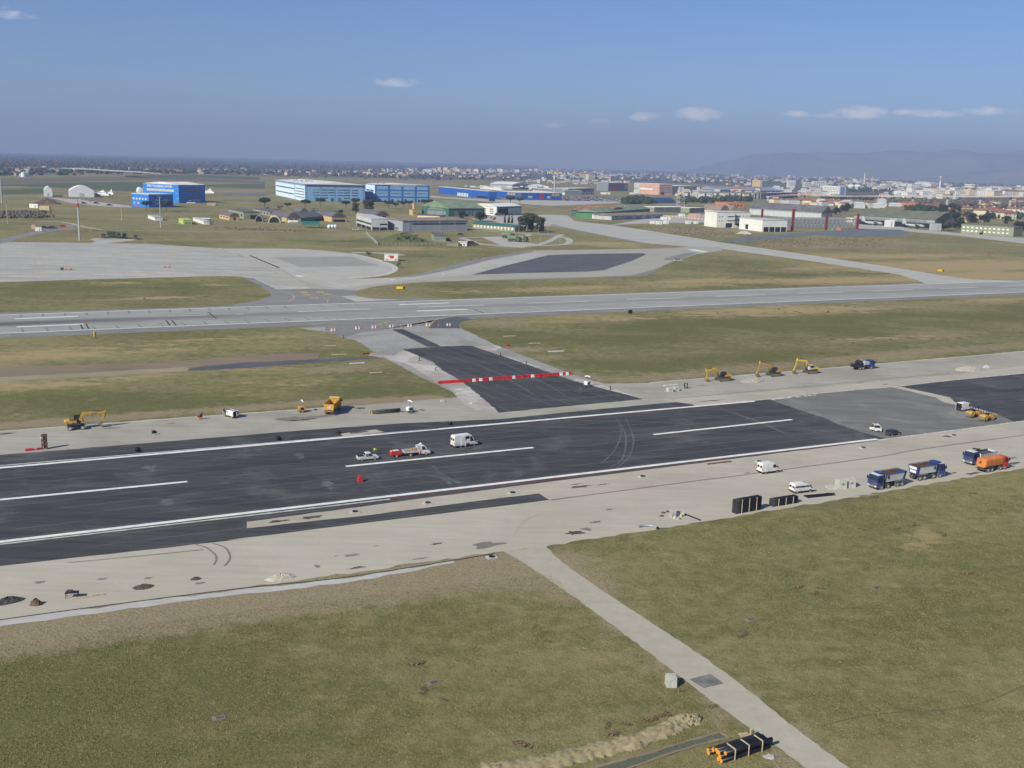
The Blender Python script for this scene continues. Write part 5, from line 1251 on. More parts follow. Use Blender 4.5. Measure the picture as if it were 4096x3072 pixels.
# --- flatbed lorry with crew gear and the red trailer behind it
def flatbed():
 loc, hd = place('C3', (1230, 1040), (1385, 1026), .95)
 r = thing('flatbed_lorry', 'small white flatbed lorry with grey cases on its bed', 'truck', loc, hd)
 W = 1.95
 yf = lambda z: W / 2 - max(0, z - 1.2) * .08
 pts = [(.7, .5), (.7, 2.15), (.85, 2.25), (1.35, 2.2), (2.05, 1.4), (2.65, 1.15), (2.75, .7), (2.7, .4), (.8, .4)]
 c = MB().prof(pts, W, [2 * yf(z) for x, z in pts]).build('cab', 'white', r)
 a, b = pts[4], pts[3]
 MB().plate([(a[0],-.8,a[1]),(a[0],.8,a[1]),(b[0],.78,b[1]),(b[0],-.78,b[1])],.02,.98,.06,.94,.02,.02).build('windscreen','glass',c)
 for s in (1, -1):
  side(c, 'window', 'glass', [(.85, 1.32), (1.85, 1.32), (1.35, 2.0), (.85, 2.05)], yf, s)
  MB().box((2.68, s * .66, .92), (.14, .3, .18)).build('headlight', 'lamp_clear', c)
  MB().box((2.05, s * 1.1, 1.45), (.12, .2, .28)).build('mirror', 'black', c)
  for x in (-1.7, 1.75): wheel(r, x, s * .85, .36, .26)
  MB().box((-1.25, s * .99, 1.05), (3.6, .05, .4)).build('dropside', 'silver', r)
 MB().box((-1.25, 0, .85), (3.7, 2.0, .1)).box((-.5, 0, .62), (5.0, .8, .2)).build('load_bed', 'steel', r)
 MB().box((-3.05, 0, 1.05), (.05, 2.0, .4)).build('tailboard', 'silver', r)
 MB().box((.25, -.2, 1.55), (.8, 1.3, 1.3)).build('cable_case', 'silver', r)
 MB().cyl((-1.1, .1, .9), (-1.1, .1, 1.55), .28, n=12).build('red_drum', 'orange', r)
 MB().box((-.55, -.4, 1.35), (.5, .6, .9)).build('tool_case', 'gal_steel', r)
 MB().bar((.55, 0, 2.2), (.95, 0, 2.55), .5, .12).build('roof_beacon', 'white', r)
 loc2, hd2 = loc - Vector((math.cos(hd), math.sin(hd), 0)) * 4.75, hd
 t = thing('compressor_trailer', 'red compressor trailer hitched behind the flatbed lorry', 'trailer', loc2, hd2)
 MB().prof([(-1.15, .55), (-1.15, 1.2), (-.9, 1.4), (.8, 1.4), (1.1, 1.1), (1.1, .55)], 1.4).build('housing', 'red', t)
 MB().box((0, 0, 1.42), (1.2, .9, .06)).box((-1.0, 0, 1.28), (.2, 1.0, .2)).build('lid', 'white', t)
 MB().bar((1.05, 0, .55), (2.1, 0, .5), .09).build('drawbar', 'black', t)
 for s in (1, -1): wheel(t, 0, s * .72, .31, .18, 'white')
flatbed()
for lab,v,x,y,mid in (('yellow tandem roller with dark canopy standing behind the other roller','C7',1580,285,0),('yellow tandem roller with dark canopy, nearer to the camera','C7',1752,330,0)):
 tandem_roller(lab, P(v, x, y) + Vector((0, .6, 0)), rad(34), 'tandem road rollers')
light_tower('yellow trailer light tower beside the dump truck', 'C2', 1920, 312, 'cat_yellow', TH)
light_tower('white trailer light tower right of the black pipes', 'C3', 1215, 552, 'white', TH + .3)
light_tower('white trailer light tower on the link taxiway edge', 'C4', 1240, 540, 'white', TH + .5)
# ================================================================= people
def person(label, loc, rz, top='hivis_orange', legs='denim', helmet=None, bag=None, pose='stand', vest=None):
 """one continuous skinned body; clothing colours by height, vest and headgear as parts"""
 lean = {'stand': 0, 'reach': .12, 'bend': .3}[pose]
 J = [('pel',(0,0,.95),.15),('belly',(.02 + lean * .2,0,1.12),.145),('chest',(.03 + lean * .5,0,1.36),.165),('neck',(.04 + lean * .8,0,1.53),.06),('head',(.06 + lean,0,1.66),.095),('crown',(.05 + lean,0,1.76),.06)]
 E_ = [(0, 1), (1, 2), (2, 3), (3, 4), (4, 5)]
 for s in (1, -1):
  k = len(J)
  J += [('hip',(0,s * .1,.88),.105),('knee',(.04 + .04 * s,s * .11,.5),.07),('ankle',(-.02 + .06 * s,s * .12,.09),.05),('toe',(.16 + .06 * s,s * .13,.05),.045)]
  E_ += [(0, k), (k, k + 1), (k + 1, k + 2), (k + 2, k + 3)]
  k = len(J)
  fwd = .22 if pose != 'stand' else .05
  J += [('sh',(.03 + lean * .5,s * .21,1.44),.07),('el',(.02 + lean * .5 + fwd * .4,s * .27,1.17),.052),('wr',(.08 + lean * .5 + fwd * 1.4,s * .24,1.02 if pose != 'reach' else 1.2),.038),('hand',(.13 + lean * .5 + fwd * 1.7,s * .22,.95 if pose != 'reach' else 1.22),.034)]
  E_ += [(2, k), (k, k + 1), (k + 1, k + 2), (k + 2, k + 3)]
 me_ = bpy.data.meshes.new('person')
 me_.from_pydata([j[1] for j in J], E_, [])
 o = bpy.data.objects.new('person', me_); col.objects.link(o)
 sk = o.modifiers.new('skin', 'SKIN'); sb = o.modifiers.new('sub', 'SUBSURF'); sb.levels = sb.render_levels = 1
 for i, j in enumerate(J): me_.skin_vertices[0].data[i].radius = (j[2], j[2] * (1.25 if j[0] in ('belly', 'chest') else 1))
 me_.skin_vertices[0].data[0].use_root = True
 bm_ = bpy.data.meshes.new_from_object(o.evaluated_get(bpy.context.evaluated_depsgraph_get()))
 bpy.data.objects.remove(o)
 bm_.materials.clear()
 for k in ('skin_tone', top, legs, 'black'): bm_.materials.append(M[k])
 for p in bm_.polygons:
  c = p.center
  hand = math.hypot(c.x, c.y) > .3 and c.z < 1.1 or (c.x > .3 and c.z < 1.4)
  p.material_index = 3 if c.z < .11 else 2 if c.z < .93 else 0 if (c.z > 1.52 or hand) else 1
  p.use_smooth = True
 o = bpy.data.objects.new('person', bm_); col.objects.link(o)
 o.location = loc; o.rotation_euler = (0, 0, rz)
 tag(o, label, 'person')
 hx = .06 + lean
 MB().lathe([(.105,0),(.112,.05),(.09,.11),(.04,.145)],12).build('helmet' if helmet else 'hair',helmet or 'hair',o).location = (hx - .01,0,1.69)
 f = MB()
 f.cyl((hx + .09, 0, 1.66), (hx + .115, 0, 1.64), .02, .012, n=6)
 f.build('nose', 'skin_tone', o)
 if vest:
  MB().lathe([(.17, -.18), (.185, 0), (.19, .14), (.13, .2)], 12).build('vest', vest, o).location = (.03 + lean * .45, 0, 1.27)
 return o
person('person in fluorescent yellow jacket standing behind the white pickup',P('C3',800,1055) + Vector((.2,2.4,0)),rad(-60),'hivis_yellow','denim',pose='reach')
person('person in orange vest and jeans standing beside the flatbed lorry', P('C3', 1322, 1050), rad(80), 'hivis_orange', 'denim', pose='reach')
person('person with white helmet and orange vest at the open van door',P('C3',1830,965),rad(75),'grey_cloth','denim',helmet='helmet',vest='hivis_orange',pose='reach')
person('person in orange jacket stepping out of the white car door',P('C6',1098,1190) + Vector((.1,.6,0)),rad(-90),'hivis_orange','grey_cloth')
# ================================================================= barriers, cones, signs
ONES = 'first second third fourth fifth sixth seventh eighth ninth tenth eleventh twelfth thirteenth fourteenth fifteenth sixteenth seventeenth eighteenth nineteenth'.split()
def nth(k):
 if k < 20: return ONES[k - 1]
 t_ = {2: 'twent', 3: 'thirt', 4: 'fort', 5: 'fift', 6: 'sixt'}[k // 10]
 return t_ + 'ieth' if k % 10 == 0 else t_ + 'y-' + ONES[k % 10 - 1]
def barrier_mesh(paint, name='barrier', Lb=1.0, hb=.85):
 m = MB()
 m.prof([(-.30, 0), (-.30, .18), (-.16, .34), (-.11, hb), (.11, hb), (.16, .34), (.30, .18), (.30, 0)], Lb * .97)
 o = m.build(name, paint)
 for x in (-.25, .25):
  MB().box((0, x * Lb, hb + .03), (.12, .14, .06)).build('filler_cap', paint, o)
 MB().box((.17, 0, .45), (.1, Lb * .55, .2)).build('side_recess', paint, o)
 MB().box((0, 0, .05), (.5, Lb * .24, .11)).build('fork_slot', 'black', o)
 return o
def put(o, loc, rz):
 o.location = loc; o.rotation_euler = (0, 0, rz)
 return o
ba, bb = P('D8', 1016, 632), P('D8', 2168, 550)
nb = 41
bdir = (bb - ba)
brz = math.atan2(bdir.y, bdir.x) - math.pi / 2
protos = {c: barrier_mesh('barrier_' + c, 'water_barrier', (bb - ba).length / (nb - 1)) for c in ('red', 'white')}
used_ = set()
wx = [1896, 1921.7, 1961.5, 2048, 2135, 2241.8, 2263.5]
whites = {min(range(nb), key=lambda k: abs(colx(ba.lerp(bb, k / (nb - 1))) - x)) for x in wx}
ordn = ['first', 'second', 'third', 'fourth', 'fifth', 'sixth', 'seventh']
wi = 0
for k in range(nb):
 c = 'white' if k in whites else 'red'
 o = protos[c] if c not in used_ else copy_tree(protos[c])
 used_.add(c)
 put(o, ba.lerp(bb, k / (nb - 1)) + Vector((0, rnd.uniform(-.1, .1), 0)), brz + rnd.uniform(-.05, .05))
 if c == 'white':
  lab = f'{ordn[wi]} white barrier from the left in the line across the link'; wi += 1
 else:
  lab = f'red barrier, {nth(k + 1)} unit from the left in the line across the link'
  if k == 0: lab = 'leftmost red barrier at the end of the barrier line'
  if k == nb - 1: lab = 'rightmost red barrier at the end of the barrier line'
 tag(o, lab, 'barrier', 'barriers across the link taxiway')
for i, (x, y) in enumerate(((70, 163), (287, 147), (432, 138), (587, 131), (747, 127), (910, 121), (1093, 117))):
 o = thing('striped_barrier',f'red and white barrier by the far runway, {ordn[i]} from the left','barrier',P('D8',x,y),TH2 + math.pi / 2,'striped barriers below the far runway')
 for j in range(3):
  MB().prof([(-.35,0),(-.2,.4),(-.14,1.0),(.14,1.0),(.2,.4),(.35,0)],.5,y0=(j - 1) * .5).build('barrier_block','barrier_white' if j != 1 else 'barrier_red',o)
cone = None
for i, (x, y) in enumerate(((182, 152), (365, 140), (503, 131), (672, 124), (828, 120), (1005, 117))):
 if cone is None:
  cone = thing('traffic_cone','','cone'); MB().lathe([(.26,0),(.26,.05),(.2,.06),(.06,.8),(.02,.82)],10).build('cone_body','orange',cone); MB().lathe([(.151,.3),(.115,.5)],10).build('white_band','white',cone)
  o = cone
 else: o = copy_tree(cone)
 put(o, P('D8', x, y), 0)
 tag(o, f'small orange traffic cone below far runway, {ordn[i]} from the left', 'cone', 'cones between the striped barriers')
o = thing('barrier_pair', 'two red barriers stood upright together alone on the fresh runway', 'barrier', P('C3', 665, 1318), .4)
MB().prof([(-.45, 0), (-.45, .65), (-.3, .75), (.3, .75), (.45, .65), (.45, 0)], .8).build('lower_barrier', 'barrier_red', o)
MB().prof([(-.3, .76), (-.22, 1.3), (.22, 1.3), (.3, .76)], .6).build('upper_barrier', 'barrier_red', o)
def red_heap(lab, v, x, y, n, spread):
 o = thing('folded_barrier', lab, 'barrier', P(v, x, y), TH)
 for k in range(n):
  MB().box((rnd.uniform(-spread,spread),rnd.uniform(-.4,.4),.16 + .1 * rnd.random()),(1.3,.5,.28),rz=rnd.uniform(-.5,.5)).build('barrier_piece','barrier_red',o)
red_heap('red plastic barriers lying flat beside rusty steel bundle', 'C1', 420, 790, 5, 1.6)
red_heap('red plastic sheet lying left of the link taxiway rubble', 'D8', 355, 367, 2, .8)
red_heap('red plastic sheet lying right of the link taxiway rubble', 'D8', 1625, 292, 2, .8)
for lab,x,y in (('lower of three red lumps along taxiway edge',403,316),('middle of three red lumps along taxiway edge',488,299),('upper of three red lumps along taxiway edge',702,253)):
 red_heap(lab, 'B3', x, y, 2, .5)
def sign(lab, v, x, y, w, h, paint, rz, txt=None, tm='black', legs=True, end=None):
 o = thing('airfield_sign', lab, 'sign', P(v, x, y), rz)
 z = .35 if legs else .0
 MB().box((0, 0, z + h / 2), (w, .25, h)).build('sign_box', paint, o)
 if end: MB().box((w / 2 - w * .12, -.02, z + h / 2), (w * .24, .26, h * .98)).build('end_panel', end, o)
 for s in (-1, 1): MB().box((s * w * .35, 0, .17), (.12, .12, .36)).build('leg', 'steel', o)
 if txt: text_on(txt,[(-w / 2,-.125,z),(w / 2,-.125,z),(w / 2,-.125,z + h),(-w / 2,-.125,z + h)],.5,.5,h * .7,tm,o,bold=.02,off=.03)
 return o
sign('black board with white number 5 on the upper service strip', 'C5', 452, 490, 1.05, 1.35, 'black', .15, '5', 'white')
sign('long yellow taxi sign with black end left of the far runway crossing', 'B2', 1775, 572, 4.2, 1.2, 'sign_yellow', .1, None, end='black')
sign('small yellow sign post in grass at far left below runway', 'B1', 842, 995, 1.0, 1.6, 'sign_yellow', 1.2)
sign('yellow taxi sign with black end in dry grass at right', 'B5', 1390, 463, 4.2, 1.2, 'sign_yellow', .1, None, end='black')
sign('dark sign board in the grass right of the link', 'B3', 1815, 790, 2.0, 1.5, 'black', .5)
o = thing('beacon_post','small red post with blue top standing in dry grass at right','post',P('B5',1857,300)); MB().cyl((0,0,0),(0,0,1.6),.45,n=10).build('red_base','red',o); MB().cyl((0,0,1.6),(0,0,2.3),.35,n=10).build('blue_top','royal_blue',o)
for i, (v, x, y) in enumerate((('D8', 835, 428), ('D8', 980, 514), ('D8', 1550, 384), ('D8', 1780, 461), ('C4', 1495, 580), ('D8', 165, 228))):
 o = thing('marker_post',['black marker post left of link asphalt, upper one','black marker post left of link asphalt, lower one','black marker post right of link asphalt, upper one','black marker post right of link asphalt, lower one','brown marker post at lower right corner of link asphalt','black marker post at left head of the link'][i],'post',P(v,x,y),TH,'marker posts beside the link')
 MB().box((0, 0, .06), (.5, .3, .12)).build('foot', 'rust', o); MB().box((0, 0, .62), (.08, .42, 1.05)).build('panel', 'black', o)
# ================================================================= concrete pieces, pipes and stores
def cube(lab, v, x, y, s, rz, h=None, mark=None, hole=False):
 h = h or s
 o = thing('concrete_block', lab, 'concrete block', P(v, x, y) + Vector((0, s * .5, 0)), rz)
 m = MB().hexa([(-s / 2,-s / 2,0),(s / 2,-s / 2,0),(s / 2,s / 2,0),(-s / 2,s / 2,0),(-s * .485,-s * .485,h),(s * .485,-s * .485,h),(s * .485,s * .485,h),(-s * .485,s * .485,h)])
 m.build('block', 'cut_concrete', o)
 if hole: MB().cyl((0, -s * .495, h * .55), (0, -s * .508, h * .55), s * .16, n=12).build('knockout', 'stain_mid', o)
 MB().box((0, 0, h + .01), (s * .7, s * .7, .04)).build('top_face', 'cut_concrete', o)
 if mark: MB().box((-s * .1, -s * .5, h * .7), (s * .5, .02, .06)).box((0, -s * .5, h * .45), (s * .3, .02, .05)).build('scrawl', 'dark_steel', o)
 return o
cube('left of two white concrete blocks near the number 5 board', 'C5', 252, 533, 1.55, .35, 1.1, True)
cube('right of two white concrete blocks near the number 5 board', 'C5', 332, 521, 1.45, .35, 1.1, True)
cube('left of two tall concrete cubes beside the blue tipper', 'D1', 1920, 455, 1.75, .2, hole=True)
cube('right of two tall concrete cubes beside the blue tipper', 'D1', 1998, 445, 1.75, .2, hole=True)
cube('flat concrete slab lying left of the tall cubes', 'D1', 1838, 460, 1.9, .1, .32)
cube('lone grey concrete cube in the grass beside the access road', 'D5', 1083, 398, 1.28, .05, 1.3, None)
cube('small concrete chunk at lower left of the link', 'C3', 1578, 437, 1.0, .4, .45)
cube('small flat concrete chunk beside link asphalt corner', 'C3', 1912, 462, 1.3, .5, .35)
def pipe_stack(lab, a, b, rows, cols, r, capmat=None, battens=3, hexa=False, name='pipe_stack', over=0.0, strapmat='timber', counts=None):
 """a: near-left end, b: near-right end of the lowest front pipe"""
 d = (b - a); Lp = d.length; rz = math.atan2(d.y, d.x)
 o = thing(name, lab, 'pipes', (a + b) / 2, rz)
 mesh = None
 for j in range(rows):
  nc = counts[j] if counts else cols
  for i in range(nc):
   y = i * 2.04 * r + (r if (hexa and j % 2) else 0) + r
   z = r + j * (1.76 * r if hexa else 1.9 * r)
   if mesh is None:
    m = MB().cyl((-Lp / 2, 0, 0), (Lp / 2, 0, 0), r, n=10)
    p = m.build('pipe', 'pipe_black', o, True); mesh = p.data
    if capmat: cap = MB().cyl((-Lp / 2 - .03,0,0),(-Lp / 2 + .02,0,0),r * 1.02,n=10).build('end_cap',capmat); capd = cap.data; bpy.data.objects.remove(cap)
   else:
    p = bpy.data.objects.new('pipe', mesh); col.objects.link(p); p.parent = o
   p.location = (rnd.uniform(-over, over), y, z)
   if capmat:
    c = bpy.data.objects.new('end_cap', capd); col.objects.link(c); c.parent = p
 zt = r * 2 + (rows - 1) * (1.76 * r if hexa else 1.9 * r)
 wy = cols * 2.04 * r
 for k in range(battens):
  x = -Lp / 2 + Lp * (k + .7) / (battens + .4)
  m = MB().bar((x, -.05, .0), (x, -.05, zt + .05), .11, .07)
  if counts: m.bar((x, -.08, zt + .05), (x, counts[-1] * 2.04 * r, zt + .05), .12, .08)
  m.build('batten', strapmat, o)
 return o
pipe_stack('tall stack of black drain pipes held by timber battens beside grass', P('D1', 985, 680), P('D1', 1205, 640), 11, 5, .125)
pipe_stack('low stack of black drain pipes held by timber battens', P('D1', 1312, 616), P('D1', 1530, 581), 6, 5, .125)
o = thing('loose_pipes', 'loose black pipes lying flat right of the low pipe stack', 'pipes', P('D1', 1730, 525) + Vector((0, .5, 0)), TH - .05)
for k in range(5): MB().cyl((-3.2,.3 * k - .5 + rnd.uniform(-.2,.2),.14),(3.2 + rnd.uniform(-1,.5),.3 * k - .9 + rnd.uniform(-.4,.4),.14 + .1 * (k % 2)),.13,n=8).build('pipe','pipe_black',o)
MB().bar((1.4, .9, .1), (3.4, 1.3, .1), .2, .08).build('plank', 'timber', o)
o = thing('large_pipes', 'long dark grey pipes lying on upper service strip', 'pipes', P('C3', 960, 560) + Vector((0, .6, 0)), TH + rad(-1))
for k, (x0, x1) in enumerate(((-3.2, 2.7), (-4.0, 2.6), (-4.4, 3.3), (-3.5, 3.5), (-3.3, 3.2))):
 p = MB().cyl((x0,-.7 + .62 * (k % 4),.3 + (.48 if k == 4 else 0)),(x1,-.7 + .62 * (k % 4),.3 + (.48 if k == 4 else 0)),.3,n=12).build('pipe','dark_steel',o,True)
 if k in (1, 2): MB().cyl((x0 - .03, -.7 + .62 * (k % 4), .3), (x0 + .02, -.7 + .62 * (k % 4), .3), .31, n=12).build('end_cap', 'pipe_orange', p)
pipe_stack('black pipes with orange end caps bundled in grass by access road',P('D6',880,900),P('D6',1700,640),3,4,.225,'pipe_orange',3,True,'capped_pipe_stack',.35,counts=[3,4,3])
cp = bpy.data.objects.get('capped_pipe_stack')
for k, (dy, zz) in enumerate(((2.1, .225), (2.55, .225), (1.95, .62))):
 src = [c for c in cp.children if c.name.startswith('pipe')][0]
 p = src.copy(); col.objects.link(p); p.location = (-.5 + .3 * k, dy, zz)
 for ch in src.children:
  c = ch.copy(); col.objects.link(c); c.parent = p
o = thing('timber_post','pale timber stake standing behind the capped pipes','post',P('D6',1327,450)); MB().box((0,0,.65),(.16,.12,1.3)).build('stake','timber',o); MB().path([Vector((.05,0,.12)),Vector((.35,.2,.3)),Vector((.45,.3,.8))],.035).build('cable','black',o)
o = thing('pallet', 'grey slatted pallet leaning in grass behind the capped pipes', 'pallet', P('D6', 1250, 450) + Vector((0, .3, 0)), .3)
for k in range(6): MB().box((-.5 + .2 * k, 0, .12), (.12, 1.2, .04), ry=.12).build('slat', 'timber', o)
for k in range(3): MB().box((0, -.5 + .5 * k, .07), (1.15, .1, .06)).build('bearer', 'timber', o)
m = MB(); r_ = random.Random(3)
pts = [(math.cos(a) * r_.uniform(.35, .8), math.sin(a) * r_.uniform(.3, .6)) for a in [i * .6 for i in range(10)]]
o = tag(m.slab(pts,.0,.12).build('torn_sheet','cut_concrete'),'crumpled white sheet lying in grass beside capped pipes','sheet'); o.location = P('D6',1680,790)
o = thing('bent_pipe', 'curved grey pipe lying at the edge of the service road', 'pipe')
MB().path([p + Vector((0,0,.24)) for p in arc(L('D4',(1530,582),(1600,572),(1680,577),(1738,598)),4)],.24,12).build('pipe_body','gal_steel',o)
MB().cyl(P('D4', 1738, 598, .0) + Vector((0, 0, .24)), P('D4', 1746, 602, .0) + Vector((0, 0, .24)), .25, n=12).build('pipe_end', 'black', o)
lids = [('front of three dark manhole lids beside the white post',325,694),('rear left of three dark manhole lids beside the white post',340,666),('rear right of three dark manhole lids beside the white post',382,656)]
for lab, x, y in lids:
 o = tag(MB().cyl((0,0,0),(0,0,.08),.42,n=16).build('spare_manhole_cover','dark_steel'),lab,'manhole lid','manhole lids on the service road'); o.location = P('D1',x,y,.03)
 MB().cyl((0, 0, .08), (0, 0, .1), .36, n=16).build('lid_pattern', 'rust', o)
o = thing('concrete_post','square white concrete post standing among buckets on service road','post',P('D1',405,706),.2); MB().box((0,0,.75),(.42,.42,1.5)).build('post_shaft','cut_concrete',o); MB().box((.75,.1,.3),(.5,.4,.6),rz=.3).build('offcut','cut_concrete',o)
def bucket(lab, x, y, r, h, mt):
 o = thing('bucket',lab,'bucket',P('D1',x,y)); MB().lathe([(r * .8,0),(r,h),(r * .9,h),(r * .72,.04)],12).build('pail',mt,o); MB().lathe([(r * 1.05,h - .05),(r * 1.05,h)],12).build('rim',mt,o)
bucket('white bucket with blue side right of the concrete post', 470, 690, .38, .75, 'truck_blue')
bucket('white bucket nearest the long black pipe', 512, 694, .33, .6, 'white')
bucket('yellowish bucket between two white buckets', 495, 702, .25, .5, 'plaster_yellow')
bucket('low white tub in front of the concrete post', 440, 714, .3, .4, 'white')
bucket('low grey tub at the front of the bucket group', 470, 724, .35, .35, 'cut_concrete')
o = tag(MB().cyl(P('D1',530,684) + Vector((0,0,.15)),P('D1',668,738) + Vector((0,0,.15)),.12,n=8).build('black_hose','pipe_black'),'long black pipe running from the buckets into grass','pipe')
# manhole collars along the edge
mh = [('D3',960,368),('D3',1497,303),('D3',2122,228),('D1',158,350),('D1',1190,218),('D1',2110,95),('C7',1322,520),('D3',1968,702)]
names_ = ['first', 'second', 'third', 'fourth', 'fifth', 'sixth', 'seventh']
pm = None
for i, (v, x, y) in enumerate(mh):
 if pm is None:
  pm = thing('manhole_collar', '', 'manhole')
  MB().box((0, 0, .09), (1.7, 1.3, .18)).build('concrete_frame', 'cut_concrete', pm)
  MB().lathe([(.48, .18), (.52, .3), (.44, .3), (.38, .19)], 16).build('iron_ring', 'black', pm)
  o = pm
 else: o = copy_tree(pm)
 put(o, P(v, x, y), TH)
 tag(o,f'{names_[i]} manhole collar from the left along lower runway edge' if i < 7 else 'manhole collar at grass corner where access road begins','manhole','manhole collars beside the runway')
for lab,v,x,y in (('pale square cover in left foreground grass','E1',935,792),('pale square cover in grass at bottom centre','E1',2120,598),('pale square cover in grass at right centre','E2',935,546),('reddish square cover in grass right of access road','E2',157,741)):
 o = thing('inspection_cover', lab, 'cover', P(v, x, y), .5)
 MB().box((0, 0, .04), (1.4, .9, .08)).build('frame', 'stain_mid', o); MB().box((.1, 0, .06), (.9, .6, .08)).build('lid', 'stain_dark', o)
# odds and ends on the left service strip
def steel_bundle():
 o = thing('steel_bundle', 'tall rusty steel frame stood upright beside red barriers', 'steel frame', P('C1', 565, 778), .3)
 for x, y in ((-.5, -.35), (.5, -.35), (-.5, .35), (.5, .35)): MB().bar((x, y, 0), (x * .8, y * .8, 3.3), .16).build('upright', 'rust', o)
 for z in (.9, 1.9, 3.0):
  MB().box((0, 0, z), (1.1, .85, .14)).build('brace', 'rust', o)
 MB().box((.2, .1, 1.75), (.75, .55, 3.0)).build('sheet_pack', 'dark_steel', o)
 MB().box((-.55, -.4, 2.6), (.3, .2, .3)).build('white_tag', 'white', o)
steel_bundle()
def reel(lab, v, x, y, post=False, r=.45):
 o = thing('cable_reel', lab, 'reel', P(v, x, y), .8)
 for s in (-1, 1): MB().cyl((0, s * .3, r), (0, s * .34, r), r, n=14).build('flange', 'black', o)
 MB().cyl((0, -.3, r), (0, .3, r), r * .6, n=12).build('core', 'dark_steel', o)
 if post: MB().box((-.7,0,.75),(.1,.1,1.5)).build('stake','timber',o); MB().box((.2,-.5,.1),(1.2,.5,.2)).build('rubble_base','cut_concrete',o)
reel('black reel beside a timber stake on left service strip', 'C1', 1952, 590, True)
reel('black roll lying on asphalt shoulder, left one', 'C1', 1748, 815, False, .5)
reel('black roll lying on asphalt shoulder, right one', 'C2', 1630, 668, False, .48)
reel('black reel at left end of the cut patch', 'C3', 430, 790, False, .4)
reel('grey roll on shoulder left of link asphalt', 'C3', 1662, 690, False, .42)
o = thing('plate_compactor', 'small red and yellow compactor at the edge of the service strip', 'compactor', P('C2', 632, 402), .6)
MB().box((0,0,.3),(1.0,.7,.45),top=.8).build('base_plate','cat_yellow',o); MB().box((-.35,0,.75),(.5,.5,.4)).build('engine','red',o); MB().box((.3,0,.9),(.5,.5,.9)).build('frame','navy',o); MB().bar((.3,0,1.2),(.8,0,1.7),.08).build('handle','black',o)
for i,(v,x0,y0,x1,y1,w,mt) in enumerate((('D8',220,455,350,447,.9,'white'),('D8',1978,348,2112,343,.9,'white'),('D8',1580,213,1690,209,.45,'timber'),('D8',1805,276,1905,272,.4,'timber'),('D8',0,298,100,294,.4,'timber'),('D8',60,376,188,371,.45,'timber'),('D8',395,537,505,531,.45,'timber'),('C5',175,455,345,438,.7,'white'),('D2',640,884,920,838,.25,'timber'),('D1',730,240,938,215,.35,'rust'))):
 lab = ['white board lying in earth left of the link','white board lying in grass right of the link','thin plank in grass right of link, upper one','thin plank in grass right of link, lower one','thin plank in grass left of link, uppermost','thin plank in grass left of link, middle one','thin plank in grass left of link, lowest','white beam lying near the number 5 board','long timber plank on service road at lower left','rusty beam lying along the lower runway edge'][i]
 a, b = P(v, x0, y0), P(v, x1, y1)
 tag(MB().bar(a + Vector((0,0,.12)),b + Vector((0,0,.12)),w,.22).build('plank' if mt == 'timber' else 'beam',mt),lab,'beam' if mt != 'timber' else 'plank')
# rock and earth heaps
def heap(name, lab, cat, c, ru, rv, h, mat, seed, rz=0.0, n=26, kind=None):
 r = np.random.default_rng(seed)
 m = MB()
 vs, fs = [], []
 rings = 7
 for j in range(rings):
  k = j / (rings - 1)
  for i in range(n):
   a = 2 * math.pi * i / n
   q = (1 - k) * (1 + r.uniform(-.13, .13))
   vs.append((ru * q * math.cos(a), rv * q * math.sin(a), h * (1 - (1 - k) ** 1.6) * (1 + r.uniform(-.16, .16)) - (.05 if j == 0 else 0)))
 for j in range(rings - 1):
  for i in range(n):
   fs.append((j * n + i, j * n + (i + 1) % n, (j + 1) * n + (i + 1) % n, (j + 1) * n + i))
 o = m.add(vs, fs).build(name, mat)
 o.location = c; o.rotation_euler = (0, 0, rz)
 return tag(o, lab, cat, kind=kind)
heap('gravel_heap','pale gravel heap at the lower edge of the service road','heap',P('D3',405,868) + Vector((0,.8,0)),2.4,1.2,.75,'concrete_road',1,TH)
heap('asphalt_lump', 'broken asphalt lump with pale rim on service road', 'lump', P('D2', 1268, 772), 1.6, 1.0, .45, 'stain_dark', 2, TH)
heap('asphalt_lump', 'small dark lump on service road left of gravel heap', 'lump', P('D2', 1730, 702), .9, .5, .4, 'stain_dark', 3, TH)
heap('earth_lump', 'dark earth lump near the sawhorse at lower left', 'lump', P('D2', 318, 925), .9, .7, .9, 'soil', 4)
heap('scrap_heap', 'dark heap of scrap at far left of the service road', 'heap', P('D2', 70, 905), 2.4, .9, .8, 'dark_steel', 5, TH + .2)
heap('gravel_heap', 'small grey gravel heap in front of the excavators', 'heap', P('C5', 1290, 395), 4.5, 2.4, 1.0, 'concrete_upper', 6, TH)
heap('sand_heap', 'low sand heap behind the blue coil lorry', 'heap', P('S', 3870, 1480), 5, 3, 1.2, 'gravel_strip', 7, TH)
heap('rubble_heap', 'pale rubble heap beside far right road edge', 'heap', P('S', 3945, 1470), 1.4, 1.0, .8, 'white_gravel', 8, TH)
o = thing('sawhorse', 'black steel trestle frame on service road beside timber plank', 'trestle', P('D2', 640, 862), .2)
for x in (-.8, .8):
 for y in (-.4, .4): MB().bar((x, y, 0), (x, y, .75), .08).build('leg', 'black', o)
MB().box((0, 0, .8), (1.8, .9, .08)).build('top_frame', 'black', o); MB().box((-.3, .1, .95), (.8, .5, .25)).build('load', 'dark_steel', o)
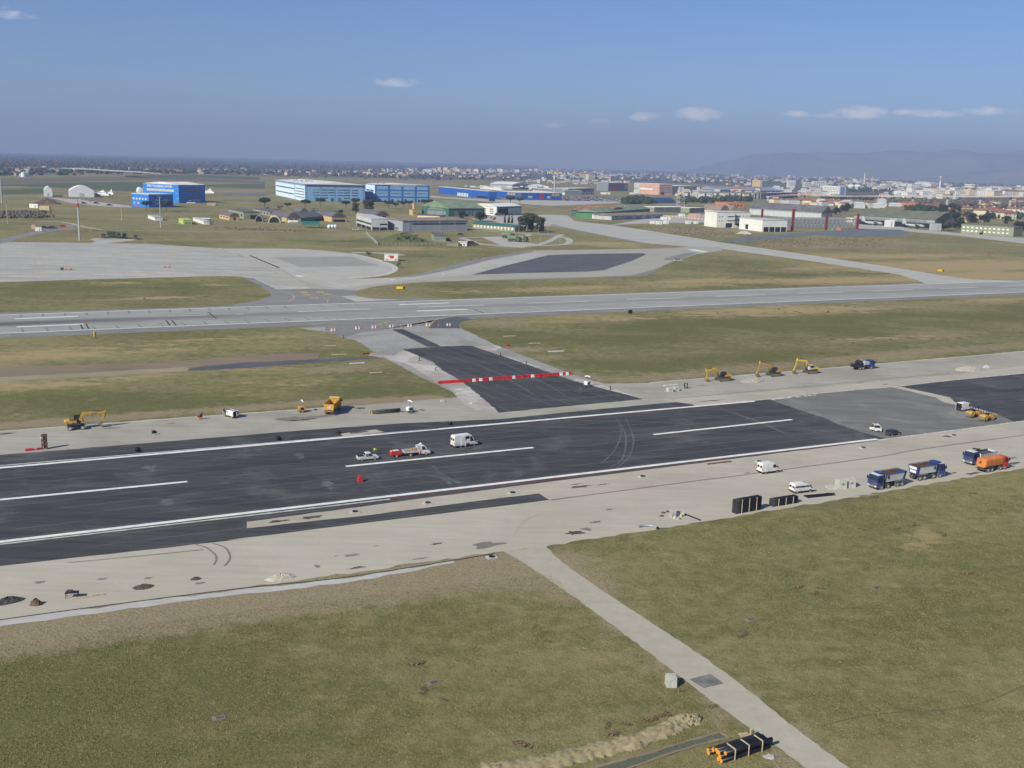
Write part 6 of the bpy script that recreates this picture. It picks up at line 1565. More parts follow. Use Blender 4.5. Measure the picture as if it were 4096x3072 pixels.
# foreground berm and flooded ditch
def berm():
 line = arc(L('D5', (-120, 925), (100, 890), (350, 852), (600, 795), (850, 735), (1050, 660), (1180, 598), (1270, 610)), 16)
 r = np.random.default_rng(8)
 m = MB()
 vs, fs = [], []
 K = 17
 for i, p in enumerate(line):
  a, b = line[max(0, i - 1)], line[min(len(line) - 1, i + 1)]
  t_ = (b - a).normalized(); s = Vector((-t_.y, t_.x, 0))
  e = min(1, i / 6 + .3, (len(line) - 1 - i) / 9 + .15)
  w = (1.45 + r.uniform(-.3, .3)) * (.6 + .4 * e)
  for k in range(K):
   q = k / (K - 1) * 2 - 1
   h = .5 * e * max(0, 1 - abs(q) ** 1.7) * (1 + r.uniform(-.35, .35)) - (.06 if abs(q) > .99 else 0)
   vs.append((p.x + s.x * w * q + r.uniform(-.12, .12), p.y + s.y * w * q + r.uniform(-.12, .12), h))
 n = len(line)
 for i in range(n - 1):
  for k in range(K - 1): fs.append((i * K + k, (i + 1) * K + k, (i + 1) * K + k + 1, i * K + k + 1))
 return tag(m.add(vs, fs).build('earth_berm', 'clay', None, True), 'long bank of pale excavated clay beside the ditch', 'earth bank')
paving('clay', (.30, .25, .145), (.37, .31, .19), (.19, .165, .09), .6, dirt=.6, fine=1.0)
berm()
t = NT('ditch_water')
t.bsdf(t.mix(t.noise(t.pos(), .4, 3), (.095, .115, .075), (.12, .135, .09)), .12, bump=t.noise(t.pos(), 3, 2), bstr=.05, bdist=.02, spec=.5)
M['ditch_water'] = t.m
wp = L('D5', (560, 920), (800, 852), (1100, 765), (1390, 680), (1452, 716), (1250, 762), (1050, 825), (850, 895), (790, 920))
struct('ditch_water', wp, .02, 'ditch_water')
bk = MB()
r_ = random.Random(5)
edge = soft_rag(wp, 1.2, .12, 6)
for i in range(len(edge)):
 a, b = edge[i], edge[(i + 1) % len(edge)]
 if a.y > 112 or True: bk.bar(a + Vector((0, 0, .06)), b + Vector((0, 0, .06)), .3 + r_.uniform(-.1, .15), .14 + r_.uniform(-.04, .04))
o = bk.build('ditch_bank', 'dirt_brown'); o['kind'] = 'structure'
# white shed by the pad, apron beacons
def shed():
 o = thing('site_shed', 'white chequered site shed with red boards beside the turn pad', 'shed', P('S', 1560, 1046) + Vector((0, 6, 0)), rad(8))
 MB().box((0, 0, 2.2), (8.4, 6.0, 4.2)).build('walls', 'container_white', o)
 MB().box((0, 0, 4.2), (7.8, 5.4, .3)).build('roof', 'corrugated', o)
 for k in range(4):
  s = ((0,-3.02,4.27),(8.4,.1,.25)) if k == 0 else ((0,3.0,4.27),(8.4,.1,.25)) if k == 1 else ((-4.2,0,4.27),(.1,6,.25)) if k == 2 else ((4.2,0,4.27),(.1,6,.25))
  MB().box(*s).build('parapet', 'white', o)
 MB().box((.4, -3.03, 2.6), (2.4, .06, 1.7)).build('red_board', 'red', o)
 for x, z in ((-2.8, .9), (2.9, .9), (-1.2, 3.2)): MB().box((x, -3.03, z), (1.6, .05, 1.2)).build('pink_panel', 'plaster_pink', o)
 red_heap('red plastic pieces heaped at the corner of the white shed', 'B2', 1635, 325, 4, 1.2)
shed()
for lab,v,x,y in (('left cluster of red markers on the concrete apron','B1',607,398),('right pair of red markers on the concrete apron','B1',1480,376)):
 o = thing('apron_marker', lab, 'marker', P(v, x, y), TH2)
 MB().box((0, 0, .05), (4, 1.0, .1)).build('mat', 'soil', o)
 MB().box((-1.2,0,.6),(.9,.6,1.1),top=.6).build('red_marker','plaster_orange',o); MB().box((1.2,0,.6),(1.1,.6,1.0),top=.7).build('red_marker','plaster_orange',o)
 if 'left' in lab: MB().box((-3.2, .5, .7), (1.6, 1.0, 1.2)).build('green_box', 'olive', o)
# ================================================================= buildings of the camp, shipyard and shopping area
def _run(F, d, px):
 k = (px - 2048) / FPX
 w = RGT - FWD * k
 f = F - Vector((0, 0, CAM_H))
 return -f.dot(w) / d.dot(w)
def rect(v, f, phi, xl, xr, top, dl=None):
 """front corner f, heading of the right-hand wall phi (deg) or its far base point; image columns of the outer corners; row of the eaves"""
 F = P(v, *f)
 if isinstance(phi, tuple):
  R_ = P(v, *phi); d = (R_ - F).normalized(); lr = (R_ - F).length
  dr = d
 else:
  dr = Vector((math.cos(rad(phi)), math.sin(rad(phi)), 0))
  lr = _run(F, dr, pix(v, xr, 0)[0])
 dl_ = Vector((-dr.y, dr.x, 0))
 ll = dl if dl else _run(F, dl_, pix(v, xl, 0)[0])
 lr, ll = max(2.0, min(abs(lr), 320)), max(2.0, min(abs(ll), 260))
 return F, dr, dl_, lr, ll, ztop(F, pix(v, 0, top)[1])
def bld(name, label, cat, v, f, phi, xl, xr, top, wall, roof=('flat', 'roof_white'), wins=(), dl=None, wall_l=None, group=None, base=None):
 F, dr, dl_, lr, ll, h = rect(v, f, phi, xl, xr, top, dl)
 h = max(h, 2.2)
 o = thing(name, label, cat, F, 0, group)
 Z0 = Vector((0, 0, 0))
 c = [Z0, dr * lr, dr * lr + dl_ * ll, dl_ * ll]
 up = Vector((0, 0, h))
 kind, rm = roof[0], roof[-1]
 for i, nm in enumerate('RBXL'):
  a, b = c[i], c[(i + 1) % 4]
  MB().plate([a, b, b + up, a + up], 0, 1, 0, 1, 0, .3).build('wall', wall_l if (nm == 'L' and wall_l) else wall, o)
 if kind == 'flat':
  ov = .25
  q = [c[0] - (dr + dl_) * ov, c[1] + (dr - dl_) * ov, c[2] + (dr + dl_) * ov, c[3] + (dl_ - dr) * ov]
  MB().slab([(p.x, p.y) for p in q], h, h + .5).build('roof', rm, o)
 else:
  along = roof[1]; rise = roof[2]
  A, B = (dr * lr, dl_ * ll) if along == 'R' else (dl_ * ll, dr * lr)       # ridge along A, span B
  n = 2 if kind == 'gable' else 8
  ov = .03
  prof = []
  for k in range(n + 1):
   t = k / n
   prof.append((t, rise * (1 - abs(2 * t - 1)) if kind == 'gable' else rise * math.sin(math.pi * t)))
  m = MB()
  vs = []
  for e in (-ov * .3, 1 + ov * .3):
   for t, z in prof: vs.append(A * e + B * (t * (1 + ov) - ov / 2) + Vector((0, 0, h + z + .05)))
  fs = [(k, k + 1, n + 2 + k, n + 1 + k) for k in range(n)] + [tuple(range(n + 1)), tuple(range(2 * n + 1, n, -1))]
  m.add(vs, fs).build('roof', rm, o)
  g = MB()
  for e in (-.004, 1.004):
   vs = [A * e + B * t + Vector((0, 0, h + z)) for t, z in prof]
   g.add(vs, [tuple(range(n + 1))])
  g.build('gable', wall, o)
 L_ = [c[3], c[0], c[0] + up, c[3] + up]
 R_ = [c[0], c[1], c[1] + up, c[0] + up]
 for w in wins:
  face, rows, cols, u0, u1, v0, v1, du, dv = w[:9]
  mt = w[9] if len(w) > 9 else 'glass'
  nm = w[10] if len(w) > 10 else 'window'
  q = L_ if face == 'L' else R_
  for i in range(rows):
   for j in range(cols):
    a = u0 + (u1 - u0) * (j + .5) / cols; b = v0 + (v1 - v0) * (i + .5) / rows
    hw, hh = (u1 - u0) / cols * du / 2, (v1 - v0) / rows * dv / 2
    MB().plate(q, a - hw, a + hw, b - hh, b + hh, .12, .05).build(nm, mt, o)
 o['h_'] = h; del o['h_']
 return o, L_, R_, h
def star(q, u, v, r, mat, par):
 A, B, C, D = q
 ex = (B - A).normalized(); n = ex.cross(D - A).normalized(); ey = n.cross(ex)
 c = (A * (1 - u) + B * u) * (1 - v) + (D * (1 - u) + C * u) * v
 pts = []
 for k in range(10):
  a = math.pi / 2 + k * math.pi / 5; rr = r if k % 2 == 0 else r * .45
  pts.append(c + ex * rr * math.cos(a) + ey * rr * math.sin(a))
 MB().add([p + n * .2 for p in pts], [tuple(range(10))]).build('star', mat, par)
# shipyard
o,Lf,Rf,h = bld('shipyard_hall','big bright blue shipyard hall with white lettering at left','hall','A2',(685,545),57,233,1017,315,'royal_blue',('gable','R',3,'roof_white'),[('L',1,7,.11,.87,.60,.73,.96,1,'hall_light'),('R',1,4,.28,.85,.62,.73,.9,1,'roof_brown'),('R',1,4,.28,.85,.30,.40,.9,1,'roof_brown'),('R',1,1,.55,.8,.0,.2,1,1,'panel_blue','door')])
text_on('SEVEN STARS MARINA & SHIPYARD', Lf, .48, .88, h * .115, 'paint_white', o, (Lf[1] - Lf[0]).length * .70, .3, .05)
for k in range(7): star(Lf, .335 + .046 * k, .785, h * .032, 'paint_white', o)
text_on('SEVEN STARS', Rf, .5, .92, h * .09, 'hall_light', o, (Rf[1] - Rf[0]).length * .55, .3)
for k, (u, v_, n_) in enumerate(((.955, .80, 1), (.945, .53, 2), (.935, .25, 3), (.03, .75, 1), (.04, .48, 2))):
 for j in range(n_): star(Lf, u + j * .022, v_, h * .022, 'paint_white', o)
bld('shipyard_office','small bright blue two storey office in front of shipyard hall','office','A2',(305,600),57,90,612,437,'royal_blue',('flat','roof_white'),[('L',1,5,.03,.92,.55,.72,.6,.9,'hall_light'),('L',1,2,.03,.50,.22,.38,.3,.9,'hall_light'),('L',1,1,.26,.36,.0,.18,1,1,'red','door'),('R',2,2,.2,.85,.15,.7,.62,.36,'hall_light')])
bl = []
for z in (.86, .60, .34): pass
o,Lf,Rf,h = bld('pale_blue_hall','long pale blue hall with white roof in the centre background','hall','A3',(610,458),22,165,1275,268,'mid_blue',('gable','L',2.5,'roof_white'),[
 ('L',1,6,.02,.66,.60,.67,.97,1),('L',1,6,.02,.66,.26,.33,.97,1),('L',4,1,.70,.98,.12,.78,1,.28),('L',1,1,.675,.69,0,1,1,1,'mid_blue','pier'),('L',1,1,0,1,.88,1,1,1,'panel_blue','fascia'),
 ('R',1,4,.03,.97,.02,.88,.9,1,'panel_blue','panel'),('R',3,1,.13,.245,.29,.76,1,.42),('R',3,2,.275,.495,.29,.76,.95,.42),('R',3,2,.525,.735,.29,.76,.95,.42),('R',3,1,.77,.88,.29,.76,1,.42),
 ('R',1,1,.16,.22,0,.24,1,1,'navy_wall','door'),('R',1,1,.42,.475,0,.24,1,1,'navy_wall','door'),('R',1,1,.54,.60,0,.24,1,1,'navy_wall','door'),('R',1,1,.79,.85,0,.24,1,1,'navy_wall','door'),('R',1,1,.28,.37,.17,.24,1,1),('R',1,1,.64,.735,.17,.24,1,1)],wall_l='pale_blue')
for u0, u1, n_ in ((.13, .25, 8), (.41, .60, 13), (.76, .87, 8)):
 for k in range(n_):
  a = u0 + (u1 - u0) * k / n_
  MB().plate(Rf, a, a + (u1 - u0) / n_ * .7, .925, .965, .15, .02).build('letter', 'hall_light', o)
o,Lf,Rf,h = bld('dark_blue_hall','dark blue hall with pale panels and white roof beside pale blue hall','hall','A3',(1382,462),22,1278,1985,272,'navy_wall',('gable','L',2,'roof_white'),sum([[('R',1,1,.03 + .245 * k,.235 + .245 * k,.72,.92,1,1,'panel_blue','panel'),('R',1,1,.03 + .245 * k,.235 + .245 * k,.33,.64,1,1,'panel_blue','panel'),('R',1,1,.03 + .245 * k,.235 + .245 * k,.04,.25,1,1,'panel_blue','panel'),('R',1,8,.04 + .245 * k,.225 + .245 * k,.46,.54,.5,1),('R',1,1,.05 + .245 * k,.09 + .245 * k,.04,.16,1,1,'dark_open','door'),('R',1,1,.16 + .245 * k,.2 + .245 * k,.0,.12,1,1,'dark_open','door')] for k in range(4)],[]) + [('L',1,2,.05,.9,.6,.68,.8,1)],wall_l='pale_blue')
text_on('CANTIERI NAVALI CODECASA', Rf, .52, .96, h * .062, 'paint_white', o, (Rf[1] - Rf[0]).length * .46, .3, .03)
bld('blue_annex','low dark blue annex between the two big blue halls','annex','A3',(1285,462),22,1282,1362,352,'navy_wall',('flat','navy_wall'),[('R',1,1,.1,.9,0,.4,1,1,'dark_open','door')],dl=20)
for src, n_ in (('pale_blue_hall', 9), ('dark_blue_hall', 6)):
 hb = bpy.data.objects[src]; rf = [c for c in hb.children if c.name.startswith('roof')][0]
 cs = [v.co for v in rf.data.vertices]; c0 = sum((Vector(c) for c in cs), Vector()) / len(cs); zt = max(c.z for c in cs)
 for k in range(n_):
  a_ = Vector(cs[0]).lerp(Vector(cs[len(cs) // 2]), .2 + .6 * (k % 3) / 2).lerp(c0, .2 + .25 * (k // 3))
  MB().box((a_.x, a_.y, zt + .2), (2.2, 2.2, 1.8), .38).build('roof_vent', 'gal_steel', rf)
# furniture store
o = bld('furniture_store','large blue furniture store with yellow letters, left wing','store','A4',(805,494),24,115,905,395,'store_blue',('flat','roof_white'),[('L',1,7,.40,.62,.0,.45,.7,1,'container_white','loading_door'),('L',1,1,.78,.98,.05,.3,1,1,'dark_open','door')])[0]
o,Lf,Rf,h = bld('furniture_store','large blue furniture store with yellow letters, right front wing','store','A4',(1178,500),24,898,1725,413,'store_blue',('flat','roof_white'),[('R',1,1,.0,.07,0,.95,1,1,'hall_dark','entrance'),('R',1,1,.50,.58,.2,.88,1,1,'red','panel'),('R',1,1,.53,.57,.3,.85,1,1,'hall_light','panel'),('R',1,1,.22,.32,.25,.55,1,1,'hall_light','duct'),('R',1,1,.66,.74,.25,.55,1,1,'hall_light','duct')])
text_on('IKEA', Lf, .70, .72, h * .34, 'sign_yellow', o, (Lf[1] - Lf[0]).length * .36, .3, .12)
text_on('IKEA', Rf, .86, .70, h * .34, 'sign_yellow', o, (Rf[1] - Rf[0]).length * .19, .3, .12)
for k in range(14):
 pp = P('A4', 500 + 80 * k, 420 + 10 * (k % 3)); 
 b_ = MB().box((0,0,0),(6 + k % 3 * 5,5,2.4)).build('roof_unit','roof_white' if k % 2 else 'corrugated',o); b_.location = pp - o.location + Vector((0,60 + 15 * (k % 3),h + 1.2))
pb = P('A4', 1632, 470)
o = thing('sign_tower', 'tall slim sign pole with blue and yellow letters above the store', 'sign', pb)
zt = ztop(pb, pix('A4', 0, 180)[1])
MB().cyl((0, 0, 0), (0, 0, zt), 1.3, .9, n=10).build('pole', 'hall_light', o)
sh = zt * .12
q = [Vector((-17, -1.2, zt)), Vector((17, -1.2, zt)), Vector((17, -1.2, zt + sh)), Vector((-17, -1.2, zt + sh))]
MB().box((0, 0, zt + sh / 2), (36, 2.2, sh * 1.05)).build('sign_box', 'store_blue', o)
text_on('IKEA', q, .5, .5, sh * .75, 'sign_yellow', o, 32, .2, .2)
# camp and hangars:  name, label, cat, view, front, phi, xl, xr, top, wall, roof, windows, depth
WB = ('R', 1, 1, .12, 1.0, .62, .76, .94, 1)
TBL = [
 ('office_block','grey raised office end of the grey hall, on white pillars','office','A3',(1345,778),20,1175,1525,652,'hall_light',('flat','hall_light'),[('L',1,1,.03,.97,.46,.62,1,1),('R',1,1,.5,.95,.46,.6,1,1),('L',1,3,.03,.97,.0,.27,.9,1,'dark_open','bay'),('R',1,2,.03,.97,.0,.27,.9,1,'dark_open','bay')],None),
 ('grey_hall','long grey hall with ribbon windows near the green mound','hall','A3',(1690,790),(2404,781),1525,0,672,'hall_grey',('gable','R',1.6,'roof_brown'),[WB],46),
 ('green_hangar','dark green hangar with tall sliding doors behind grey hall','hangar','A4',(22,700),(345,716),-101,0,625,'hangar_green',('gable','R',4.5,'roof_green'),[('R',1,3,.02,.98,.02,.9,.96,1,'hall_dark','door')],40),
 ('green_roof_hangar','large hangar with pale green ridged roof behind grey hall','hangar','A4',(300,716),(752,712),190,0,612,'hangar_green',('gable','R',8.0,'roof_green'),[('R',1,3,.1,.95,.02,.8,.9,1,'hall_dark','door'),('R',1,1,.5,.62,.3,.6,1,1,'hall_light','board')],60),
 ('white_hangar','white hangar with dark open doorway and barrel roof','hangar','A4',(905,702),(1217,690),748,0,590,'plaster_white',('barrel','R',3.0,'roof_white'),[('R',1,1,.0,1,.82,1,1,1,'hangar_green','fascia'),('R',1,1,.03,.47,0,.80,1,1,'dark_open','doorway'),('R',1,3,.5,.98,0,.80,.97,1,'corrugated','door'),('L',3,3,.1,.95,.1,.8,.5,.4)],40),
 ('green_hangar','green hangar pair with rust coloured corrugated roof','hangar','A4',(1850,708),(2300,730),1480,0,632,'hangar_green',('gable','R',5,'roof_rust'),[('L',1,6,.02,.98,.05,.95,.95,1,'hangar_green','door_leaf'),('R',1,2,.1,.9,0,.7,.8,1,'roof_rust','door')],75),
 ('bright_green_hangar','bright green gabled hangar beside the long taxiway','hangar','A5',(300,748),(945,688),110,0,665,'bright_green',('gable','R',4,'roof_green'),[('L',1,1,.72,.92,.05,.75,1,1,'container_white','door')],30),
 ('white_workshop','long white workshop with tan roof before bright green hangar','workshop','A5',(462,760),(1115,735),318,0,705,'corrugated',('gable','R',2.2,'roof_brown'),[('R',1,4,.22,.98,.05,.62,.55,1,'hall_dark','bay'),('R',1,8,.02,.98,.75,.85,.6,1)],28),
 ('camp_workshop','green grey workshop with white flat roof below blue roof','workshop','A5',(1000,664),(1440,660),960,0,600,'hut_green',('flat','roof_white'),[('R',1,4,.05,.98,.0,.8,.7,1,'hall_dark','bay')],30),
 ('camp_workshop','smaller workshop with white flat roof right of the first','workshop','A5',(1445,668),(1635,664),1430,0,610,'hut_green',('flat','roof_white'),[('R',1,3,.05,.95,.0,.7,.7,1,'hall_dark','bay')],20),
 ('new_block','white new three storey block, blank wall towards left','building','A5',(1790,853),20,1630,2015,662,'plaster_white',('flat','hall_light'),[('R',2,2,.06,.35,.3,.85,.4,.2),('R',2,1,.58,.98,.32,.86,1,.22),('R',1,1,.5,.85,0,.3,1,1,'dark_open','opening')],None),
 ('new_block','white new block rear wing with ribbon windows','building','A6',(10,850),20,-10,310,662,'plaster_white',('flat','hall_light'),[('R',2,2,.05,.6,.35,.88,.8,.25),('R',2,3,.65,1,.4,.88,.3,.2),('R',1,2,.05,.6,0,.25,.7,1,'dark_open','opening')],30),
 ('new_block','white low new building with open bays on the right','building','A6',(470,908),20,175,780,762,'plaster_white',('flat','hall_light'),[('L',1,1,.28,.40,.08,.5,1,1,'dark_open','opening'),('R',1,4,.03,.97,0,.42,.86,1,'dark_open','bay')],None),
 ('grey_hangar','big pale grey corrugated hangar behind red steel columns','hangar','A6',(1215,752),38,305,1350,668,'corrugated',('gable','L',9,'roof_dark'),[('L',1,20,.0,1,.06,.80,.93,1,'hall_light','cladding_panel'),('L',1,1,.02,.98,.84,.96,1,1,'hall_grey','clerestory')],None),
 ('aircraft_hangar','wide aircraft hangar with olive roof and open dark front','hangar','A6',(1625,806),(2645,870),1600,0,700,'hall_grey',('gable','R',8.5,'roof_olive'),[('R',1,1,.0,1,.55,.66,1,1,'roof_olive','fascia'),('R',1,2,.05,.95,.68,.9,.8,1,'hall_dark','clerestory'),('R',1,1,.02,.98,0,.54,1,1,'dark_open','doorway')],55),
 ('grey_green_block','long grey green two storey block with white shutters at right','building','A7',(1268,1085),(2050,1138),1260,0,952,'hut_green',('flat','roof_olive'),[('R',2,11,.01,.93,.12,.88,.5,.42,'plaster_white','shutter'),('R',1,1,.37,.43,0,.4,1,1,'dark_open','door')],22),
 ('rounded_hut','small ochre hut with rounded dark roof, leftmost','hut','A2',(1320,762),32,1190,1450,712,'ochre',('barrel','L',3.4,'roof_dark'),[('L',1,3,.05,.95,.5,.75,.6,1),('R',1,1,.4,.6,.0,.7,1,1,'dark_open','door')],None),
 ('rounded_hut','ochre hut with rounded roof and pale arch, second from left','hut','A3',(405,690),30,225,562,640,'ochre',('barrel','L',5.0,'roof_dark'),[('R',1,2,.2,.8,.5,.9,.6,.5,'dark_open','opening')],None),
 ('rounded_hut','ochre hut with rounded roof right of the teal hall','hut','A3',(905,686),30,715,1065,630,'ochre',('barrel','L',4.6,'roof_dark'),[('R',1,1,.1,.9,.0,.5,1,1,'dark_open','opening')],None),
 ('rounded_hut','ochre hut with rounded roof behind the office block','hut','A3',(1390,660),30,1185,1540,612,'ochre',('barrel','L',4.6,'roof_dark'),[('R',1,2,.1,.8,.5,.9,.7,.5,'dark_open','opening')],None),
 ('rounded_hut','far rounded hut with dark roof behind the others','hut','A3',(560,600),30,475,640,572,'brick_brown',('barrel','L',4.2,'roof_dark'),[],None),
 ('green_hut','pale green flat hut behind the leftmost rounded hut','hut','A2',(1505,748),28,1312,1705,662,'hut_green',('flat','roof_dark'),[('L',1,2,.5,.95,.35,.65,.4,1),('R',1,1,.4,.9,.0,.6,1,1,'dark_open','opening')],None),
 ('green_hut','pale green flat hut with dark roof, second from left','hut','A2',(1835,712),28,1622,2060,660,'hut_green',('flat','roof_dark'),[('L',1,3,.4,.95,.3,.7,.4,1)],None),
 ('teal_hall','teal walled hall with grey roof among the huts','hall','A3',(570,690),(822,668),520,0,640,'roof_teal',('gable','R',4.5,'roof_dark'),[('R',1,1,.55,.95,.0,.6,1,1,'dark_open','opening')],26),
 ('long_shed','long dark green shed behind the rounded huts','shed','A3',(675,570),(978,582),670,0,548,'hangar_green',('flat','roof_olive'),[('R',1,6,.02,.98,.1,.7,.6,1,'dark_open','opening')],14),
 ('tower_house','ochre house with a square tower behind the hangars','house','A3',(1800,612),25,1730,1845,552,'ochre',('flat','roof_brown'),[('R',1,2,.1,.9,.3,.7,.4,1)],12),
 ('tower_house','square ochre water tower on the tower house','tower','A3',(1815,600),25,1770,1832,480,'ochre',('flat','roof_brown'),[('R',3,1,.3,.7,.3,.9,1,.4)],7),
 ('low_hut','low cream hut with flat dark roof left of green hangar','hut','A3',(1850,640),(2100,650),1680,0,612,'cream',('flat','roof_dark'),[('L',1,2,.1,.9,.3,.7,.4,1)],20),
 ('green_barrack','long pale green barrack with teal roof beside eucalyptus clump','barrack','A4',(598,864),(1135,908),590,0,805,'hut_green',('gable','R',1.8,'roof_teal'),[('R',1,1,0,1,.90,1,1,1,'red_column','fascia'),('R',1,12,.02,.98,.3,.8,.4,1,'plaster_white')],14),
 ('guard_hut','pale green hut left of the fuel stand','hut','A4',(118,1032),8,80,266,962,'hut_green',('flat','roof_dark'),[('R',1,1,.1,.9,.5,.7,1,1,'hall_dark','notice')],None),
 ('guard_hut', 'low green hut beside the white container', 'hut', 'A4', (272, 1088), 6, 262, 425, 1045, 'hut_green', ('flat', 'roof_brown'), [], 6),
 ('site_container','white container with dark marks beside low green hut','container','A4',(428,1088),6,420,532,1042,'container_white',('flat','container_white'),[('R',1,2,.1,.8,.2,.6,.4,1,'dark_steel','mark')],5),
 ('roof_hut', 'low green hut at the top of the mound', 'hut', 'A3', (1605, 782), 6, 1598, 1722, 752, 'hut_green', ('flat', 'roof_dark'), [], 8),
 ('bunker_hut','pale green concrete hut standing on the mound side','hut','A3',(1690,838),6,1682,1818,803,'hut_green',('flat','roof_dark'),[],8),
 ('small_shed','white shed beside pale panels at left of the camp','shed','A2',(380,766),28,290,480,728,'plaster_white',('flat','corrugated'),[],None),
 ('lime_shed','lime green shed with flat roof in the camp','shed','A2',(740,815),26,680,850,762,'lime',('flat','lime'),[('R',1,2,.1,.9,.1,.6,.7,1,'hall_dark','door')],None),
 ('white_shed','white shed right of the lime green shed','shed','A2',(1000,816),26,860,1070,778,'plaster_white',('flat','hall_light'),[],None),
 ('canopy_shed','thin white flat roofed shed behind the white shed','shed','A2',(920,775),10,910,1072,742,'hall_dark',('flat','paint_white'),[],8),
 ('brick_cabin','small tan cabin right of the shipyard hall','cabin','A2',(1035,575),12,1028,1145,548,'ochre',('flat','hall_light'),[],10),
 # shops and works beyond
 ('warehouse','long pale warehouse with curved roof behind the store','warehouse','A4',(1105,372),(1345,368),820,0,312,'hall_grey',('barrel','L',6,'roof_white'),[],None),
 ('warehouse','pale sawtooth warehouse left behind the store','warehouse','A4',(965,385),24,692,1000,345,'plaster_white',('flat','roof_white'),[('L',1,9,0,1,.55,.9,.5,1,'hall_light','bay')],None),
 ('warehouse','low pale warehouse right behind the store','warehouse','A4',(1350,372),(1552,372),1345,0,335,'hall_light',('gable','R',5,'roof_white'),[],60),
 ('retail_park','white shop building with red signs left of parking','shop','A4',(1360,405),(1770,440),1355,0,352,'hall_dark',('flat','roof_white'),[('R',1,12,0,1,.0,.45,.8,1,'plaster_white','shopfront'),('R',1,5,.1,.95,.46,.55,.5,1,'red','shop_sign')],40),
 ('retail_park','white shop building with red signs behind parked cars','shop','A4',(1810,440),(2135,432),1795,0,362,'hall_dark',('flat','roof_white'),[('R',1,10,0,1,.0,.5,.75,1,'plaster_white','shopfront'),('R',1,4,.1,.95,.46,.58,.6,1,'red','shop_sign')],40),
 ('blue_shed','dark solar panelled roof shed below the factory','shed','A5',(960,545),(1290,548),955,0,530,'hall_dark',('gable','R',7,'solar'),[],45),
 ('dark_factory','dark grey factory with red stepped front','factory','A5',(420,392),(665,392),410,0,292,'hall_dark',('flat','corrugated'),[('R',3,1,.15,.5,0,.75,1,.9,'red','red_panel'),('R',3,1,.82,.98,.3,.8,1,.5,'plaster_white')],40),
 ('pink_factory','pink and white factory with grey office front','factory','A5',(1062,442),28,742,1225,305,'plaster_pink',('flat','roof_white'),[('L',1,1,.0,.75,.42,.58,1,1,'plaster_white','band'),('L',1,1,.0,.22,0,1,1,1,'hall_light','pier'),('R',5,1,.05,.95,.15,.95,1,.5,'hall_dark'),('R',1,1,.15,.4,0,.3,1,1,'truck_blue','door')],None),
 ('grey_factory','pale grey factory wing right of the pink factory','factory','A5',(1225,432),(1535,425),1220,0,330,'hall_light',('flat','roof_white'),[('R',1,1,0,1,.42,.55,1,1,'hall_grey','band')],60),
 ('green_factory','long industrial hall with pale green roof','factory','A5',(1800,400),(2600,410),1780,0,378,'hall_grey',('gable','R',9,'gal_steel'),[('R',1,14,.02,.98,.1,.7,.6,1,'dark_open','bay')],90),
 ('glass_block','dark blue glass building below white office blocks','office','A6',(520,492),(915,482),512,0,418,'hall_dark',('flat','hall_light'),[('R',1,8,.02,.98,.08,.92,.9,1,'solar')],30),
 ('white_hospital','white office slab with rows of windows and blue end','office','A6',(1440,452),24,1228,1520,335,'plaster_white',('flat','roof_white'),[('L',4,10,.04,.96,.15,.92,.5,.4),('R',1,1,.15,.85,.05,.95,1,1,'mid_blue','panel')],None),
 ('office_tower','white office tower, left of three','office','A6',(795,345),5,786,887,262,'plaster_white',('flat','roof_white'),[('R',4,6,.05,.95,.15,.9,.6,.5)],20),
 ('office_tower','white office tower, middle of three','office','A6',(1005,345),12,945,1087,280,'plaster_white',('flat','roof_white'),[('R',4,5,.05,.95,.1,.9,.6,.5),('L',4,3,.1,.9,.1,.9,.5,.5)],20),
 ('office_tower','white office tower with red bands, right of three','office','A6',(1115,350),5,1106,1267,270,'plaster_white',('flat','roof_white'),[('R',4,5,.05,.95,.1,.95,.7,.55),('R',1,5,.05,.95,.58,.68,.7,1,'red','red_band')],22),
 ('yellow_tower','cream yellow tall block with small roof turret','building','A6',(440,338),20,342,470,258,'plaster_yellow',('flat','cream'),[('L',4,4,.1,.9,.1,.9,.4,.4)],None),
 ('concrete_tower','concrete tower with white drum top at far right','tower','A7',(1400,525),18,1312,1490,408,'cream',('flat','plaster_white'),[('L',2,3,.1,.9,.1,.8,.3,.2)],None),
 ('orange_flats','orange brick flats with tiled roof, left at right edge','flats','A7',(590,745),20,475,600,645,'plaster_orange',('gable','L',2.5,'tile'),[('L',4,2,.1,.9,.1,.9,.5,.4)],None),
 ('orange_flats','long orange brick flats with tiled roof, middle at right','flats','A7',(480,690),14,325,670,642,'plaster_orange',('gable','R',3.0,'tile'),[('R',2,5,.1,.9,.1,.9,.4,.4)],None),
 ('orange_flats','orange brick flats with tiled roof beside tall evergreen','flats','A7',(840,735),14,692,970,668,'plaster_orange',('gable','R',3,'tile'),[('L',3,4,.1,.9,.1,.9,.5,.4),('R',3,3,.1,.9,.1,.9,.4,.4)],None),
 ('orange_flats','orange brick flats with tiled roof, rightmost','flats','A7',(1240,760),14,1090,1350,692,'plaster_orange',('gable','R',3,'tile'),[('R',3,3,.1,.9,.1,.9,.4,.4)],None),
 ('orange_block','flat orange brick building behind the twin arches','building','A6',(40,600),16,-130,245,545,'plaster_orange',('flat','plaster_orange'),[('R',1,4,.1,.9,.3,.7,.5,1)],None),
 ('arched_hangar','cream arched hangar, left of the twin arches','hangar','A5',(1830,668),(1955,668),1825,0,642,'cream',('barrel','L',8,'roof_brown'),[('R',1,2,.15,.9,.3,.8,.7,1,'dark_open')],40),
 ('arched_hangar','cream arched hangar, right of the twin arches','hangar','A5',(1962,670),(2090,672),1958,0,645,'cream',('barrel','L',8,'roof_brown'),[('R',1,2,.15,.9,.3,.8,.7,1,'dark_open')],40),
]
